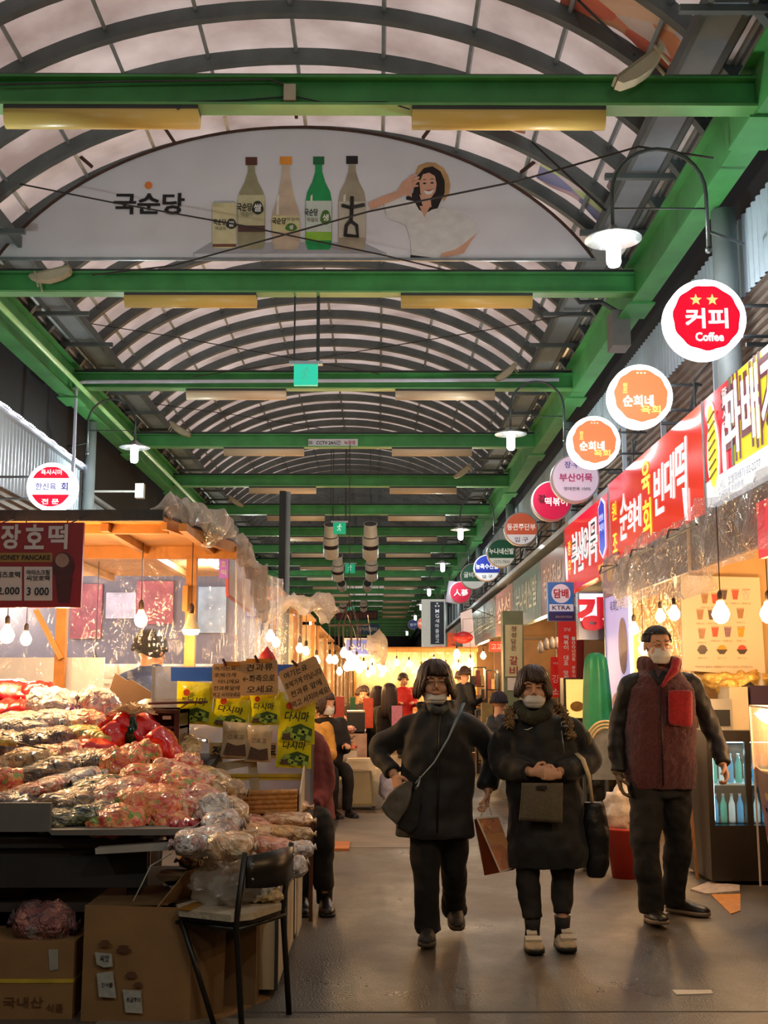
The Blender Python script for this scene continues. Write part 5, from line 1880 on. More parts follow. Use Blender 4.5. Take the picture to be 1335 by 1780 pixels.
pouch(306, 1186, 370, 1258, -.06, 'yellow kelp pouch at the box end of the row, beside the stick')
pouch(369, 1205, 434, 1266, -.14, 'yellow kelp pouch under the first cardboard notice')
pouch(433, 1200, 486, 1260, 0, 'yellow kelp pouch under the notice with two arrows')
pouch(485, 1205, 548, 1292, -.04, 'yellow kelp pouch under the tilted cardboard notice', YD - .02)
pouch(482, 1262, 542, 1334, -.05, 'lowest yellow kelp pouch at the panel corner')
pouch(386, 1256, 434, 1316, -.06, 'beige mushroom pouch overlapping the small paper sign', YD - .03, False)
pouch(428, 1262, 472, 1324, -.05, 'beige mushroom pouch with a green top, next to the lowest kelp pouch', YD - .04, False)
m_card = mat('handwritten cardboard', '#c49a68', .7, .12, 8)
m_pen = mat('black marker ink', '#1d1a18', .6, .05)


def cardsign(px, py, w, h, tilt, lines, lab, Y):
    c = P(px, py, Y)
    k = Y / (_cp - (890 - py) / FPX * _sp) / FPX
    ct, st = math.cos(tilt), math.sin(tilt)
    X, Z = Vector((ct, 0, st)), Vector((-st, 0, ct))
    t = thing('cardboard_notice', lab, 'notice', c)
    a, b_ = w * k / 2, h * k / 2
    cut = .012
    B(m_card).poly([c + X * x + Z * z for x, z in ((-a + cut, -b_), (a - cut, -b_), (a, -b_ + cut), (a, b_ - cut), (a - cut, b_), (-a + cut, b_), (-a, b_ - cut), (-a, -b_ + cut))], (0, .006, 0)).build('card', t)
    b = B(m_pen)
    n = len(lines)
    for i, (s, f, dx) in enumerate(lines):
        z = b_ * (1 - (2 * i + 1.1) / n) * .94
        b.text(s, c + X * (dx * a) + Z * z - Vector((0, .001, 0)), X, Z, 2 * b_ / n * .62, .012, f * 2 * a, lift=.002, shear=.12)
    b.build('handwriting', t)
    b = B(m_dwood)
    b.bar(c + X * (-.02) + Z * (b_ + .03) - Vector((0, .012, 0)), c + X * (.0) + Z * (b_ - .015) - Vector((0, .012, 0)), .018, .016)
    b.build('clip', t)
    return t


cardsign(394, 1184, 50, 60, .02, [('여기는요', .75, -.1), ('호떡가게', .75, -.1), ('아니에요', .75, .15), ('전과류앞에', .9, 0), ('먹고 서지마세요', .95, 0)], 'cardboard notice with five handwritten lines', YD - .06)
cardsign(450, 1178, 66, 60, .04, [('견과류', .7, .05), ('←좌측으로', .85, 0), ('오세요', .7, .05)], 'cardboard notice with three large handwritten lines', YD - .065)
cardsign(530, 1187, 72, 72, .42, [('여기는요', .6, -.2), ('호떡가게 아닙니다', .95, 0), ('전과류 앞에', .8, -.05), ('먹고 서지마세요!', .98, 0)], 'tilted cardboard notice with four handwritten lines', YD - .08)
t = thing('paper_sign', 'small cream sign half hidden by the mushroom pouches', 'notice', P(420, 1305, YD))
b = B(mat('cream paper', '#c8a66c', .6, .1)); pquad(b, 364, 1291, 480, 1319, YD + .02); b.build('sheet', t)
b = B(m_ink); ptext(b, '전', 378, 1306, 19, YD + .012, .02, 17); ptext(b, '료', 474, 1304, 16, YD + .012, .02, 12); b.build('lettering', t)
b = B(mat('orange mesh strip', '#d88a20', .6, .2))
pquad(b, 388, 1150, 418, 1157, YD - .07); pquad(b, 428, 1145, 470, 1151, YD - .072)
b.build('orange_strip', label='strips of orange tape along the tops of the notices', cat='tape')
t = thing('onion_net', 'small red pointed net bag standing behind the notices', 'net bag', P(464, 1150, 7.9))
B(mat('red net', '#a81e20', .6, .2, 20), True).lathe([(.055, 0), (.06, .03), (.045, .06), (.02, .085), (.004, .11)], P(464, 1152, 7.9), 16).build('net', t)

# ================================================================ CARTONS, CHAIR, SCRAPS IN THE SHADE
m_carton = mat('brown carton', '#8f6a40', .7, .12, 5)
m_carton2 = mat('brown carton inside', '#6e5232', .7, .12, 5)
A = FZ(140, 1775); A2 = FZ(330, 1777)
t = thing('carton', 'large open cardboard carton with torn white labels beside the chair', 'carton', ((A.x + A2.x) / 2, 5.45, 0))
h = .47
b = B(m_carton)
b.poly([(A.x, A.y, 0), (A2.x, A2.y, 0), (A2.x, A2.y, h), (A.x, A.y, h + .01)], (0, .006, 0))
b.bb(A.x, A.x + .006, A.y, A.y + .5, 0, h)
b.bb(A2.x - .006, A2.x, A2.y, A2.y + .5, 0, h)
b.bb(A.x, A2.x, A.y + .5, A.y + .506, 0, h)
b.build('carton_body', t)
B(m_carton2).poly([(A.x, A.y + .02, h), (A.x + .36, A.y + .02, h + .005), (A.x + .30, A.y + .5, h + .01), (A.x, A.y + .5, h)], (0, 0, .006)).build('flap', t)
B(m_carton).poly([(A2.x - .16, A2.y + .02, h), (A2.x, A2.y + .4, h), (A2.x + .05, A2.y + .42, h + .13), (A2.x - .05, A2.y + .1, h + .14)], (0.006, 0, 0)).build('flap', t)
B(m_carton2).poly([(A2.x, A2.y, 0), (A2.x + .12, A2.y + .12, 0), (A2.x + .13, A2.y + .12, h - .03), (A2.x, A2.y, h)], (.004, .004, 0)).build('flap', t)
b = B(mat('torn white label', '#a9a69c', .6, .15, 40))
YC = min(A.y, A2.y) - .004
for pts in ([(165, 1655), (194, 1658), (196, 1680), (180, 1682), (168, 1676)], [(168, 1692), (196, 1688), (202, 1735), (172, 1733)], [(213, 1720), (245, 1722), (248, 1762), (218, 1760)]):
    b.poly([P(x, y, YC) for x, y in pts][::-1])
b.use(m_ink)
ptext(b, '취급주의', 232, 1738, 8, YC - .001, .01, 24); ptext(b, '씨앗', 182, 1666, 12, YC - .001, .01, 16); ptext(b, '건어물', 186, 1712, 8, YC - .001, .01, 20)
b.use(mat('carton print', '#5e3c24', .7, .2))
for x, y, s in ((182, 1640, 10), (215, 1650, 12), (228, 1695, 10), (240, 1712, 8)):
    b.poly([P(x + s * math.cos(a) * (1 + .3 * math.sin(5 * a)), y + s * .6 * math.sin(a), YC + .0005) for a in [-2 * PI * i / 16 for i in range(16)]])
b.build('labels', t)
A = FZ(-60, 1772); A2 = FZ(128, 1768)
t = thing('carton', 'low cardboard carton with a yellow strap under a bag of sweets', 'carton', ((A.x + A2.x) / 2, 5.4, 0))
B(m_carton).bb(A.x, A2.x, A.y, A.y + .42, 0, .32).build('carton_body', t)
b = B(m_yt).bb(A.x - .002, A2.x + .002, A.y - .003, A.y + .423, .150, .166); b.build('strap', t)
b = B(mat('pale tape', '#9d978a', .5, .1)); b.poly([P(x, y, A.y - .004) for x, y in ((84, 1650), (101, 1650), (101, 1685), (86, 1688))][::-1])
b.use(MATS['carton print']); ptext(b, '국내산', 40, 1742, 18, A.y - .004, .01, 70); ptext(b, '식품', 95, 1752, 14, A.y - .004, .01, 30)
b.build('labels', t)
snackbag('sweets_bag', 'translucent bag of pink and orange sweets on the low carton', 78, 1606, 116, 78, mat_bag('pink sweets in film', ['#8a3a34', '#5c2a2c', '#b06a5c', '#7c6a68', '#93504a'], 24, .7, 18), -.15, False, 77, Y=5.42)
B(m_carton2).bb(-.93, -.55, 5.45, 5.60, .0, .45).build('carton', label='tall dark carton standing behind the chair legs', cat='carton')
b = B(m_carton); a_ = FZ(330, 1778); b.poly([FZ(375, 1776), FZ(470, 1736), FZ(440, 1728), FZ(360, 1750)], (0, 0, .006)); b.build('cardboard_scrap', label='flat scrap of cardboard on the ground under the chair', cat='cardboard')
c = P(200, 1573, 5.35)
t = thing('extension_socket', 'small white socket with a thin white cord on the big carton', 'socket', c)
B(m_wht).box(c, (.05, .03, .03)).build('socket_body', t)
B(m_wht).tube([c, P(228, 1573, 5.33), P(245, 1540, 5.3), P(262, 1505, 5.3), P(298, 1484, 5.3)], .003, 5).build('cord', t)
for i, (pts) in enumerate(([(270, 1522), (350, 1524), (352, 1536), (285, 1540)], [(285, 1532), (390, 1530), (380, 1545), (300, 1548)])):
    B(mat('pale foam', '#a8a096')).poly([P(x, y, 5.5) for x, y in pts][::-1], (0, .2, 0)).build('foam_tray', label=['pale foam tray stacked on top over the big carton', 'pale foam tray lying under the other one'][i], cat='tray')

# chair
m_chair = mat('matt black chair steel', '#17130f', .4, .15, 8)
m_seatw = mat('black plywood', '#1d1813', .35, .2, 6)
Bk, Ck = Vector((-.585, 5.03, 0)), Vector((-.415, 5.34, 0))
u = (Ck - Bk).normalized()
w_ = Vector((-u.y, u.x, 0))        # towards the front of the seat
t = thing('chair', 'black metal chair with a plywood back holding a crumpled plastic bag', 'chair', (Bk + Ck) / 2 + w_ * .17)
Z = lambda z: Vector((0, 0, z))
for p in (Bk, Ck):
    B(m_chair, True).tube([p - w_ * .03, p + Z(.44) + w_ * .01, p + Z(.73) - w_ * .03], .013, 10).build('leg', t)
F1, F2 = FZ(372, 1782), FZ(376, 1738)
B(m_chair, True).tube([F1, Bk + w_ * .30 + Z(.43)], .012, 10).build('leg', t)
B(m_chair, True).tube([F2, Ck + w_ * .30 + Z(.43)], .012, 10).build('leg', t)
b = B(m_chair, True)
b.tube([Bk + Z(.415), Ck + Z(.415), Ck + w_ * .32 + Z(.415), Bk + w_ * .32 + Z(.415), Bk + Z(.415)], .010, 8)
b.build('seat_frame', t)
b = B(m_seatw)
mid = (Bk + Ck) / 2 + w_ * .17
pts = []
for i in range(28):
    a = 2 * PI * i / 28
    x, y = math.copysign(abs(math.cos(a)) ** .5, math.cos(a)), math.copysign(abs(math.sin(a)) ** .5, math.sin(a))
    pts.append(mid + u * x * .19 + w_ * y * .19 + Z(.428))
b.poly(pts, (0, 0, .018)).build('seat', t)
b = B(m_seatw, True)
rg = []
for i in range(13):
    s = i / 12
    q = Bk.lerp(Ck, s) - w_ * (.045 + .05 * math.sin(PI * s))
    lo = .585 - .012 * math.sin(PI * s)
    hi = .715 + .012 * math.sin(PI * s)
    rg.append([q + Z(lo), q + Z(hi), q + w_ * .012 + Z(hi), q + w_ * .012 + Z(lo)])
b.rings(rg)
b.build('backrest', t)
b = B(m_galv)
for p in (Bk, Ck):
    for z in (.62, .68):
        b.ball(p - w_ * .055 + Z(z) + u * (.02 if p is Bk else -.02), .006, 8, 6)
b.build('rivets', t)
sl = B(mat('worn white foam pad', '#b3a48c', .7, .15, 20, .4, 40))
pts = [mid + u * x * .2 + w_ * y * .2 + Z(.447) for x, y in ((-1, -.75), (-.6, -1), (.6, -.95), (1, -.6), (.95, .7), (.5, 1.0), (-.6, 1.02), (-1.02, .6))]
sl.poly(pts, (0, 0, .028)).build('foam_pad', label='worn white foam pad taped on the chair seat', cat='pad')
B(mat('amber tape', '#a8752c', .3, .1)).poly([mid + u * x * .2 + w_ * y * .2 + Z(.476) for x, y in ((-1.05, .3), (-.2, .5), (-.2, .8), (-1.05, .65))], (0, 0, .002)).build('tape_piece', label='piece of amber tape across the foam pad', cat='tape')
lump('plastic_bag', 'crumpled white plastic bag lying on the chair', 'plastic bag', mid + Z(.56) + u * .02 + w_ * .03, (.14, .11, .09), mat_film('white carrier film', '#e0d4c4', .25, 1, (20, 20, 20), .7, .2), .55, 2.4, 5)
lump('plastic_bag', 'small bunch of cream plastic beside the white bag on the chair', 'plastic bag', mid + Z(.51) + u * .12 - w_ * .10, (.07, .06, .045), mat('cream crumpled plastic', '#d8c49c', .4, .2, 30, .8, 30), .5, 3, 8)
# ================================================================ COFFEE STALL AT THE RIGHT
m_beigew = mat('beige shop wall', '#c9a068', .6, .12, 3)
B(m_beigew).bb(2.55, 5.2, 9.35, 9.42, 0, 2.75).build('wall_coffee_shop', kind='structure')
B(mat('plank soffit', '#8a5f3a', .5, .2, 6)).bb(2.62, 5.2, 7.0, 9.35, 2.66, 2.72).build('ceiling_coffee_shop', kind='structure')

YM = 9.25
t = thing('menu_board', 'large cream drinks menu board with small pictures of cups', 'menu board', (2.85, YM, 1.5))
m_menu = mat('cream menu board', '#dcc6a4', .45, .04, 2)
B(m_menu).poly([P(x, y, YM) for x, y in ((1187, 1165), (1331, 1176), (1320, 1004), (1183, 1000))], (0, .03, 0)).build('board', t)
drink = {'a': '#a87850', 'r': '#d9503a', 'p': '#8f6a78', 'o': '#e89a28', 'k': '#5a4238', 'w': '#c8b8a0'}
b = MB()
for row in (((1225, 1040, 'a'), (1243, 1040, 'r'), (1258, 1033, 'k'), (1278, 1033, 'r'), (1297, 1033, 'w')),
            ((1217, 1068, 'a'), (1237, 1068, 'k'), (1287, 1066, 'a')),
            ((1220, 1101, 'a'), (1243, 1098, 'r'), (1265, 1098, 'p'), (1288, 1098, 'o'))):
    for x, y, k in row:
        c = drink[k]
        b.use(mat('drink ' + c, c, .4, .15, 40))
        b.poly([P(x + dx, y + dy, YM - .003) for dx, dy in ((-4, 9), (4, 9), (6.5, -8), (-6.5, -8))])
        b.use(mat('cup rim print', '#b89a78', .5, .1)).poly([P(x + dx, y + dy, YM - .004) for dx, dy in ((-6.8, -7), (6.8, -7), (6.8, -9.5), (-6.8, -9.5))])
        b.use(m_menu if False else mat('tiny print', '#8f7450', .5, .1)); ptext(b, '라떼 3.0', x, y + 16, 3.6, YM - .003, .0, 15)
for x, y, k in ((1221, 1128, 'k'), (1255, 1128, 'o'), (1290, 1128, 'r')):
    c = drink[k]
    b.use(mat('bowl print', '#4a3a30', .4, .1))
    b.poly([P(x + dx, y + dy, YM - .003) for dx, dy in ((-4, 9), (4, 9), (10, 1), (-10, 1))])
    b.use(mat('drink ' + c, c, .4, .15, 40)).poly([P(x + 8 * math.cos(a), y + 1 - 8 * math.sin(a), YM - .004) for a in [PI * i / 10 for i in range(11)]][::1])
    b.use(MATS['tiny print']); ptext(b, '빙수 7.0', x, y + 16, 3.6, YM - .003, .0, 15)
ptext(b, '주문하신 음료는 선불입니다 모든 음료는 포장됩니다', 1258, 1159, 3.6, YM - .003, 0, 100)
b.build('pictures', t)

# drinks fridge
m_fr = mat('dark fridge metal', '#2a2420', .35, .15, 6, metal=.3)
xa, xb = 2.42, 3.02
t = thing('drinks_fridge', 'low dark drinks fridge with lit glass doors behind the man', 'fridge', ((xa + xb) / 2, 8.9, 0))
b = B(m_fr)
b.bb(xa, xb, 8.62, 9.3, 0.03, .42); b.bb(xa, xb, 8.62, 9.3, 1.02, 1.10); b.bb(xa, xa + .04, 8.62, 9.3, .42, 1.02); b.bb(xb - .04, xb, 8.62, 9.3, .42, 1.02)
b.bb(xa, xb, 9.26, 9.3, .42, 1.02); b.bb((xa + xb) / 2 - .02, (xa + xb) / 2 + .02, 8.62, 8.66, .42, 1.02)
b.build('cabinet', t)
b = B(mat('fridge strip light', '#d8f4ff', .3, 0, em=5, emcol='#b8ecff'))
b.bb(xa + .045, xa + .06, 8.68, 8.70, .45, 1.0); b.bb((xa + xb) / 2 + .022, (xa + xb) / 2 + .037, 8.68, 8.70, .45, 1.0)
b.bb(xa + .04, xb - .04, 8.9, 8.92, 1.0, 1.015)
b.build('strip_light', t)
for i in range(2):
    xx = xa + .04 + i * .28
    B(mat_film('fridge glass', '#bfe8e4', .85, .0, (1, 1, 1), .2, .05)).bb(xx, xx + .24, 8.63, 8.64, .44, 1.0).build('glass_door', t)
B(mat('white shelf', '#bcd4d8', .4)).bb(xa + .04, xb - .04, 8.7, 9.25, .70, .71).build('shelf', t)
lamp('fridge_light', (2.72, 8.82, .93), 5, (.6, .9, 1), .05, t)
wb = None
m_bott = [mat('blue drink bottle', '#3f9fd0', .2, .1, 8, em=.25, emcol='#3f9fd0'), mat('green drink bottle', '#3fae9a', .2, .1, 8, em=.2, emcol='#3fae9a'), mat('pale drink bottle', '#cfe6ea', .2, .1, 8, em=.2, emcol='#cfe6ea')]
first = {}
for lv, z in enumerate((.425, .715)):
    for i in range(8):
        x = xa + .09 + i * .062
        k = (i + lv) % 3
        if k not in first:
            tt = thing('drink_bottle', 'small drink bottle in the lit fridge', 'bottle', (x, 8.78, z), 'bottles in the lit fridge')
            B(m_bott[k], True).lathe([(.022, 0), (.024, .02), (.024, .13), (.012, .17), (.010, .19)], (x, 8.78, z), 12).build('bottle_body', tt)
            B(m_wht, True).lathe([(.011, .19), (.011, .21)], (x, 8.78, z), 10).build('cap', tt)
            first[k] = tt
        else:
            tt = copy_tree(first[k], (x, 8.78, z))
        tt['label'] = ('blue', 'green', 'pale')[k] + ' drink bottle on the %s of the lit fridge' % ('bottom' if lv == 0 else 'shelf')
        tt['group'] = 'bottles in the lit fridge'
t = thing('coffee_machine', 'boxy dark coffee machine standing on the fridge', 'coffee machine', (2.78, 8.95, 1.1))
B(m_steelb).bb(2.50, 2.66, 8.75, 9.1, 1.1, 1.33).build('body', t)
B(m_black).bb(2.52, 2.64, 8.74, 8.75, 1.13, 1.25).build('front_panel', t)
B(m_creamp).bb(2.66, 2.80, 8.8, 9.1, 1.1, 1.42).build('carton', label='cream carton standing on the fridge next to the coffee machine', cat='carton')
B(mat('dark gadget', '#3a2c3c', .3, .1)).bb(2.82, 3.0, 8.8, 9.1, 1.1, 1.43).build('card_reader', label='dark payment machine with a round white mark on the fridge', cat='machine')
b = B(m_beigew)
lump('cloth_heap', 'crumpled golden film heaped under the menu board', 'film', (2.85, 9.1, 1.45), (.26, .08, .09), mat('gold crumpled film', '#c9a050', .25, .2, 20, .9, 25, metal=.4), .5, 3, 2)
B(m_black).poly([P(x, y, 9.0) for x, y in ((1284, 1198), (1305, 1185), (1320, 1200), (1300, 1216))][::-1], (0, .02, 0)).build('black_board', label='small dark slanted board beside the soap bottle', cat='board')
B(mat('grey pump bottle', '#9a8f7c', .4), True).lathe([(.025, 0), (.025, .12), (.010, .14), (.010, .19)], P(1325, 1213, 8.9), 12).build('pump_bottle', label='grey pump bottle by the gold film', cat='bottle')
B(mat('thin timber pole', '#9a6430', .5, .2, 10)).bar(FZ(1212, 1528), FZ(1212, 1528) + Vector((-.02, .1, .9)), .02, .02).build('timber_pole', label='thin timber pole leaning on the fridge side', cat='pole')

# counter with lit display case, street corner
XCn = 2.47
t = thing('food_counter', 'street counter with a lit clear case and a colourful side panel', 'counter', (2.9, 6.8, 0))
rotc = Matrix.Rotation(R(2), 3, 'Z')
cc = Vector((XCn, 7.5, 0))


def cp(x, y, z):
    return cc + rotc @ Vector((x, y, 0)) + Vector((0, 0, z))


side = [cp(0.03, 0, .18), cp(0.03, -1.8, .18), cp(-.04, -1.8, .62), cp(-.045, -.6, .78), cp(-.06, 0, .92)]
m_side = mat_bag('colourful side panel', ['#d8b03a', '#c8702c', '#a04838', '#e0c050', '#b88a3c', '#8a5a6c'], 5, .1, 4, coat=.5, stretch=(1, 1.5, 1))
B(m_side).poly(side[::-1], (.01, 0, 0)).build('side_panel', t)
b = B(mat('counter violet lettering', '#7a4c78', .4, .2, 10))
for i, s in enumerate('찹쌀꽈배기'):
    b.text(s, cp(-.045, -.22 - i * .27, .62 - i * .012), RD, RU, .2, .03, .2, lift=.012)
b.use(mat('counter red lettering', '#a03a28', .4, .2, 10))
for i, s in enumerate('도너츠핫도그'):
    b.text(s, cp(-.02, -.20 - i * .25, .42 - i * .01), RD, RU, .17, .03, .18, lift=.02)
b.use(mat('counter cream patch', '#c8a080', .4, .2, 10)).poly([cp(-.0, -.10, .24), cp(-.0, -.5, .22), cp(-.03, -.5, .34), cp(-.03, -.10, .36)][::-1])
b.build('lettering', t)
B(mat('navy plinth', '#33305c', .4, .12)).poly([cp(.03, 0, 0), cp(.03, -1.8, 0), cp(.035, -1.8, .18), cp(.035, 0, .18)][::-1], (.6, 0, 0)).build('plinth', t)
B(m_creamp).poly([cp(0.04, .01, .18), cp(.62, .01, .18), cp(.62, .01, .9), cp(-.05, .01, .9)], (0, -1.75, 0)).build('body', t)
b = B(mat('mauve counter band', '#8f6a5c', .4, .15))
b.poly([cp(-.062, 0, .92), cp(-.047, -.6, .78), cp(-.050, -.6, .68), cp(-.06, 0, .80)], (.008, 0, 0))
b.build('band', t)
m_case = mat_film('display case film', '#ffd9b0', .72, .15, (2, 2, 2), .6, .08)
b = B(m_case)
b.poly([cp(-.065, 0, .92), cp(-.05, -1.4, .70), cp(-.07, -1.4, 1.26), cp(-.075, 0, 1.30)], (.006, 0, 0))
b.poly([cp(-.065, 0, .92), cp(-.075, 0, 1.30), cp(.6, 0, 1.28), cp(.6, 0, .92)], (0, .006, 0))
b.build('clear_case', t)
b = B(mat('pale case edge', '#e8cdb4', .3, .05))
b.bar(cp(-.075, 0, 1.30), cp(-.07, -1.4, 1.26), .012, .012); b.bar(cp(-.075, 0, 1.30), cp(.6, 0, 1.28), .012, .012)
b.bar(cp(-.07, 0, .9), cp(-.078, 0, 1.30), .012, .012); b.bar(cp(-.062, 0, .18), cp(-.065, 0, .92), .01, .01)
b.build('case_frame', t)
m_glowtray = mat('heated tray glow', '#ffb060', .4, .2, 8, em=1.6, emcol='#ff9a40')
for i in range(3):
    c = cp(.16 + .0 * i, -.2 - .34 * i, .94)
    lump('fried_dough', 'golden fried dough piled in the lit case, %s' % ['at its street corner', 'in the middle', 'near the picture edge'][i], 'fried food', c, (.12, .14, .07), mat('golden fried dough', '#d98a30', .5, .3, 30, .6, 40), .4, 3, i)
lamp('case_light', cp(.12, -.25, 1.24), 26, (1, .6, .3), .05, t)
lamp('case_light', cp(.12, -.9, 1.2), 20, (1, .6, .3), .05, t)

for i, (px, py, Y, l, r) in enumerate(((1253, 1068, 8.0, 'bright warm bulb hanging in front of the menu board', .062), (1172, 1068, 10.6, 'warm bulb just beside the menu board edge', .055),
                                    (1148, 1072, 11.2, 'warm bulb behind the man, second from the menu board', .05), (1336, 1068, 8.0, 'warm bulb cut by the picture edge beside the menu board', .06),
                                    (1102, 1094, 11.6, 'warm bulb above the man near the lavender poster', .05), (1118, 1130, 11.8, 'low warm bulb right behind the man, lower than the rest', .05))):
    bulb(P(px, py, Y), l, 2.68, r, 24 if i in (0, 3) else 20)
lamp('shop_light', (3.4, 8.3, 2.55), 40, WARM, .2)
lamp('shop_light', (3.3, 10.9, 2.4), 50, WARM, .2)

# drape of clear plastic over the shop mouth
m_drape = mat_film('glossy draped film', '#f2ecf4', .60, 1.0, (7, 7, 3), .30, .07)


def drape(u, v):
    y = 12.6 - 5.8 * u
    zlow = 2.42 - .28 * math.sin(u * PI * .9) + .06 * math.sin(u * 17)
    ztop = 2.86 - .10 * abs(math.sin(u * PI * 3))
    z = ztop + (zlow - ztop) * v
    x = 2.47 - .10 * v * math.sin(PI * min(1, u * 1.2)) + .045 * math.sin(u * 46 + 3 * math.sin(v * 3)) * (.4 + v) + .02 * math.sin(u * 101 + v * 5)
    return (x, y, z)


t = thing('plastic_drape', 'glossy clear plastic draped below the vermilion and yellow signs', 'plastic sheet', (2.45, 9.5, 2.1))
B(m_drape, True).grid(drape, 160, 14).build('sheet', t)
b = B(m_dsteel)
for y in (12.3, 10.8, 9.4):
    b.tube([(2.62, y, 2.72), (2.40, y, 2.70), (2.38, y, 2.62), (2.38, y - .9, 2.62)], .010, 6)
b.build('hoop', t)
B(mat('brown awning board', '#5c4236', .5, .2, 5)).bb(2.56, 2.60, 7.2, 12.4, 2.36, 2.76).build('awning_board', label='brown board behind the glossy draped plastic', cat='board')
B(face_mat('#e0203c', .8)).bb(2.50, 2.54, 6.9, 7.5, 2.25, 2.62).build('shop_sign', label='small crimson lit sign glowing through the plastic at the picture edge', cat='sign')

# second shop: partition, lavender poster
B(mat('warm cream partition', '#d9b070', .5, .15, 2)).bb(2.66, 5.2, 12.2, 12.28, 0, 2.75).build('wall_partition', kind='structure')
B(mat_film('partition film', '#ffe2b0', .6, 1, (10, 10, 4), .4, .1)).bb(2.70, 3.6, 12.0, 12.006, .9, 2.5).build('plastic_sheet', label='crinkled clear sheet glowing warm behind the man', cat='plastic sheet')
t = thing('lit_poster', 'tall lavender lit poster panel at the shop corner', 'poster', (2.6, 12.5, 1.0))
ya, yb = 13.15, 11.95
B(face_mat('#a8a6e4', .55)).bb(2.60, 2.64, yb, ya, .95, 2.50).build('panel', t)
b = B(mat('poster ink', '#4a3a5c', .5, .1))
b.text('육회빈대떡', (2.60, 12.50, 2.30), RD, RU, .12, .012, .75, lift=.004)
b.use(mat('poster face', '#8a6a78', .5, .3, 6)).poly([(2.594, 12.25 + .22 * math.cos(a), 1.85 + .30 * math.sin(a)) for a in [2 * PI * i / 24 for i in range(24)]][::1])
b.use(mat('poster meat', '#b0506a', .5, .4, 14)).poly([(2.594, 12.5 + .4 * math.cos(a), 1.25 + .12 * math.sin(a)) for a in [2 * PI * i / 24 for i in range(24)]])
b.build('print', t)
B(m_galv).bb(2.585, 2.60, ya, ya + .04, .3, 2.75).build('trim_corner_post', kind='structure')
B(mat('speckled pink poster', '#8f4a58', .5, .4, 20)).bb(2.58, 2.60, 12.3, 13.1, 2.42, 2.86).build('poster', label='dark rosy speckled poster with a yellow sun above the lavender one', cat='poster')
B(mat('poster sun', '#d8a428', .5, .1)).poly([(2.575, 12.75 + .14 * math.cos(a), 2.68 + .11 * math.sin(a)) for a in [2 * PI * i / 24 for i in range(24)]], (.004, 0, 0)).build('poster_sun', label='yellow disc on the speckled poster', cat='poster')

# white light box with a red letter
Yk = 13.55
x0, x1, z0, z1 = frontal(1004, 1029, 1053, 1112, Yk)
t = thing('light_box', 'white light box with a raised red letter', 'sign', ((x0 + x1) / 2, Yk, z0))
b = B(mat('light box steel', '#8c94a8', .25, .1, 4, metal=.5)).bb(x0, x1, Yk, Yk + .15, z0, z1); b.build('box', t)
B(mat('light box glow', '#f2f6ff', .4, 0, em=1.0, emcol='#f2f6ff')).bb(x0 + .02, x1 - .02, Yk - .01, Yk, z0 + .22, z1 - .02).build('face', t)
b = B(mat('raised red letter', '#e2273a', .3, .05, em=.35, emcol='#e2273a'))
for dy in (0, .02, .04, .06):
    b.text('강', ((x0 + x1) / 2, Yk - .03 - dy, (z0 + z1) / 2 + .02), XX, ZZ, .36, .05, .32, lift=.002)
b.build('letter', t)
Yk = 15.1
x0, x1, z0, z1 = frontal(952, 1012, 999, 1079, Yk)
t = thing('tobacco_sign', 'blue and white tobacco shop sign hanging off the wall', 'sign', ((x0 + x1) / 2, Yk, z0))
b = B(mat('sign sky blue', '#2a6ab0', .3, .06, em=.25, emcol='#2a6ab0')).bb(x0, x1, Yk, Yk + .12, z0, z1)
b.build('box', t)
b = B(mat('sign pale', '#d9d6e0', .4, .04, em=.25, emcol='#d9d6e0'))
b.bb(x0 + .015, x1 - .015, Yk - .006, Yk, z0 + .125, z0 + .215)
b.poly([((x0 + x1) / 2 + .125 * math.cos(a), Yk - .006, z1 - .15 + .125 * math.sin(a)) for a in [2 * PI * i / 28 for i in range(28)]])
b.use(mat('sign indigo', '#2c2470', .4, .06)).bb(x0 + .0, x1 - .0, Yk - .005, Yk, z0, z0 + .115)
b.use(mat('sign red ink', '#c42838', .4, .05)).text('담배', ((x0 + x1) / 2, Yk - .008, z1 - .15), XX, ZZ, .12, .035, .19, lift=.002)
b.use(mat('sign indigo ink', '#241e58', .4, .05)).text('KTRA', ((x0 + x1) / 2, Yk - .008, z0 + .17), XX, ZZ, .055, .02, .24, lift=.002)
b.use(m_sw).text('담배소매인지정업소', ((x0 + x1) / 2 + .03, Yk - .008, z0 + .05), XX, ZZ, .03, .0, .22, lift=.002)
b.build('face', t)
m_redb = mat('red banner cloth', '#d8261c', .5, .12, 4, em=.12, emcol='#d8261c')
m_redd = mat('deep red banner cloth', '#7a1016', .5, .2, 4)
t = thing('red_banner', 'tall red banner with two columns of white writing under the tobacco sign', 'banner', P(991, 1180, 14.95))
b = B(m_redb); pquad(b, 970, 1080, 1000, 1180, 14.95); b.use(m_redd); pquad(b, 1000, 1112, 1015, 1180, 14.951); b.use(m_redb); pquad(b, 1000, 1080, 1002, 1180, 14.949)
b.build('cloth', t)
b = B(m_wh)
for i, s in enumerate('떡볶이 대표 맛집'):
    if s != ' ':
        ptext(b, s, 984, 1108 + i * 8.8, 8, 14.94, .02, 8)
for i, s in enumerate('100년전통 광장시장'):
    if s != ' ':
        ptext(b, s, 997, 1110 + i * 7.2, 6, 14.94, .012, 6)
ptext(b, '강남', 986, 1094, 6, 14.94, .0, 12)
b.build('lettering', t)
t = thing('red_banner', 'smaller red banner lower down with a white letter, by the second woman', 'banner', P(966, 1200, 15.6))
b = B(m_redb); pquad(b, 957, 1142, 972, 1212, 15.6); b.build('cloth', t)
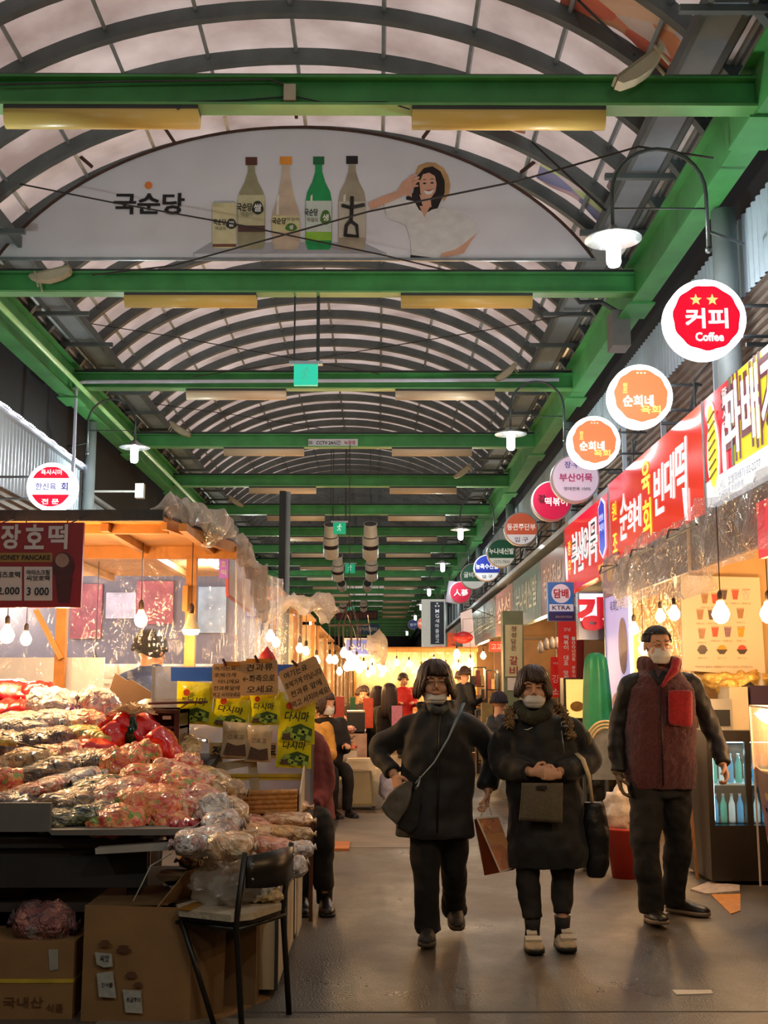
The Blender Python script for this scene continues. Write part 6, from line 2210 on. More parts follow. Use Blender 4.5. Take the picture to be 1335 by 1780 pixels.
b = B(m_wh); ptext(b, '강', 966, 1180, 14, 15.59, .0, 12); ptext(b, '소', 966, 1202, 10, 15.59, .02, 10); ptext(b, '대한', 966, 1153, 4, 15.59, 0, 9); b.build('lettering', t)
x0, x1, z0, z1 = frontal(984, 1181, 1018, 1248, 14.6)
t = thing('lit_menu_box', 'warm lit food display box below the red banners', 'display box', ((x0 + x1) / 2, 14.6, 0))
B(mat('warm display glow', '#ffdc80', .4, .25, 6, em=.9, emcol='#ffd070')).bb(x0, x1, 14.6, 14.62, z0, z1).build('face', t)
B(m_fr).bb(x0 - .03, x1 + .03, 14.63, 14.9, 0, z1 + .02).build('box', t)
b = B(mat('noodle print', '#c08838', .5, .3, 30)); b.poly([P(1003 + 12 * math.cos(a), 1228 - 9 * math.sin(a), 14.59) for a in [2 * PI * i / 20 for i in range(20)]]); b.build('print', t)
# green covered parasol
m_gc = mat('green tarpaulin cover', '#18794a', .45, .12, 5, .5, 8)
c = FZ(1040, 1412)
c = Vector((P(1040, 1300, 12.6).x, 12.6, 0))
t = thing('covered_parasol', 'tall folded parasol under a green tarpaulin cover', 'parasol', c)
b = B(m_gc, True)
rg = []
for z, r in ((.62, .17), (.7, .175), (1.0, .16), (1.3, .145), (1.6, .125), (1.72, .11), (1.77, .07), (1.79, .02)):
    rg.append([c + Vector(((r + .014 * math.sin(7 * 2 * PI * j / 40 + z * 3)) * math.cos(2 * PI * j / 40), (r + .014 * math.sin(7 * 2 * PI * j / 40)) * math.sin(2 * PI * j / 40), z)) for j in range(40)])
b.rings(rg); b.build('cover', t)
B(m_dsteel).tube([c, c + Vector((0, 0, .65))], .03, 10).build('pole', t)
B(m_dsteel, True).lathe([(.2, 0), (.2, .05), (.05, .08)], c, 20).build('base', t)
# things standing on the ground behind the man
c = Vector((P(1050, 1290, 11.2).x, 11.2, 0))
t = thing('arched_rack', 'beige arched frame leaning among bags behind the second woman', 'frame', c)
b = B(mat('beige ribbed plastic', '#c8a878', .4, .15, 20), True)
cz = P(1054, 1300, 11.2)
for r_ in (.20, .175, .15):
    b.tube([cz + Vector((r_ * math.cos(a), .03 * (r_ - .15) * 10, r_ * math.sin(a) * 1.25)) for a in [PI * i / 20 for i in range(21)]], .012, 8)
b.build('arch_frame', t)
B(mat('grey frame back', '#7d8080', .4, .2)).poly([cz + Vector((.14 * math.cos(a), .02, .17 * math.sin(a))) for a in [PI * i / 20 for i in range(21)]] + [cz + Vector((-.14, .02, -.3)), cz + Vector((.14, .02, -.3))], (0, .01, 0)).build('back_plate', t)
B(m_dsteel).tube([cz + Vector((.0, .03, -.3)), (cz.x, cz.y + .03, 0)], .02, 6).build('stand', t)
t = thing('red_bucket', 'red plastic bucket with a flared rim on the ground behind the man', 'bucket', FZ(1092, 1528))
c = FZ(1090, 1525)
b = B(mat('red bucket plastic', '#b8382a', .35, .12, 6), True)
b.lathe([(.11, 0), (.15, .34), (.168, .35), (.168, .37), (.145, .37), (.13, .33), (.10, .03)], c, 28)
b.build('bucket_body', t)
lump('carrier_bag', 'white carrier bag resting on the red bucket', 'carrier bag', c + Vector((-.02, .02, .50)), (.13, .10, .20), mat('white carrier plastic', '#d8c8b8', .4, .12, 12, .7, 14, coat=.4), .35, 2, 12)
lump('carrier_bag', 'pale plastic bag on the ground beside the red bucket', 'carrier bag', Vector((c.x - .24, c.y + .35, .17)), (.12, .12, .17), mat('pale carrier plastic', '#b8b0a4', .4, .15, 12, .7, 14, coat=.4), .35, 2, 15)
lump('black_bag', 'black bags heaped behind the second woman', 'bag', P(1046, 1345, 11.4), (.16, .14, .22), mat('black glossy bag', '#16130f', .35, .2, 10, .8, 10, coat=.5), .4, 2, 19)
t = thing('small_table', 'low pale table behind the black bags', 'table', Vector((2.25, 11.6, 0)))
B(m_wht).box((2.22, 11.6, .60), (.5, .5, .03)).build('table_top', t)
for dx in (-.22, .22):
    for dy in (-.22, .22):
        B(m_dsteel).box((2.22 + dx, 11.6 + dy, .29), (.03, .03, .59)).build('leg', t)
b = B(mat('newsprint', '#a89a90', .6, .25, 30)); b.poly([FZ(1200, 1548), FZ(1228, 1556), FZ(1286, 1551), FZ(1286, 1541), FZ(1232, 1535)], (0, 0, .012)); b.build('newspaper', label='folded newspaper lying on the ground by the counter', cat='newspaper')
b = B(mat('orange card', '#b87a30', .6, .2, 12)); b.poly([FZ(1236, 1556), FZ(1270, 1590), FZ(1287, 1584), FZ(1287, 1555)], (0, 0, .006)); b.build('cardboard_scrap', label='orange brown cardboard scrap lying by the counter plinth', cat='cardboard')
b = B(mat('white scrap', '#c8beb0', .6, .1)); b.poly([FZ(1168, 1722), FZ(1176, 1730), FZ(1240, 1728), FZ(1236, 1722)], (0, 0, .004)); b.build('paper_scrap', label='small white paper scrap lying on the open pavement', cat='paper')
B(mat('flat plank', '#a8622c', .6, .15, 6)).poly([FZ(562, 1466), FZ(562, 1479), FZ(607, 1479), FZ(609, 1466)], (0, 0, .02)).build('plank', label='short timber plank lying on the ground by the display case', cat='plank')

# ================================================================ SHOPS FURTHER ALONG THE RIGHT
for i, (y, c) in enumerate(((17.2, '#5a4638'), (21.5, '#7d5c3c'), (26.5, '#6b4a34'), (33, '#8f6a44'), (41, '#8a6238'), (52, '#9a7040'), (66, '#a87c48'))):
    B(mat('shop partition ' + c, c, .6, .3, 2)).bb(2.66, 5.2, y, y + .08, 0, 2.72).build('wall_shop_partition', kind='structure')
    lamp('shop_light', (2.9, y - 1.3, 2.3), 40 + 5 * i, WARM, .15)
t = thing('ribs_banner', 'tall cream banner with brown and red vertical lettering on a pillar', 'banner', P(892, 1245, 18.0))
b = B(mat('cream banner', '#b8b08c', .5, .12, 4)); pquad(b, 878, 1086, 908, 1176, 18.0); b.build('cloth', t)
b = B(mat('brown lettering', '#5c3a2c', .5, .1))
for i, s in enumerate('정성담은'):
    ptext(b, s, 893, 1093 + i * 11, 9, 17.99, .02, 9)
b.use(mat('maroon lettering', '#8c2430', .5, .1))
for i, s in enumerate('갈비'):
    ptext(b, s, 893, 1148 + i * 18, 15, 17.99, .02, 14)
b.build('lettering', t)
c = P(893, 1200, 18.1)
B(mat('green grey pillar', '#5f6a52', .5, .2, 4)).bb(c.x - .16, c.x + .16, 18.05, 18.35, 0, 2.6).build('pillar', label='green grey pillar behind the cream rib banner', cat='pillar')
B(m_sw).bb(c.x - .10, c.x + .10, 18.03, 18.05, P(0, 1200, 18).z, P(0, 1178, 18).z).build('paper_note', label='blank pale note stuck below the cream rib banner', cat='note')
t = thing('paper_banner', 'white paper banner hanging slantwise beside the red lantern', 'banner', P(812, 1145, 26))
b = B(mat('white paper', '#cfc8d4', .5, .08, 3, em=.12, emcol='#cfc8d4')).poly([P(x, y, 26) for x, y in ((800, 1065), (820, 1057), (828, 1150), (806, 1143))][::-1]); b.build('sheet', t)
B(m_dsteel).tube([P(800, 1065, 26), P(820, 1057, 26), Vector((2.6, 26, 3.0))], .01, 5).build('hanger', t)
t = thing('paper_lantern', 'round dark red paper lantern hanging by the white paper banner', 'lantern', P(805, 1108, 25.5))
c = P(805, 1108, 25.5)
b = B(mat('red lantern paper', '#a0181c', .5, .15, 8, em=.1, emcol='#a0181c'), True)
b.lathe([(.06 + .16 * math.sin(PI * i / 12) ** .7 + (.006 if i % 2 else 0), -.13 + .26 * i / 12) for i in range(13)], c, 24); b.build('shade', t)
B(m_dsteel).tube([c + Vector((0, 0, .13)), (c.x, c.y, 2.9), (2.6, c.y, 2.95)], .006, 5).build('cord', t)
Yk = 37
t = thing('tower_sign', 'tall navy bank sign with white vertical lettering', 'sign', P(762, 1150, Yk))
x0, x1, z0, z1 = frontal(748, 1046, 772, 1120, Yk)
B(mat('pale lit housing', '#d8dcd6', .4, .06, em=.3, emcol='#d8dcd6')).bb(x0 - .28, x1 + .04, Yk, Yk + .3, z0 - .1, z1 + .08).build('housing', t)
B(mat('navy sign face', '#1c2c4c', .4, .08)).bb(x0, x1, Yk - .02, Yk, z0, z1).build('face', t)
b = B(mat('white sign letters', '#dfe6f0', .4, 0, em=.4, emcol='#dfe6f0'))
for i, s in enumerate('MG새마을금고'):
    ptext(b, s, 760, 1062 + i * 8.6, 6.6, Yk - .025, .012, 6.6)
for a in range(3):
    cx_, cy_ = 760 + 3 * math.cos(a * 2.1 + 1.57), 1052 - 3 * math.sin(a * 2.1 + 1.57)
    b.ball(P(cx_, cy_, Yk - .03), (.03, .004, .03), 8, 6)
b.build('lettering', t)
x0, x1, z0, z1 = frontal(752, 1122, 774, 1146, Yk)
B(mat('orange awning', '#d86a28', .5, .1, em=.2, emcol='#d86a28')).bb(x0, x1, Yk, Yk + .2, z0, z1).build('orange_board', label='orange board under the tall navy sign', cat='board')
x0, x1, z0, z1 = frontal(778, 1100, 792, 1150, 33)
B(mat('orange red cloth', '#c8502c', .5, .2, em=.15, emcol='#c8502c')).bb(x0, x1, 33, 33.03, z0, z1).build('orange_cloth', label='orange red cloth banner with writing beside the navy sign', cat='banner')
x0, x1, z0, z1 = frontal(850, 1115, 876, 1133, 21.3)
t = thing('shop_sign', 'small red lit sign in the shop mouth beyond the pillar', 'sign', P(863, 1133, 21.3))
B(face_mat('#c03420', .4)).bb(x0, x1, 21.3, 21.33, z0, z1).build('board', t)
b = B(m_sw); ptext(b, '고고', 863, 1124, 8, 21.29, .02, 18); b.build('lettering', t)
# goods and shelves standing in front of the far shops
m_goods = [mat('stacked box %d' % i, c, .5, .25, 6) for i, c in enumerate(('#6b4030', '#8f7050', '#4a3a3c', '#7a2c28', '#a88a5c', '#39424a'))]
for i, (px, py0, py1, Y, w) in enumerate(((832, 1160, 1255, 22, 26), (858, 1165, 1250, 20.5, 22), (845, 1235, 1290, 19.5, 30), (812, 1200, 1262, 25, 22), (922, 1215, 1300, 16.6, 22))):
    c = P(px, py1, Y)
    t = thing('goods_shelf', 'shelf of stacked goods %s' % ['beside the dark door of the far shop', 'next to the green grey pillar', 'standing low before the far shops', 'below the red lantern', 'just behind the second woman'][i], 'shelf', (c.x, Y, 0))
    k = Y / FPX
    x0, x1 = c.x - w * k / 2, c.x + w * k / 2
    zt = P(px, py0, Y).z
    b = B(m_fr)
    for x in (x0, x1):
        b.bb(x - .015, x + .015, Y, Y + .3, 0, zt)
    n = 5
    for j in range(n + 1):
        b.bb(x0, x1, Y, Y + .3, zt * j / n - .01, zt * j / n + .01)
    b.build('rack', t)
    b = MB()
    for j in range(n):
        for q in range(3):
            b.use(m_goods[(i + j * 2 + q) % 6])
            xx = x0 + (x1 - x0) * (q + .5) / 3
            b.bb(xx - (x1 - x0) * .14, xx + (x1 - x0) * .14, Y + .02, Y + .25, zt * j / n + .012, zt * (j + .55 + .3 * ((i + j + q) % 2)) / n)
    b.build('packed_goods', t)
for i, (px, py, Y) in enumerate(((1040 - 25 * 0, 1150, 15.5), (940, 1125, 16.3), (950, 1120, 16.3), (960, 1118, 16.3), (968, 1118, 16.3))):
    if i == 0:
        continue
    c = P(px, py, Y)
    B(mat('pale hanging pouch', '#a8a09c', .3, .2, 20, coat=.5), True).lathe([(.02, -.08), (.045, -.05), (.04, .04), (.012, .09)], c, 10).build('hanging_pouch', label='small pale pouch hanging in the row beside the red banner', cat='pouch', group='pouches hanging by the red banner')
B(mat('stacked plank', '#8a7440', .6, .25, 8)).bb(P(838, 1300, 17.5).x, P(858, 1300, 17.5).x, 17.5, 17.6, 0, P(0, 1222, 17.5).z).build('plank_stack', label='olive timber boards standing on end beyond the first woman', cat='boards')

# far bulbs along the right row
for i in range(14):
    Y = 20 + i * 4.2
    z = 1.95 + .12 * math.sin(i * 2.1)
    x = 2.35 - .15 * (i % 3)
    if i in (0,):
        x = 2.2
    bulb((x, Y, z), 'small warm bulb glowing along the far shop fronts', 2.6, .06, 30, 'far bulbs along the shop fronts', i % 3 == 0)
bulb(P(794, 1138, 24), 'warm bulb glowing below the red lantern', 2.6, .075, 50)
bulb(P(818, 1156, 25), 'second warm bulb below the red lantern, a little closer to the shops', 2.6, .085, 50)

# added bulbs out of view, lighting the walkers from the front
for i, (x, y, z, e) in enumerate(((2.35, 4.3, 2.4, 34), (2.35, 2.0, 2.5, 34), (2.35, -.6, 2.8, 30))):
    bulb((x, y, z), 'added warm bulb out of view, lighting the walkers from the front', 3.1, .05, e, 'added bulbs beside the camera')
B(m_galv).bb(2.30, 2.7, -1.2, 4.4, 3.1, 3.14).build('added_bulb_ledge', label='added metal ledge carrying the unseen bulbs beside the camera', cat='ledge')  # ledge added only to hold the unseen bulbs

for x in (2.05, 2.2, 2.35):
    B(m_dsteel).tube([(x, 19.8, 2.61), (x, 25, 2.60), (x, 50, 2.62), (x, 80, 2.6)], .006, 5).build('bulb_wire', label='long wire carrying bulbs along the shop fronts, the %s of three' % ('outer' if x < 2.1 else 'middle' if x < 2.3 else 'inner'), cat='wire')
for nm, y, z, x in (('tobacco_sign', 15.15, 2.6, 2.3), ('shop_sign', 21.31, 2.3, 2.3), ('banner', 33.01, 2.6, 2.1)):
    B(m_dsteel).bar((x, y, z), (3.1, y, z), .02, .02).build('sign_arm', label='thin steel arm holding the ' + {'tobacco_sign': 'blue tobacco sign', 'shop_sign': 'small red lit sign in the shop mouth', 'banner': 'orange red cloth banner'}[nm], cat='bracket')
# ================================================================ FOOD STALLS DOWN THE MIDDLE
m_fab = mat('white stall cloth', '#c9bca8', .6, .1, 4, .3, 10)
m_legm = mat('grey table leg', '#8a8274', .5, .15)


def table(name, lab, x0, x1, y0, y1, z, m, cat='table', leg=.03):
    t = thing(name, lab, cat, ((x0 + x1) / 2, (y0 + y1) / 2, 0))
    B(m).bb(x0, x1, y0, y1, z - .03, z).build('table_top', t)
    for x in (x0 + .04, x1 - .04):
        for y in (y0 + .04, y1 - .04):
            B(m_legm).bb(x - leg / 2, x + leg / 2, y - leg / 2, y + leg / 2, 0, z - .03).build('leg', t)
    return t


def stall(y0, y1, x0, x1, zr, lab, seed, m=m_wood2, back=True, nb=3):
    t = thing('food_stall', lab, 'food stall', ((x0 + x1) / 2, y0, 0))
    b = B(m); b.bb(x0, x1, y0, y1, zr, zr + .04); b.bar((x0, y0, zr - .03), (x1, y0, zr - .03), .05, .08); b.build('roof_sheet', t)
    for x in (x0 + .05, x1 - .05):
        for y in (y0 + .05, y1 - .05):
            B(m_wood).bb(x - .025, x + .025, y - .025, y + .025, 0, zr).build('post', t)
    B(mat('stall counter front %d' % (seed % 3), ('#8a6a4c', '#9a8468', '#6f5a48')[seed % 3], .5, .2, 4)).bb(x0 + .1, x1 - .02, y0 + .15, y1 - .2, 0, .82).build('counter', t)
    B(m_steelb).bb(x0 + .06, x1 + .02, y0 + .12, y1 - .16, .82, .85).build('counter_top', t)
    if back:
        curtain('curtain_sheet', None, (x0 + .1, y1 - .05, 0), (x1, y1 - .05, 0), .9, zr - .05, m_filmgold, .03, 6, 40, seed=seed, parent=t)
    return t


m_filmgold = mat_film('warm lit stall film', '#ffe6b8', .45, 1.0, (9, 9, 2), .6, .12)
rnd = random.Random(3)
ys = [12.4, 16.2, 20.4, 25.0, 30, 36, 43, 51, 60]
labs = ['food stall with a plastic-wrapped roof right after the kelp pouches', 'second food stall along the middle row', 'third food stall along the middle row, with diners in front', 'fourth food stall in the middle row, glowing warm']
for i, y in enumerate(ys):
    l = labs[i] if i < 4 else 'small distant food stall glowing warm in the middle row'
    t = stall(y, y + 3.2, -3.6, -1.06 + .02 * (i % 3), 2.45 + .05 * (i % 2), l, i)
    if i >= 4:
        t['group'] = 'distant food stalls'
    lamp('stall_glow', (-2.2, y + 1.2, 2.15), 110 + 6 * i, WARM, .2, t)
# plastic-wrapped roof edges
strip_lump('rolled_plastic', 'wide plastic wrap bulging over the front edge of the first food stall roof',
           interp([P(470, 1052, 12.2), P(520, 1048, 12.2), P(568, 1050, 12.3), P(572, 1068, 12.4)], 7), [.08] * 7 + [.10] * 7 + [.12] * 7 + [.05], m_filmb, 11)
curtain('plastic_curtain', 'large clear plastic curtain hanging below the first wrapped roof', (-1.62, 12.25, 0), (-.80, 12.25, 0), .95, 2.25, m_film, .02, 5, 40, seed=9)
strip_lump('rolled_plastic', 'clouded plastic wrap heaped around the blue stall sign', interp([P(655, 1108, 19.9), P(658, 1130, 20), P(650, 1150, 20)], 6), [.16] * 6 + [.14] * 6 + [.06], m_filmb, 17)
t = thing('stall_sign', 'violet blue stall sign under clouded plastic in the middle row', 'sign', P(625, 1145, 20.0))
x0, x1, z0, z1 = frontal(602, 1113, 648, 1137, 20.0)
B(face_mat('#5c6ab8', .4)).bb(x0, x1, 20.0, 20.05, z0, z1).build('board', t)
b = B(m_sw); ptext(b, '순이네', 625, 1125, 13, 19.98, .02, 36); b.build('lettering', t)
b = B(mat('pale sign rim', '#cfc6cc')); b.bb(x0 - .04, x1 + .04, 20.03, 20.06, z0 - .04, z1 + .04); b.build('rim', t)
for i, (px, py, Y, l) in enumerate(((505, 1075, 13.5, 'round white wall clock'),)):
    pass
# posts seen against the roof
b = B(m_col); c = P(489, 1000, 15.2)
B(m_col, True).tube([(c.x + .06, 15.2, 0), (c.x + .06, 15.2, 4.0)], .05, 12).build('steel_post', label='grey steel post with a black strip rising behind the draped plastic', cat='post')
B(m_black).bb(c.x - .03, c.x + .05, 15.1, 15.2, 2.7, 4.0).build('black_duct', label='flat black duct strapped to the grey post', cat='duct')

# bulbs of the food stalls, as clusters in the photograph
bl = [(470, 1107, 11.6, .055), (480, 1118, 12.1, .05), (521, 1128, 13, .05), (532, 1133, 14, .05), (550, 1150, 15, .06), (573, 1147, 17, .06), (582, 1148, 18, .065),
      (598, 1136, 18.4, .075), (608, 1143, 19, .08), (612, 1158, 19.5, .085), (620, 1150, 20, .08), (624, 1163, 20.6, .08), (603, 1160, 21, .08), (632, 1158, 22, .07), (647, 1166, 24, .08),
      (660, 1160, 26, .07), (686, 1160, 30, .08), (697, 1158, 33, .09), (708, 1163, 36, .09), (664, 1172, 28, .07), (640, 1172, 24, .06), (590, 1168, 19, .06)]
for i, (px, py, Y, r) in enumerate(bl):
    g = i > 1
    bulb(P(px, py, Y), 'warm bulb glowing among the food stalls down the middle row' if g else ['warm bulb glowing beside the boards on the stall corner', 'warm bulb just below its neighbour near the stall corner'][i], 2.47, r * .85, 34, 'bulbs of the food stalls' if g else None, i % 3 == 0)
for i, (px, py) in enumerate(((452, 1098), (458, 1088))):
    c = P(px, py, 11.4)
    t = thing('unlit_socket', ['empty dark bulb socket hanging low by the stall corner', 'empty dark bulb socket hanging a bit higher by the stall corner'][i], 'socket', c)
    B(m_sock, True).lathe([(.02, -.04), (.026, 0), (.02, .06), (.006, .09)], c, 12).build('socket_body', t)
    B(m_sock).tube([c + Vector((0, 0, .08)), (c.x, c.y, 2.6)], .004, 5).build('cord', t)
# chandelier-like bundle of cords over the brightest cluster
b = B(m_sock)
c = P(607, 1098, 19.2)
for i in range(9):
    a = 2 * PI * i / 9
    b.tube([c + Vector((0, 0, .5)), c + Vector((.2 * math.cos(a), .2 * math.sin(a), .1)), c + Vector((.18 * math.cos(a), .18 * math.sin(a), -.25))], .008, 5)
b.bar(c + Vector((-.35, 0, .1)), c + Vector((.35, 0, .12)), .03, .03)
b.tube([c + Vector((0, 0, .4)), (c.x, c.y, 5.5)], .008, 5)
b.build('cord_cluster', label='tangle of cords and a bar above the brightest bulbs', cat='cords')

# nearer tables between the kelp pouches and the walkers
table('side_table', 'grey low table behind the seated person in dark red', -.96, -.28, 13.9, 14.9, .55, m_legm)
c = (-.72, 14.2, .55)
t = thing('carton_display', 'upright beige box with a domed front on the low table', 'box', c)
x0, x1, z0, z1 = frontal(546, 1272, 585, 1312, 13.95)
B(mat('beige display card', '#c4a880', .5, .08)).bb(x0, x1, 13.95, 14.3, .55, z1 + .1).build('box_body', t)
b = B(mat('tan display dome', '#a88c68', .5, .08))
b.poly([P(x, y, 13.93) for x, y in [(552, 1311), (580, 1311)] + [(566 + 14 * math.cos(a), 1285 - 12 * math.sin(a)) for a in [PI * i / 12 for i in range(13)]]]); b.build('dome_front', t)
B(mat('beige crate', '#b89c6c', .5, .15)).bb(-.62, -.34, 14.2, 14.6, .55, .85).build('crate', label='open beige crate behind the domed box', cat='crate')
for i, (px, py, w, h, k, l) in enumerate(((606, 1268, 26, 14, 'rose', 'upper pack of buns in film on the low table'), (604, 1280, 26, 12, 'tan', 'middle pack of buns in film on the low table'), (604, 1298, 34, 18, 'puff', 'pack of orange fritters in film on the low table'))):
    snackbag('bun_pack', l, px, py, w, h, bg[k], 0, False, 90 + i, Y=14.1, flat=.5, cat='pack')
B(m_wht).bb(P(589, 1300, 14.0).x, P(620, 1300, 14.0).x, 14.0, 14.5, .55, P(0, 1305, 14.0).z).build('white_box', label='white box under the orange fritters', cat='box')
t = thing('steam_pot', 'black square pot with steam and a bright lid in the food stall', 'pot', P(620, 1270, 15))
x0, x1, z0, z1 = frontal(603, 1238, 634, 1285, 15.0)
B(m_black).bb(x0, x1, 15.0, 15.3, .6, z1).build('pot_body', t)
B(mat('bright lid', '#e8d8b0', .2, .1, metal=.4)).bb(x0, x1, 15.0, 15.3, z1, z1 + .02).build('lid', t)
table('food_table', 'long food table with bowls along the middle row', -.96, -.16, 15.0, 19.5, .85, m_steelb)
B(mat('patterned table front', '#a88c80', .5, .3, 8)).bb(-.60, -.14, 14.95, 14.99, .35, .83).build('table_cloth', label='pale patterned cloth on the end of the long food table', cat='cloth')
m_bowls = [mat('food %d' % i, c, .5, .35, 40, .5, 60) for i, c in enumerate(('#b8542c', '#7c8a3c', '#d09a50', '#8f3a28', '#c8b088'))]
m_bowl = mat('white bowl', '#e0d0b8', .3, .05)
bn = 0
for r in range(9):
    for q in range(3):
        x, y = -.80 + .24 * q, 15.25 + .42 * r
        z = .852
        t = thing('food_bowl', 'bowl heaped with %s food, %s, %s' % (('red', 'green', 'golden', 'dark red', 'pale')[(r + q * 2) % 5], ('at the near end of', 'in the second row on', 'in the third row on', 'a third along', 'midway along', 'past the middle of', 'two thirds along', 'near the far end of', 'at the far end of')[r] + ' the food table', ('stall side', 'middle', 'aisle side')[q]), 'bowl', (x, y, z), 'bowls on the long food table')
        B(m_bowl, True).lathe([(.04, 0), (.09, .05), (.095, .06)], (x, y, z), 14).build('bowl', t)
        B(m_bowls[(r + q * 2) % 5], True).lathe([(.088, .052), (.07, .09), (.03, .115), (.003, .12)], (x, y, z), 12).build('food', t)
for i, (px, py, Y, c, l) in enumerate(((640, 1218, 16.4, '#d8502c', 'red lidded tub standing on the food table before the far diner'), (690, 1232, 15.6, '#c07890', 'pink and white tub at the near end of the food table'),
                                    (590, 1215, 16.6, '#b83a28', 'red sauce packet standing by the masked woman'), (613, 1216, 16.8, '#1f7a3c', 'green bottle beside the red sauce packet'))):
    cc = P(px, py + 8, Y)
    zb = .852
    b = B(mat('tub ' + c, c, .4, .15, 20)); b.box((cc.x, Y, (zb + cc.z + .1) / 2), (.14 if i < 3 else .07, .12 if i < 3 else .07, cc.z + .1 - zb)); b.build('tub' if i < 3 else 'bottle', label=l, cat='tub' if i < 3 else 'bottle')
# cloth-covered stool-like stand in the aisle
c = FZ(624, 1408)
t = thing('covered_stand', 'beige boxy stand with a white cloth over the top, on little feet', 'stand', c)
b = B(mat('beige stand plastic', '#a89c78', .5, .1, 5)); b.box(c + Vector((0, .14, .29)), (.38, .30, .48), top=(.72, .8)); b.build('stand_body', t)
b = B(mat('beige stand frame', '#8f8464', .5, .1))
for s in (-1, 1):
    b.bar(c + Vector((s * .185, -.012, .05)), c + Vector((s * .135, .015, .53)), .025, .02)
b.bar(c + Vector((-.185, -.012, .06)), c + Vector((.185, -.012, .06)), .02, .03)
b.build('stand_frame', t)
for s in (-1, 1):
    for q in (0, .28):
        B(m_dsteel).box(c + Vector((s * .17, .02 + q, .025)), (.04, .04, .05)).build('leg', t)
b = B(mat('white draped cloth', '#d8c8a8', .7, .08, 8, .3, 20))
b.box(c + Vector((0, .14, .56)), (.30, .27, .05), top=(.95, .95)); b.bb(c.x - .155, c.x + .155, c.y - .0, c.y + .008, .44, .56)
b.poly([c + Vector((-.15, -.003, .47)), c + Vector((.17, -.003, .45)), c + Vector((.15, .01, .56)), c + Vector((-.15, .01, .56))], (0, -.006, 0))
b.bar(c + Vector((-.15, 0, .54)), c + Vector((-.20, -.01, .40)), .01, .05); b.bar(c + Vector((.15, 0, .54)), c + Vector((.18, -.01, .40)), .01, .05)
b.build('cloth', t)
lump('carrier_bag', 'white plastic bag standing on the ground behind the first woman', 'carrier bag', FZ(672, 1402) + Vector((.03, .1, .22)), (.12, .12, .22), mat('bluish carrier plastic', '#c0bcd0', .4, .1, 8, .6, 14, coat=.3), .25, 2, 33)
t = thing('stool', 'small white-topped stool beside the seated person in dark red', 'stool', FZ(570, 1408))
c = FZ(568, 1405)
B(m_wht).box(c + Vector((0, .1, .42)), (.26, .26, .03)).build('seat', t)
for dx in (-.1, .1):
    for dy in (0, .2):
        B(m_legm).bar(c + Vector((dx * 1.2, dy, 0)), c + Vector((dx, dy, .41)), .025, .025).build('leg', t)
# left side far fronts, pale shops with cool light
for i in range(6):
    y = 13 + i * 9
    B(mat('left shop front %d' % (i % 3), ('#8f8078', '#a08a70', '#7a7c86')[i % 3], .6, .3, 2)).bb(-5.6, -4.3, y, y + .08, 0, 2.6).build('wall_left_partition', kind='structure')
    lamp('shop_light', (-4.0, y - 1.2, 2.3), 50, (1, .85, .65), .15)
# cross stall closing the view down the aisle
t = stall(25.5, 28.5, -.55, 2.2, 2.25, 'glowing warm stall standing across the end of the open aisle', 4, back=False)
curtain('curtain_sheet', None, (-.5, 25.6, 0), (2.1, 25.6, 0), .95, 2.2, m_filmgold, .03, 12, 60, seed=21, parent=t)
B(mat('amber stall back', '#c08848', .6, .3, 2)).bb(-.5, 2.2, 28.4, 28.45, 0, 2.25).build('back_panel', t)
lamp('stall_glow', (.3, 27.0, 2.0), 60, WARM, .2, t)
lamp('stall_glow', (1.5, 27.0, 2.0), 60, WARM, .2, t)
for i in range(10):
    bulb((-.4 + .27 * i, 25.35 + .1 * math.sin(i * 3), 1.88 + .09 * math.sin(i * 2.3)), 'bulb in the row along the stall across the aisle end', 2.24, .06, 30, 'bulbs of the stall across the aisle end', i % 4 == 1)
for i, y in enumerate((34, 44, 56)):
    tt = stall(y, y + 3, -.75, 2.4, 2.3, 'distant stall beyond the one across the aisle end', 7 + i, back=True)
    tt['group'] = 'distant food stalls beyond'
    lamp('stall_glow', (.8, y + 1, 2.1), 160, WARM, .2, tt)

for x, w in ((-.45, 'over the food table'), (-.15, 'nearest the walkers')):
    B(m_dsteel).tube([(x, 17.0, 2.47), (x, 22, 2.46), (x, 25.6, 2.3)], .006, 5).build('bulb_wire', label='long wire carrying the food stall bulbs, the one ' + w, cat='wire')
# ================================================================ PEOPLE
m_skin = mat('warm skin', '#cf9a78', .5, .08, 14, .06, 90)
m_hair = mat('dark brown hair', '#3a2418', .45, .3, 40)
m_mask = mat('white face mask', '#d8d0c4', .7, .05, 20, .1, 60)
m_coatk = mat('black quilted coat', '#0e0b09', .7, .3, 12, .25, 14, sheen=.15)
m_coat2 = mat('dark olive black coat', '#110e0a', .7, .3, 12, .25, 14, sheen=.15)
m_trk = mat('black trousers', '#0f0d0c', .8, .3, 12, .3, 12)
m_jean = mat('dark grey worn trousers', '#211d1a', .8, .35, 8, .35, 14)
m_lipm = mat('dull rose lips', '#8f4a40', .5, .05)
m_eye = mat('dark eye line', '#120c0a', .4, .05)


def V(*a):
    return Vector(a)


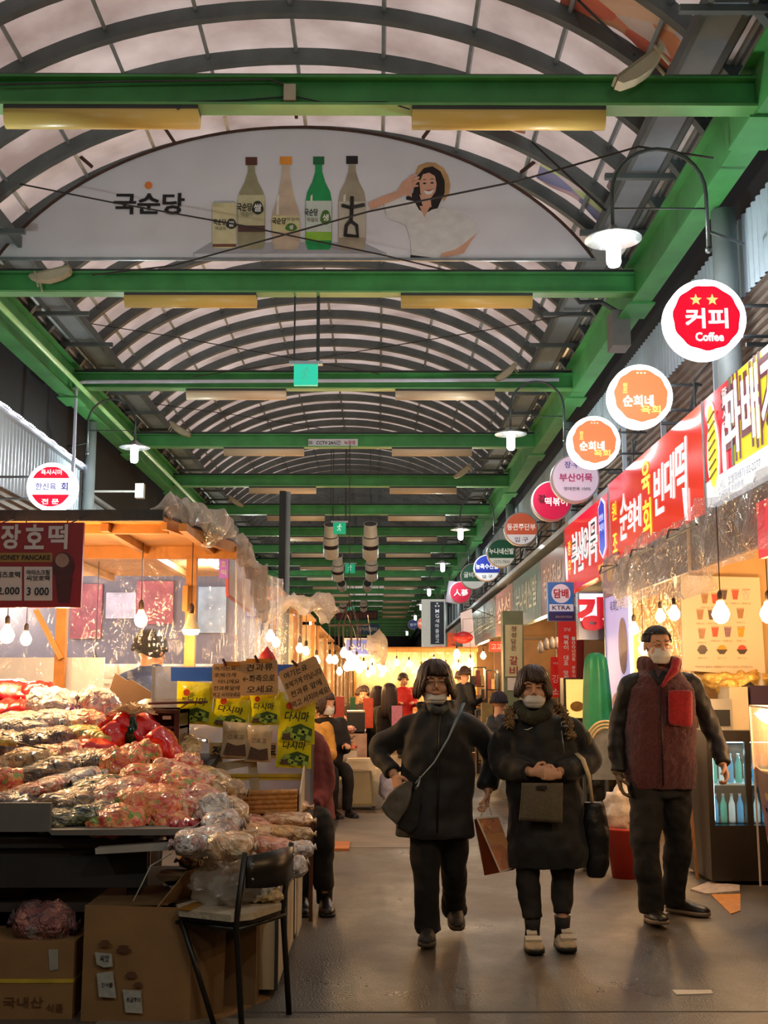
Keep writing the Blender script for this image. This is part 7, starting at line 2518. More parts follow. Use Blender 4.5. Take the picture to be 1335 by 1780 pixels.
def hand(b, w, d, n, s, k=1.0, curl=.5, fan=0.0):
    """palm, four unequal fingers and a thumb; w wrist, d along the hand, n the way the palm faces, s towards the thumb"""
    d, n, s = Vector(d).normalized(), Vector(n), Vector(s)
    n = (n - d * n.dot(d)).normalized()
    s = (s - d * s.dot(d) - n * s.dot(n)).normalized()
    rg = []
    for t_, hw, ht in ((-.02, .024, .019), (.01, .027, .018), (.04, .038, .016), (.07, .041, .014), (.09, .036, .011)):
        c = w + d * t_ * k
        rg.append([c + s * (math.cos(a) * hw * k) + n * (math.sin(a) * ht * k) for a in [2 * PI * i / 12 for i in range(12)]])
    b.rings(rg)
    for i, (off, L) in enumerate(((.030, .92), (.010, 1.0), (-.011, .94), (-.030, .76))):
        p = w + d * .078 * k + s * off * k
        dd = (d + s * off * fan * 12).normalized()
        pts, rs = [p], [.0092 * k]
        c = curl * (.9 + .1 * i)
        for j, l in enumerate((.042, .026, .020)):
            a = c * (j + (.45 if j == 0 else .55))
            v = dd * math.cos(a) + n * math.sin(a)
            p = p + v * l * L * k
            pts.append(p)
            rs.append((.0086, .0080, .0068)[j] * k)
        b.tube(pts, rs, 8)
    p = w + d * .018 * k + s * .022 * k
    q = p + (s * .75 + d * .6 + n * .25).normalized() * .042 * k
    r = q + (s * .15 + d * .75 + n * .6).normalized() * .032 * k
    e = r + (d * .6 + n * .8 - s * .2).normalized() * .022 * k
    b.tube([p, q, r, e], [.014 * k, .0118 * k, .0100 * k, .0075 * k], 8)


def rot_head(yaw, tilt):
    return Matrix.Rotation(yaw, 3, 'Z') @ Matrix.Rotation(tilt, 3, 'X')


def head_geo(b, c, M, k=1.0, wide=1.0):
    """c = point between the ears, local -Y is forward"""
    def q(x, y, z):
        return c + M @ V(x * k * wide, y * k, z * k)
    b.ball(q(0, .012, .030), (.077 * k * wide, .094 * k, .088 * k), 24, 18, M)
    b.ball(q(0, -.022, -.030), (.062 * k * wide, .066 * k, .078 * k), 22, 16, M)
    b.ball(q(0, -.045, -.082), (.030 * k, .028 * k, .022 * k), 14, 10, M)
    for s in (-1, 1):
        b.ball(q(s * .036, -.060, -.028), (.027 * k, .024 * k, .028 * k), 14, 10, M)
        b.ball(q(s * .048, -.030, -.060), (.020 * k, .032 * k, .030 * k), 12, 8, M)
        b.ball(q(s * .031, -.077, .036), (.026 * k, .012 * k, .008 * k), 12, 8, M)
        b.ball(q(s * .031, -.074, .014), (.017 * k, .012 * k, .010 * k), 12, 8, M)
        b.ball(q(s * .079, .008, .000), (.010 * k, .020 * k, .031 * k), 12, 10, M)
        b.ball(q(s * .012, -.093, -.026), (.009 * k, .010 * k, .008 * k), 10, 8, M)
    b.tube([q(0, -.080, .026), q(0, -.092, .004), q(0, -.100, -.020)], [.009 * k, .011 * k, .0135 * k], 10)
    b.ball(q(0, -.085, -.052), (.026 * k, .010 * k, .007 * k), 12, 8, M)
    b.ball(q(0, -.083, -.063), (.022 * k, .010 * k, .007 * k), 12, 8, M)
    b.tube([q(0, .012, -.04), q(0, .018, -.12), q(0, .02, -.17)], [.052 * k, .050 * k, .062 * k], 18)
    return q


def face_bits(q, M, par, lips=True, brow=True, smile=0.0, glasses=False):
    b = B(m_eye, True)
    for s in (-1, 1):
        b.tube([q(s * .016, -.0855, .0135), q(s * .031, -.0885, .0165), q(s * .047, -.079, .013)], [.0016, .0024, .0014], 6)
    b.build('eyes', par)
    if brow:
        b = B(m_hair, True)
        for s in (-1, 1):
            b.tube([q(s * .013, -.0885, .034), q(s * .033, -.0905, .040), q(s * .054, -.073, .033)], [.0028, .0034, .0016], 6)
        b.build('eyebrows', par)
    if lips:
        B(m_lipm, True).tube([q(-.024, -.086, -.056 + smile), q(-.008, -.0965, -.0565), q(.008, -.0965, -.0565), q(.024, -.086, -.056 + smile)], [.002, .0045, .0045, .002], 8).build('lips', par)
    if glasses:
        b = B(mat('thin gold frame', '#9a8a70', .25, .05, metal=.8), True)
        for s in (-1, 1):
            b.tube([q(s * .032 + .023 * math.cos(a), -.103, .012 + .017 * math.sin(a)) for a in [2 * PI * i / 20 for i in range(21)]], .0012, 5)
            b.tube([q(s * .055, -.103, .016), q(s * .078, -.02, .012)], .0012, 5)
        b.tube([q(-.009, -.104, .016), q(.009, -.104, .016)], .0012, 5)
        b.build('glasses', par)


def hair_geo(q, par, bangs=.035, length=.19, flare=.03, r=.0075, n=420, seed=1, side=.03, name='hair', m=None, parting=0.0, puff=.003, face=.66):
    """strands from the crown over the skull, hanging to 'length' below the ears; bangs end at height 'bangs' over the forehead"""
    rn = random.Random(seed)
    b = B(m or m_hair, True)
    rows = []
    for i in range(n):
        az = 2 * PI * i / n + rn.uniform(-.03, .03)          # 0 = front
        fr = abs(((az + PI) % (2 * PI)) - PI)
        lay = rn.uniform(0, 1)
        pts, rs = [], []
        R0, RY, RZ = .079 + puff + .009 * lay, .096 + puff + .009 * lay, .092 + puff + .009 * lay
        zend = -length + rn.uniform(-.012, .012)
        if fr < face:
            zend = bangs + .016 * rn.random()
        elif fr < face + .25:
            zend = -length * (.55 + .45 * (fr - face) / .25) + rn.uniform(-.015, .015)
        for j in range(11):
            th = j / 10
            if th <= .5:
                a = th * PI
                x, y, z = R0 * math.sin(a) * math.sin(az), -RY * math.sin(a) * math.cos(az), RZ * math.cos(a)
                if a > PI * .44 and False:
                    pass
            else:
                u = (th - .5) * 2
                k_ = 1 + flare * 8 * u * (1 - u * .55)
                x, y = R0 * math.sin(az) * k_, -RY * math.cos(az) * (1 + (k_ - 1) * (.3 if fr < 1.2 else .8))
                z = zend * u
            if fr < face:      # bangs follow the forehead only
                a = th * math.acos(max(-1, min(1, (zend) / RZ)))
                x, y, z = R0 * math.sin(a) * math.sin(az + parting * th), -RY * 1.01 * math.sin(a) * math.cos(az), RZ * math.cos(a)
            p = q(x, y + .012, z + .032)
            p += Vector((rn.uniform(-1, 1), rn.uniform(-1, 1), 0)) * .002
            pts.append(p)
            rs.append(r * (.55 + .5 * math.sin(PI * min(1, th * 1.15))) * (1 if j < 10 else .35))
        b.tube(pts, rs, 6)
    # a cap under the strands
    b.lathe([(.004, .1255), (.03, .121), (.058, .104), (.076, .075), (.082, .045), (.080, .040)], (0, 0, 0), 24)
    k0 = len(b.v) - 24 * 6
    for i in range(k0, len(b.v)):
        x, y, z = b.v[i]
        if y < .02:
            z = max(z, bangs + .038)
        b.v[i] = tuple(q(x, y * 1.15 + .012, z))
    return b.build(name, par)


def shoe(b, heel, d, L=.26, w=.095, h=.085, lift=0.0, sole=None, toe=0.0):
    """heel = back of the sole on the ground; d = pointing direction (flat); toe = toe rise"""
    d = Vector(d).normalized()
    s = V(-d.y, d.x, 0)
    s.z = 0
    s.normalize()
    rg, rs = [], []
    for t_, hw, hh, zz in ((0, .55, .80, 0), (.06, .74, .98, 0), (.25, .80, 1.0, 0), (.42, .86, .84, 0), (.60, .98, .64, .0), (.78, 1.0, .52, 0), (.92, .82, .42, .02), (1.0, .45, .25, .05)):
        c = heel + d * t_ * L + V(0, 0, lift + toe * t_ * L)
        hw_, hh_ = hw * w / 2, hh * h
        rg.append([c + s * (hw_ * x) + V(0, 0, .018 + hh_ * z) for x, z in ((-1, .0), (-1.02, .35), (-.78, .78), (-.3, 1), (.3, 1), (.78, .78), (1.02, .35), (1, .0))])
        rs.append([c + s * (hw_ * 1.08 * x) + V(0, 0, z) for x, z in ((-1, .0), (-1, .024), (1, .024), (1, .0))])
    b.rings(rg)
    if sole:
        b.use(sole)
        b.rings(rs)


def torso_rings(b, secs, n=28, seed=0, rag=0.0, fold=.02):
    """secs: (centre, half width, half depth)"""
    rg = []
    for i, (c, hw, hd) in enumerate(secs):
        ring = []
        for j in range(n):
            a = 2 * PI * j / n
            k = 1 + fold * math.sin(a * 5 + seed + i * .6) + fold * .6 * noise.noise(V(math.cos(a) * 3, math.sin(a) * 3, i * .8 + seed))
            ca, sa = math.cos(a), math.sin(a)
            ca, sa = math.copysign(abs(ca) ** .85, ca), math.copysign(abs(sa) ** .85, sa)
            ring.append(Vector(c) + V(ca * hw * k, sa * hd * k, 0))
        rg.append(ring)
    b.rings(rg)


def limb(b, pts, rs, n=16, m=6):
    """smooth tapered limb through the points"""
    P_, R_ = [], []
    pts = [Vector(p) for p in pts]
    for i in range(len(pts) - 1):
        p0, p1, p2, p3 = pts[max(i - 1, 0)], pts[i], pts[i + 1], pts[min(i + 2, len(pts) - 1)]
        for j in range(m):
            t = j / m
            P_.append(.5 * ((2 * p1) + (p2 - p0) * t + (2 * p0 - 5 * p1 + 4 * p2 - p3) * t * t + (3 * p1 - p0 - 3 * p2 + p3) * t ** 3))
            R_.append(rs[i] + (rs[i + 1] - rs[i]) * t)
    P_.append(pts[-1]); R_.append(rs[-1])
    b.tube(P_, R_, n)


def cloth_mesh(o, voxel=.011, wr=.008, f=9, seed=0, smooth=2):
    remesh(o, voxel, smooth)
    displace(o, wr, f, off=seed)
    displace(o, wr * .5, f * 2.3, off=seed + 5)
    return o


def mask_geo(q, par, up, lo, out=.0, m=m_mask, name='face_mask'):
    """a cupped mask from height up to height lo (head units)"""
    def f(u, v):
        a = (u - .5) * 2
        z = lo + (up - lo) * v
        w_ = .058 - .012 * abs(v - .55)
        yb = -.098 - out + .010 * abs(v - .5) * 2 + (.006 if v > .9 else 0)
        y = yb + .070 * abs(a) ** 2.1
        x = math.sin(a * PI / 2 * .93) * w_ * 1.12
        pz = z + .004 * math.sin(v * 22) * (1 - a * a)
        return q(x, y - .004, pz)
    b = B(m, True).grid(f, 18, 14)
    for s in (0, 1):
        p = f(s, .9)
        p2 = f(s, .15)
        e = q((-.079 if s == 0 else .079), .004, .01)
        b.tube([p, e], .0012, 5)
        b.tube([p2, e], .0012, 5)
    o = b.build(name, par)
    md = o.modifiers.new('thickness', 'SOLIDIFY')
    md.thickness = .002
    return o


# ---------------------------------------------------------------- first woman: curly bob, long black coat, paper bag
Y1 = 6.75
J = lambda x, y, dy=0.0: P(x, y, Y1 + dy)
w1 = thing('person', 'woman with dark bob, mask under chin and long black coat, with an orange bag', 'person', V(J(760, 1600).x, Y1, 0))
hc = J(756, 1187, -.02)
M1 = rot_head(0.05, 0.10)
b = B(m_skin, True)
q1 = head_geo(b, hc, M1, .98, 1.06)
sL, sR = J(708, 1264), J(816, 1264)           # shoulders (in the picture: left, right)
eL, eR = J(660, 1304, .05), J(858, 1312, .06)
wL, wR = J(686, 1348, -.10), J(848, 1376, -.02)
pel = J(762, 1385)
hpL, hpR = J(738, 1400), J(786, 1400)
kL, kR = J(740, 1510, -.03), J(789, 1508, .10)
aL, aR = J(744, 1608, -.02), V(J(790, 1575, .38).x, Y1 + .40, .13)
torso_rings(b, [(J(760, 1250), .15, .07), (J(760, 1290), .14, .09), (J(760, 1340), .13, .08), (pel, .15, .09)], 20, fold=0)
for a, c, d, s in ((sL, eL, wL, 0), (sR, eR, wR, 1)):
    limb(b, [a, c, d], [.042, .035, .026], 12)
for a, c, d in ((hpL, kL, aL), (hpR, kR, aR)):
    limb(b, [a, c, d], [.065, .045, .032], 12)
hand(b, wL, (.25, -.35, -.75), (.6, .7, 0), (.3, -.8, .4), .92, .55)
hand(b, wR, (-.08, -.12, -1), (-1, .1, 0), (.1, -1, 0), .95, 1.05)
o = b.build('body', w1)
remesh(o, .0042, 1)
face_bits(q1, M1, w1, True, True, -.001, True)
mask_geo(q1, w1, -.058, -.115, .004)
hair_geo(q1, w1, .012, .115, .075, .0075, 620, 2, parting=.22, puff=.007)
b = B(m_coatk, True)
torso_rings(b, [(J(760, 1226, .02), .085, .075), (J(760, 1240), .135, .09), (J(760, 1260), .185, .12), (J(760, 1300), .205, .145), (J(760, 1345), .205, .15), (J(758, 1390), .212, .155), (J(757, 1430), .222, .16), (J(757, 1452), .226, .16)], 32, 1)
limb(b, [J(732, 1250), sL, eL, wL + (wL - eL) * -.12], [.05, .068, .066, .048], 18)
limb(b, [J(792, 1250), sR, eR, wR + (wR - eR) * -.12], [.05, .068, .066, .054], 18)
for a in range(9):
    an = -PI * .85 + a * PI * 1.7 / 8 + PI / 2
    b.ball(J(757, 1226, .03) + V(.095 * math.cos(an), .085 * math.sin(an), .0), (.04, .035, .035), 10, 8)
o = cloth_mesh(b.build('coat', w1), .010, .020, 6, 1)
b = B(mat('coat dark zip', '#0c0a09', .4), True).tube([J(765, 1235, -.125), J(763, 1300, -.160), J(762, 1380, -.170), J(760, 1448, -.172)], .004, 6)
b.build('zip', w1)
b = B(mat('grey patterned scarf', '#4a4d48', .8, .3, 30, .4, 40), True)
b.tube([J(744, 1224, -.07), J(752, 1233, -.105), J(765, 1236, -.115), J(778, 1228, -.08)], [.018, .026, .026, .018], 12)
cloth_mesh(b.build('scarf', w1), .006, .005, 20, 2)
b = B(m_trk, True)
for a, c, d, kk in ((hpL, kL, aL, 0), (hpR, kR, aR, 1)):
    limb(b, [a + V(0, 0, .02), a + (c - a) * .5, c, c + (d - c) * .5, d + V(0, .01, -.035)], [.100, .092, .078, .072, .076], 18)
torso_rings(b, [(J(762, 1380), .15, .10), (J(762, 1420), .155, .10)], 20)
cloth_mesh(b.build('trousers', w1), .010, .012, 8, 3)
m_shoe1 = mat('dark grey trainers', '#2c2622', .6, .3, 20, .2, 30)
m_sole = mat('black rubber sole', '#14110f', .6, .1)
m_soleg = mat('grey brown sole', '#5c4d40', .7, .15)
b = B(m_shoe1, True)
shoe(b, V(aL.x + .01, Y1 + .05, .012), (-.12, -1, 0), .25, .095, .085, 0, m_soleg, .02)
b.build('shoe', w1)
b = B(m_shoe1, True)
shoe(b, V(aR.x, aR.y + .06, .11), (.02, -1, 0), .25, .095, .08, 0, m_soleg, -.36)
b.build('shoe', w1)
# her bag and the paper bag she carries
t = thing('shoulder_bag', 'grey and black slouchy shoulder bag under the arm of the woman in the long coat', 'bag', J(690, 1400, -.15))
b = B(mat('taupe bag leather', '#5a5248', .55, .15, 12, .2, 20), True)
b.poly([J(x, y, -.20) for x, y in ((706, 1356), (720, 1362), (714, 1390), (702, 1415), (690, 1436), (672, 1420), (661, 1402), (676, 1380))][::-1], V(0, .09, 0))
cloth_mesh(b.build('bag_body', t), .008, .008, 9, 9, 4)
b = B(m_coatk, True)
b.poly([J(x, y, -.17) for x, y in ((722, 1362), (733, 1380), (728, 1435), (712, 1450), (688, 1440), (703, 1410))][::-1], V(0, .1, 0))
cloth_mesh(b.build('side_panel', t), .008, .006, 9, 4, 4)
b = B(mat('pale blue strap', '#6f7f88', .5, .1), True)
b.tube([J(806, 1222, -.09), J(796, 1245, -.15), J(780, 1282, -.175), J(755, 1325, -.19), J(722, 1362, -.20)], [.011, .011, .007, .005, .005], 8, flat=.3)
b.build('strap', t)
b = B(m_galv, True).tube([J(731, 1350, -.19), J(727, 1366, -.2), J(722, 1372, -.2)], .006, 6)
b.build('buckle', t)
t = thing('paper_bag', 'orange patterned paper shopping bag held low by the first woman', 'shopping bag', J(860, 1520, -.05))
fa = [J(827, 1424, -.06), J(868, 1418, -.10), J(897, 1510, -.10), J(868, 1517, -.06)]
m_pb = mat_bag('orange patterned paper', ['#c8702c', '#d88a38', '#c05a34', '#d07a40', '#b86a2c'], 18, .1, 8, coat=.2)
bk = V(0, .12, 0)
b = B(m_pb).add([J(829, 1422, -.14), J(866, 1419, -.14), J(898, 1506, -.14), J(870, 1516, -.14)], [(0, 3, 2, 1)])
b.build('front_panel', t)
b = B(mat('deep orange paper', '#a8481c', .5, .1)).add([J(829, 1422, -.14), J(824, 1425, -.02), J(842, 1522, -.02), J(870, 1516, -.14)], [(0, 1, 2, 3)])
b.add([J(824, 1425, -.02), J(862, 1421, -.02), J(893, 1512, -.02), J(842, 1522, -.02)], [(0, 1, 2, 3)])
b.add([J(866, 1419, -.14), J(862, 1421, -.02), J(893, 1512, -.02), J(898, 1506, -.14)], [(0, 3, 2, 1)])
b.build('side_panels', t)
b = B(mat('white paper edge', '#e0d0b8', .5, .05))
b.bar(J(829, 1422, -.142), J(866, 1419, -.142), .006, .010); b.bar(J(829, 1422, -.142), J(870, 1516, -.142), .008, .008); b.bar(J(870, 1516, -.142), J(898, 1506, -.142), .006, .006)
b.build('paper_edge', t)
b = B(mat('pale cord', '#b8a080', .6), True)
b.tube([J(836, 1430, -.143), J(838, 1408, -.12), J(843, 1392, -.07), J(850, 1400, -.12), J(857, 1428, -.143)], .003, 6)
b.build('handle', t)

# ---------------------------------------------------------------- second woman: fur hood, hands clasped, wide sneakers
Y2 = 6.62
J = lambda x, y, dy=0.0: P(x, y, Y2 + dy)
w2 = thing('person', 'woman in a black parka with a fur hood and mask, hands clasped at her waist', 'person', V(J(948, 1650).x, Y2, 0))
hc = J(927, 1196, -.03)
M2 = rot_head(-.10, .12)
b = B(m_skin, True)
q2 = head_geo(b, hc, M2, .96, 1.05)
sL, sR = J(890, 1276), J(992, 1274)
eL, eR = J(868, 1322, .02), J(1022, 1322, .02)
wL, wR = J(926, 1343, -.21), J(968, 1343, -.20)
hpL, hpR = J(925, 1415), J(970, 1415)
kL, kR = J(918, 1530, -.04), J(976, 1525, .02)
aL, aR = J(926, 1612, -.06), J(978, 1606, -.02)
torso_rings(b, [(J(940, 1258), .14, .07), (J(940, 1300), .13, .08), (J(940, 1350), .13, .08), (J(945, 1410), .14, .09)], 20, fold=0)
for a, c, d in ((sL, eL, wL), (sR, eR, wR)):
    limb(b, [a, c, d], [.04, .034, .025], 12)
for a, c, d in ((hpL, kL, aL), (hpR, kR, aR)):
    limb(b, [a, c, d], [.06, .042, .03], 12)
hand(b, wL, (.95, -.25, .1), (.2, .95, -.1), (0, -.1, 1), .86, 1.5)
hand(b, wR + V(.004, -.022, -.012), (-.95, -.25, .1), (-.2, .95, -.1), (0, -.1, 1), .86, 1.5)
o = b.build('body', w2)
remesh(o, .0042, 1)
face_bits(q2, M2, w2, False, True)
mask_geo(q2, w2, -.030, -.105, .006)
hair_geo(q2, w2, .004, .075, .045, .007, 620, 5, parting=.4, puff=.004)
b = B(m_coat2, True)
torso_rings(b, [(J(938, 1238, .02), .09, .08), (J(938, 1250), .14, .10), (J(940, 1272), .185, .13), (J(942, 1310), .205, .15), (J(946, 1360), .208, .155), (J(950, 1420), .215, .16), (J(952, 1470), .224, .165), (J(952, 1506), .222, .16)], 32, 2)
limb(b, [J(912, 1262), sL, eL, wL + (wL - eL) * -.10], [.055, .072, .076, .056], 18)
limb(b, [J(972, 1260), sR, eR, wR + (wR - eR) * -.10], [.055, .075, .078, .056], 18)
o = cloth_mesh(b.build('parka', w2), .010, .020, 6.5, 12)
b = B(mat('olive knit snood', '#2c2a18', .85, .25, 40, .5, 60), True)
b.tube([J(903, 1226, -.01), J(908, 1240, -.08), J(927, 1250, -.125), J(948, 1240, -.09), J(955, 1222, -.02), J(945, 1215, .05), J(912, 1218, .05)], [.034, .040, .044, .040, .034, .03, .03], 14)
cloth_mesh(b.build('snood', w2), .008, .008, 14, 6)
m_fur = mat('brown fur trim', '#8a6c48', .8, .4, 60, .8, 90)
b = B(m_fur, True)
rn = random.Random(4)
path = [J(886, 1262, -.10), J(886, 1242, -.06), J(896, 1228, .02), J(920, 1222, .10), J(958, 1222, .10), J(978, 1236, .0), J(986, 1256, -.09), J(992, 1282, -.13)]
for i in range(len(path) - 1):
    for j in range(60):
        p = path[i].lerp(path[i + 1], rn.random())
        d = V(rn.uniform(-1, 1), rn.uniform(-1, .6), rn.uniform(-.7, 1)).normalized()
        b.tube([p, p + d * .020, p + d * .038 + V(0, 0, -.004)], [.012, .006, .001], 4)
b.build('fur_hood_trim', w2)
b = B(mat('olive lining patch', '#5c5436', .7, .3, 20), True).ball(J(1022, 1285, -.03), (.02, .03, .045), 12, 8)
b.build('sleeve_patch', w2)
b = B(m_galv, True)
c = J(982, 1259, -.155)
b.tube([c + V(-.02, 0, -.01), c + V(.02, 0, -.01), c + V(.02, 0, .01), c + V(-.02, 0, .01), c + V(-.02, 0, -.01)], .003, 5)
b.tube([J(976, 1270, -.16), J(981, 1310, -.17)], .0022, 5)
b.build('buckle', w2)
b = B(m_wht, True).tube([J(911, 1268, -.155), J(917, 1268.5, -.158), J(926, 1264, -.158)], [.0010, .0032, .0008], 6)
b.build('chest_mark', w2)
b = B(m_jean, True)
for a, c, d in ((hpL, kL, aL), (hpR, kR, aR)):
    limb(b, [a, a + (c - a) * .5, c, c + (d - c) * .5, d + V(0, 0, .05)], [.088, .078, .064, .056, .050], 16)
cloth_mesh(b.build('trousers', w2), .009, .014, 9, 8)
m_shoe2 = mat('cream suede sneakers', '#b8a488', .6, .12, 20, .2, 40)
for (a, dx) in ((aL, -.02), (aR, .03)):
    b = B(m_shoe2, True)
    hl = V(a.x, a.y + .10, 0)
    shoe(b, hl, (dx, -1, 0), .255, .10, .075, 0, m_sole, .05)
    sh = b.build('shoe', w2)
    b = B(mat('black ankle knit', '#15120f', .7, .2, 30), True).tube([V(a.x, a.y + .035, .05), V(a.x, a.y + .01, .11), V(a.x, a.y, .17)], [.042, .040, .046], 16)
    b.build('ankle_cuff', sh)
    b = B(mat('white strap', '#d8ccb8', .5, .05))
    for yy, zz, ww in ((-.045, .098, .055), (-.10, .078, .085)):
        b.box((a.x + dx * .5, a.y + yy + .01, zz), (ww, .035, .014), Matrix.Rotation(.45, 3, 'X'))
    b.build('strap', sh)
t = thing('flat_pouch', 'flat grey brown fabric pouch hanging in front of the second woman', 'pouch', J(943, 1400, -.25))
b = B(mat('grey brown weave', '#5f5440', .75, .15, 60, .3, 120), True)
cn = [J(908, 1361, -.235), J(979, 1361, -.225), J(978, 1431, -.235), J(903, 1426, -.245)]
def fp(u, v):
    top = cn[0].lerp(cn[1], u); bot = cn[3].lerp(cn[2], u)
    return top.lerp(bot, v) + V(0, -.012 * math.sin(PI * u) * math.sin(PI * v) + .003 * math.sin(u * 14), 0)
b.grid(fp, 14, 10)
pb = b.build('pouch_body', t)
md = pb.modifiers.new('thickness', 'SOLIDIFY'); md.thickness = .012; md.offset = 1
B(m_black).box(J(942, 1369, -.252), (.055, .006, .02)).build('label_patch', t)
t = thing('tote_bag', 'long black tote bag with a cream strap hanging from the second woman arm', 'bag', J(1033, 1460, -.05))
b = B(mat('black nylon', '#0e0c0c', .45, .2, 10, .4, 16), True)
torso_rings(b, [(J(1033, 1395, -.05), .055, .05), (J(1034, 1420, -.05), .07, .06), (J(1036, 1460, -.05), .074, .07), (J(1038, 1500, -.05), .070, .06), (J(1036, 1524, -.05), .045, .04)], 20, 4)
cloth_mesh(b.build('bag_body', t), .009, .008, 8, 10)
b = B(mat('cream strap', '#b8a884', .6, .1), True)
b.tube([J(1002, 1310, -.10), J(1013, 1320, -.13), J(1024, 1350, -.13), J(1030, 1398, -.08)], [.02, .024, .022, .018], 10, flat=.35)
b.build('strap', t)

# ---------------------------------------------------------------- man: dark red fleece vest, white mask
Y3 = 7.35
J = lambda x, y, dy=0.0: P(x, y, Y3 + dy)
m1 = thing('person', 'man with short hair and white mask in a dark red fleece vest', 'person', V(J(1150, 1600).x, Y3, 0))
hc = J(1143, 1124, -.02)
M3 = rot_head(.12, .08)
b = B(m_skin, True)
q3 = head_geo(b, hc, M3, 1.03, 1.0)
sL, sR = J(1092, 1196), J(1202, 1194)
eL, eR = J(1075, 1270, .04), J(1236, 1262, .03)
wL, wR = J(1074, 1346, -.02), J(1257, 1330, -.10)
hpL, hpR = J(1122, 1360), J(1172, 1360)
kL, kR = J(1122, 1475, -.10), J(1178, 1468, .08)
aL, aR = J(1134, 1572, -.10), J(1170, 1556, .20)
torso_rings(b, [(J(1147, 1178), .16, .08), (J(1147, 1230), .15, .10), (J(1147, 1290), .14, .09), (J(1147, 1350), .15, .10)], 20, fold=0)
for a, c, d in ((sL, eL, wL), (sR, eR, wR)):
    limb(b, [a, c, d], [.046, .038, .029], 12)
for a, c, d in ((hpL, kL, aL), (hpR, kR, aR)):
    limb(b, [a, c, d], [.07, .048, .034], 12)
hand(b, wR, (.10, -.45, -.85), (-.9, -.1, -.3), (-.1, -1, .3), 1.0, .95)
o = b.build('body', m1)
remesh(o, .0045, 1)
face_bits(q3, M3, m1, False, True)
mask_geo(q3, m1, -.006, -.098, .010)
m_hairg = mat('short grey black hair', '#241f1b', .6, .35, 60)
hair_geo(q3, m1, .044, -.034, .0, .0050, 700, 8, m=m_hairg, name='hair', puff=-.004, face=1.0)
# glove hand on the picture-left side
b = B(mat('beige work glove', '#6b5a40', .7, .15, 20, .2, 30), True)
limb(b, [wL + V(0, 0, .03), wL], [.036, .034], 12)
hand(b, wL, (.12, -.25, -.9), (.9, -.1, .1), (.2, -1, 0), 1.05, .55)
g = b.build('glove', m1)
remesh(g, .005, 2)
m_fleece = mat('dark red fleece', '#5a0c0c', .95, .35, 70, .9, 160, sheen=.4)
m_fleecer = mat('bright red fleece panel', '#a01418', .9, .25, 60, .5, 120, sheen=.3)
b = B(m_fleece, True)
torso_rings(b, [(J(1146, 1163, .02), .105, .085), (J(1146, 1176), .165, .11), (J(1147, 1198), .212, .138), (J(1148, 1250), .222, .155), (J(1149, 1300), .222, .155), (J(1149, 1345), .226, .150), (J(1149, 1370), .205, .14)], 32, 3)
for a in range(12):
    an = -PI * .80 + a * PI * 1.6 / 11 + PI / 2
    b.ball(J(1146, 1158, .03) + V(.108 * math.cos(an), .10 * math.sin(an), .012), (.040, .034, .055), 10, 8)
o = cloth_mesh(b.build('fleece_vest', m1), .011, .007, 10, 21)
displace(o, .006, 60)
b = B(m_fleecer, True)
c0, c1, c2, c3 = J(1163, 1202, -.165), J(1199, 1202, -.150), J(1199, 1262, -.160), J(1164, 1258, -.172)
def pk(u, v):
    p = c0.lerp(c1, u).lerp(c3.lerp(c2, u), v)
    e = min(u, 1 - u, v, 1 - v)
    return p + V(0, -.012 * min(1, e * 8), 0)
b.grid(pk, 14, 18)
o = b.build('chest_pocket', m1)
md = o.modifiers.new('thickness', 'SOLIDIFY'); md.thickness = .02; md.offset = -1
b = B(m_fleecer, True)
b.tube([J(1176, 1148, -.08), J(1172, 1165, -.125), J(1158, 1182, -.150), J(1150, 1195, -.160)], [.030, .030, .016, .006], 12)
cloth_mesh(b.build('collar_lining', m1), .007, .004, 12, 5)
b = B(mat('vest zip', '#2a0a0c', .5), True).tube([J(1150, 1198, -.150), J(1151, 1280, -.168), J(1153, 1366, -.158)], .005, 6)
b.build('zip', m1)
b = B(mat('dark grey undershirt', '#1c1a1c', .8, .2), True).tube([J(1132, 1168, -.08), J(1144, 1186, -.115), J(1156, 1170, -.09)], [.022, .032, .022], 12)
b.build('undershirt', m1)
b = B(mat('black brown sleeve nylon', '#17120f', .6, .3, 10, .3, 14), True)
limb(b, [J(1112, 1184), sL, eL, wL + V(0, 0, .015)], [.05, .068, .062, .046], 18)
limb(b, [J(1182, 1182), sR, eR, wR - (wR - eR) * .04], [.05, .068, .062, .044], 18)
o = cloth_mesh(b.build('sleeves', m1), .010, .014, 9, 14)
b = B(mat('faded black jeans', '#100e0c', .8, .4, 7, .4, 14), True)
for a, c, d in ((hpL, kL, aL), (hpR, kR, aR)):
    limb(b, [a, a + (c - a) * .5, c, c + (d - c) * .5, d + V(0, .01, -.045)], [.110, .102, .086, .078, .074], 18)
torso_rings(b, [(J(1149, 1345), .165, .11), (J(1149, 1385), .170, .12)], 20)
cloth_mesh(b.build('trousers', m1), .010, .016, 8, 23)
m_shoe3 = mat('black walking shoes', '#15110f', .4, .2, 16)
b = B(m_shoe3, True)
shoe(b, V(aL.x, aL.y + .09, .0), (.05, -1, 0), .28, .105, .085, 0, mat('pale shoe sole', '#7a6a58', .6, .1), .12)
b.build('shoe', m1)
b = B(m_shoe3, True)
shoe(b, V(aR.x - .02, aR.y + .07, .01), (.75, -.65, 0), .28, .105, .085, 0, MATS['pale shoe sole'], 0)
b.build('shoe', m1)


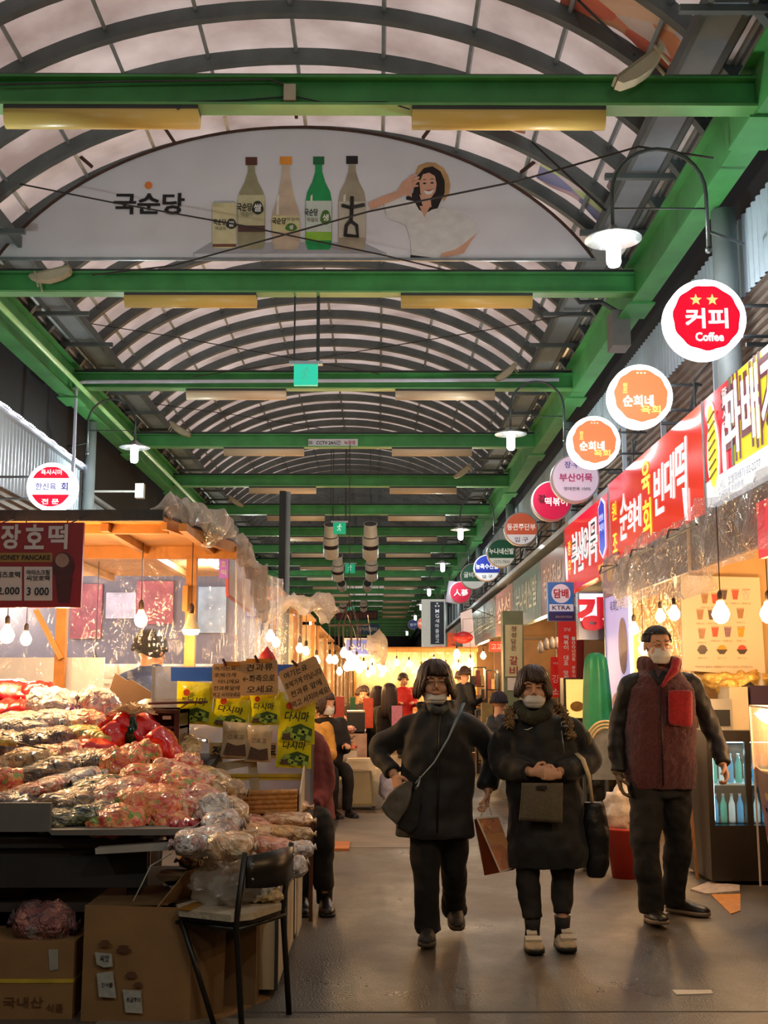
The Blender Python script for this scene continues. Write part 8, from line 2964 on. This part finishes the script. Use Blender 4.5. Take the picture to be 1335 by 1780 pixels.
# ---------------------------------------------------------------- people in the background, seated or standing
def bust(lab, px, py, Y, yaw, coat, m_h=None, length=.10, bangs=.04, mask=False, zseat=.0, k=.95, lean=0.0, arms=True, hunch=False):
    hc = P(px, py, Y)
    t = thing('person', lab, 'person', V(hc.x, Y, 0))
    M = rot_head(yaw, .05)
    fw = Matrix.Rotation(yaw * .6, 3, 'Z')
    b = B(m_skin, True)
    q = head_geo(b, hc, M, k)
    ch = hc + V(0, .02, -.30)
    hip = V(ch.x, Y + .03, max(hc.z - .74, .40))
    torso_rings(b, [(hc + V(0, .02, -.18), .13, .06), (ch, .13, .09), (hip + V(0, 0, .1), .13, .09)], 16, fold=0)
    sw = fw @ V(.19, 0, 0)
    pts = []
    for s in (-1, 1):
        sh = hc + V(0, .02, -.22) + sw * s
        el = sh + fw @ V(.04 * s, -.06, -.27)
        wr = el + fw @ V(-.10 * s, -.22, .04)
        pts.append((sh, el, wr))
        limb(b, [sh, el, wr], [.035, .03, .024], 10, 4)
        hand(b, wr, fw @ V(-.2 * s, -1, 0), (0, 0, -1), fw @ V(-s, 0, 0), .9, .6)
    knees = []
    for s in (-1, 1):
        kn = hip + fw @ V(.09 * s, -.40 if hip.z < .6 else -.02, .0 if hip.z < .6 else -.40)
        an = V(kn.x, kn.y + (.02), .08)
        knees.append((hip + fw @ V(.09 * s, 0, 0), kn, an))
        limb(b, knees[-1], [.06, .045, .03], 10, 4)
    o = b.build('body', t)
    remesh(o, .008, 1)
    b = B(coat, True)
    torso_rings(b, [(hc + V(0, .02, -.14), .07, .065), (hc + V(0, .02, -.19), .17, .10), (ch, .20, .13), (hip + V(0, 0, .12), .20, .14), (hip + V(0, 0, -.04), .20, .15)], 24, px)
    for sh, el, wr in pts:
        limb(b, [sh + (ch - sh) * .2, sh, el, wr - (wr - el) * .05], [.06, .075, .062, .045], 14, 5)
    if hunch:
        b.ball(hc + V(-.03, -.02, -.21), (.20, .14, .11), 20, 12)
        b.ball(hc + V(0, .0, -.12), (.088, .09, .06), 16, 10)
    cloth_mesh(b.build('coat', t), .016, .010, 8, px, 1)
    b = B(m_trk, True)
    for p in knees:
        limb(b, p, [.095, .075, .055], 12, 5)
    cloth_mesh(b.build('trousers', t), .016, .006, 8, px, 1)
    for p in knees:
        b = B(m_shoe3, True)
        shoe(b, V(p[2].x, p[2].y + .08, 0), fw @ V(0, -1, 0), .25, .09, .08, 0, m_sole)
        b.build('shoe', t)
    hair_geo(q, t, bangs - .03, length, .04, .011, 200, int(px), m=m_h)
    if mask:
        mask_geo(q, t, -.012, -.10, .006)
    else:
        face_bits(q, M, t)
    return t


m_blue = mat('navy blue jacket', '#2f4a80', .7, .2, 8, .3, 16)
sel = bust('stall seller in a navy jacket and dark cap, seen from behind through the plastic', 262, 1133, 9.3, 2.75, m_blue, mat('dark cap cloth', '#1d1c22', .8, .2, 20), .02, .075, k=1.0, hunch=True)
sel.scale = (1.32,) * 3
sel.location.z = -.32 * P(262, 1133, 9.3).z
b = B(mat('dark cap cloth', '#1d1c22'), True)
c = P(262, 1126, 9.3)
b.ball(c, (.098, .11, .085), 20, 12); b.build('cap', sel)
bust('woman in dark clothes with a white mask sitting behind the domed box', 566, 1224, 13.3, .75, mat('black knit', '#1d1917', .8, .2, 20), length=.12, mask=True, k=1.15)
bust('person in a mustard top sitting behind the kelp pouches', 538, 1232, 12.6, .4, mat('mustard knit', '#c08a38', .8, .15, 20, .3, 40), length=.02, k=1.0)
bust('dark-haired diner behind the red tub on the long food table', 631, 1208, 20.3, .1, mat('dark brown coat', '#2a2019', .8, .2, 10), length=.03, k=1.3)
bust('diner with long black hair and olive coat sitting with her back turned', 657, 1210, 17.9, 2.6, mat('olive coat', '#3a3a26', .8, .2, 10), length=.30, k=1.15)
bust('diner with long brown hair and black coat beside the olive one', 677, 1206, 17.2, 3.0, mat('black brown coat', '#1f1815', .8, .2, 10), mat('long brown hair', '#38241a', .4, .2, 30), length=.34, k=1.15)
bust('person in a bright red jacket serving at the far stall', 701, 1182, 23.8, .3, mat('bright red jacket', '#c81c18', .6, .15, 8), length=.03, k=1.1)
bust('person in a dark navy puffer beside the second woman, further back', 868, 1222, 15.6, 2.6, mat('dark navy puffer', '#1a2230', .6, .2, 8, .5, 8), mat('navy cap', '#1c1c2c', .8, .2), length=.03, k=1.15)
bust('shopper in a long dark coat walking off behind the first woman', 808, 1172, 21.0, 3.0, mat('charcoal long coat', '#1c1c20', .7, .2, 8), length=.04, k=1.1)
bust('distant shopper in black near the warm bulbs', 800, 1178, 24.7, 2.9, mat('distant black coat', '#17161a', .7, .2, 8), length=.04, k=1.15)

# person in dark red at the end of the display case: coat, sleeve, legs and boots show
Y4 = 7.9
J = lambda x, y, dy=0.0: P(x, y, Y4 + dy)
t = thing('person', 'seated person in a dusty red coat and black boots, mostly hidden by the kelp pouches', 'person', V(J(535, 1560).x, Y4, 0))
b = B(m_skin, True)
hc = J(515, 1235)
q = head_geo(b, hc, rot_head(2.6, .1), 1.0)
torso_rings(b, [(J(512, 1280), .13, .06), (J(515, 1320), .14, .09), (J(520, 1400), .14, .1)], 16, fold=0)
limb(b, [J(552, 1300), J(562, 1372, -.02), J(540, 1400, -.2)], [.035, .03, .025], 10)
hand(b, J(540, 1400, -.2), (-1, -.4, 0), (0, 0, -1), (0, -1, .2), .95, .6)
for dx in (-.10, .06):
    limb(b, [J(520, 1420) + V(dx, 0, 0), J(545, 1430, -.3) + V(dx, 0, 0), V(J(548, 1500, -.28).x + dx, Y4 - .25, .12)], [.06, .045, .03], 10)
remesh(b.build('body', t), .006, 1)
b = B(mat('dusty red coat', '#6b2a2c', .85, .25, 10, .4, 20), True)
torso_rings(b, [(J(512, 1262), .10, .08), (J(514, 1280), .19, .12), (J(518, 1330), .20, .14), (J(524, 1390), .21, .15), (J(528, 1425), .22, .16)], 24, 5)
limb(b, [J(545, 1290), J(555, 1310), J(565, 1368, -.02), J(545, 1400, -.18)], [.07, .075, .066, .05], 16)
cloth_mesh(b.build('coat', t), .012, .010, 8, 31)
b = B(m_trk, True)
for dx in (-.10, .05):
    limb(b, [J(520, 1418) + V(dx, 0, 0), J(545, 1432, -.3) + V(dx, 0, 0), J(548, 1500, -.28) + V(dx, 0, 0), V(J(550, 1500, -.28).x + dx, Y4 - .25, .14)], [.1, .085, .07, .06], 16)
cloth_mesh(b.build('trousers', t), .012, .012, 8, 33)
for dx in (-.10, .05):
    b = B(mat('black leather boots', '#14100e', .35, .2, 10), True)
    x = J(550, 1500, -.28).x + dx
    shoe(b, V(x, Y4 - .18, 0), (.12, -1, 0), .27, .10, .09, 0, m_sole)
    b.tube([V(x, Y4 - .22, .05), V(x, Y4 - .23, .22)], [.05, .058], 14)
    b.build('boot', t)
hair_geo(q, t, .01, .05, .03, .011, 200, 5)
B(m_dwood).box(J(520, 1420) + V(0, .05, -.30), (.3, .3, .03)).build('stool', label='dark stool under the seated person in dusty red', cat='stool')
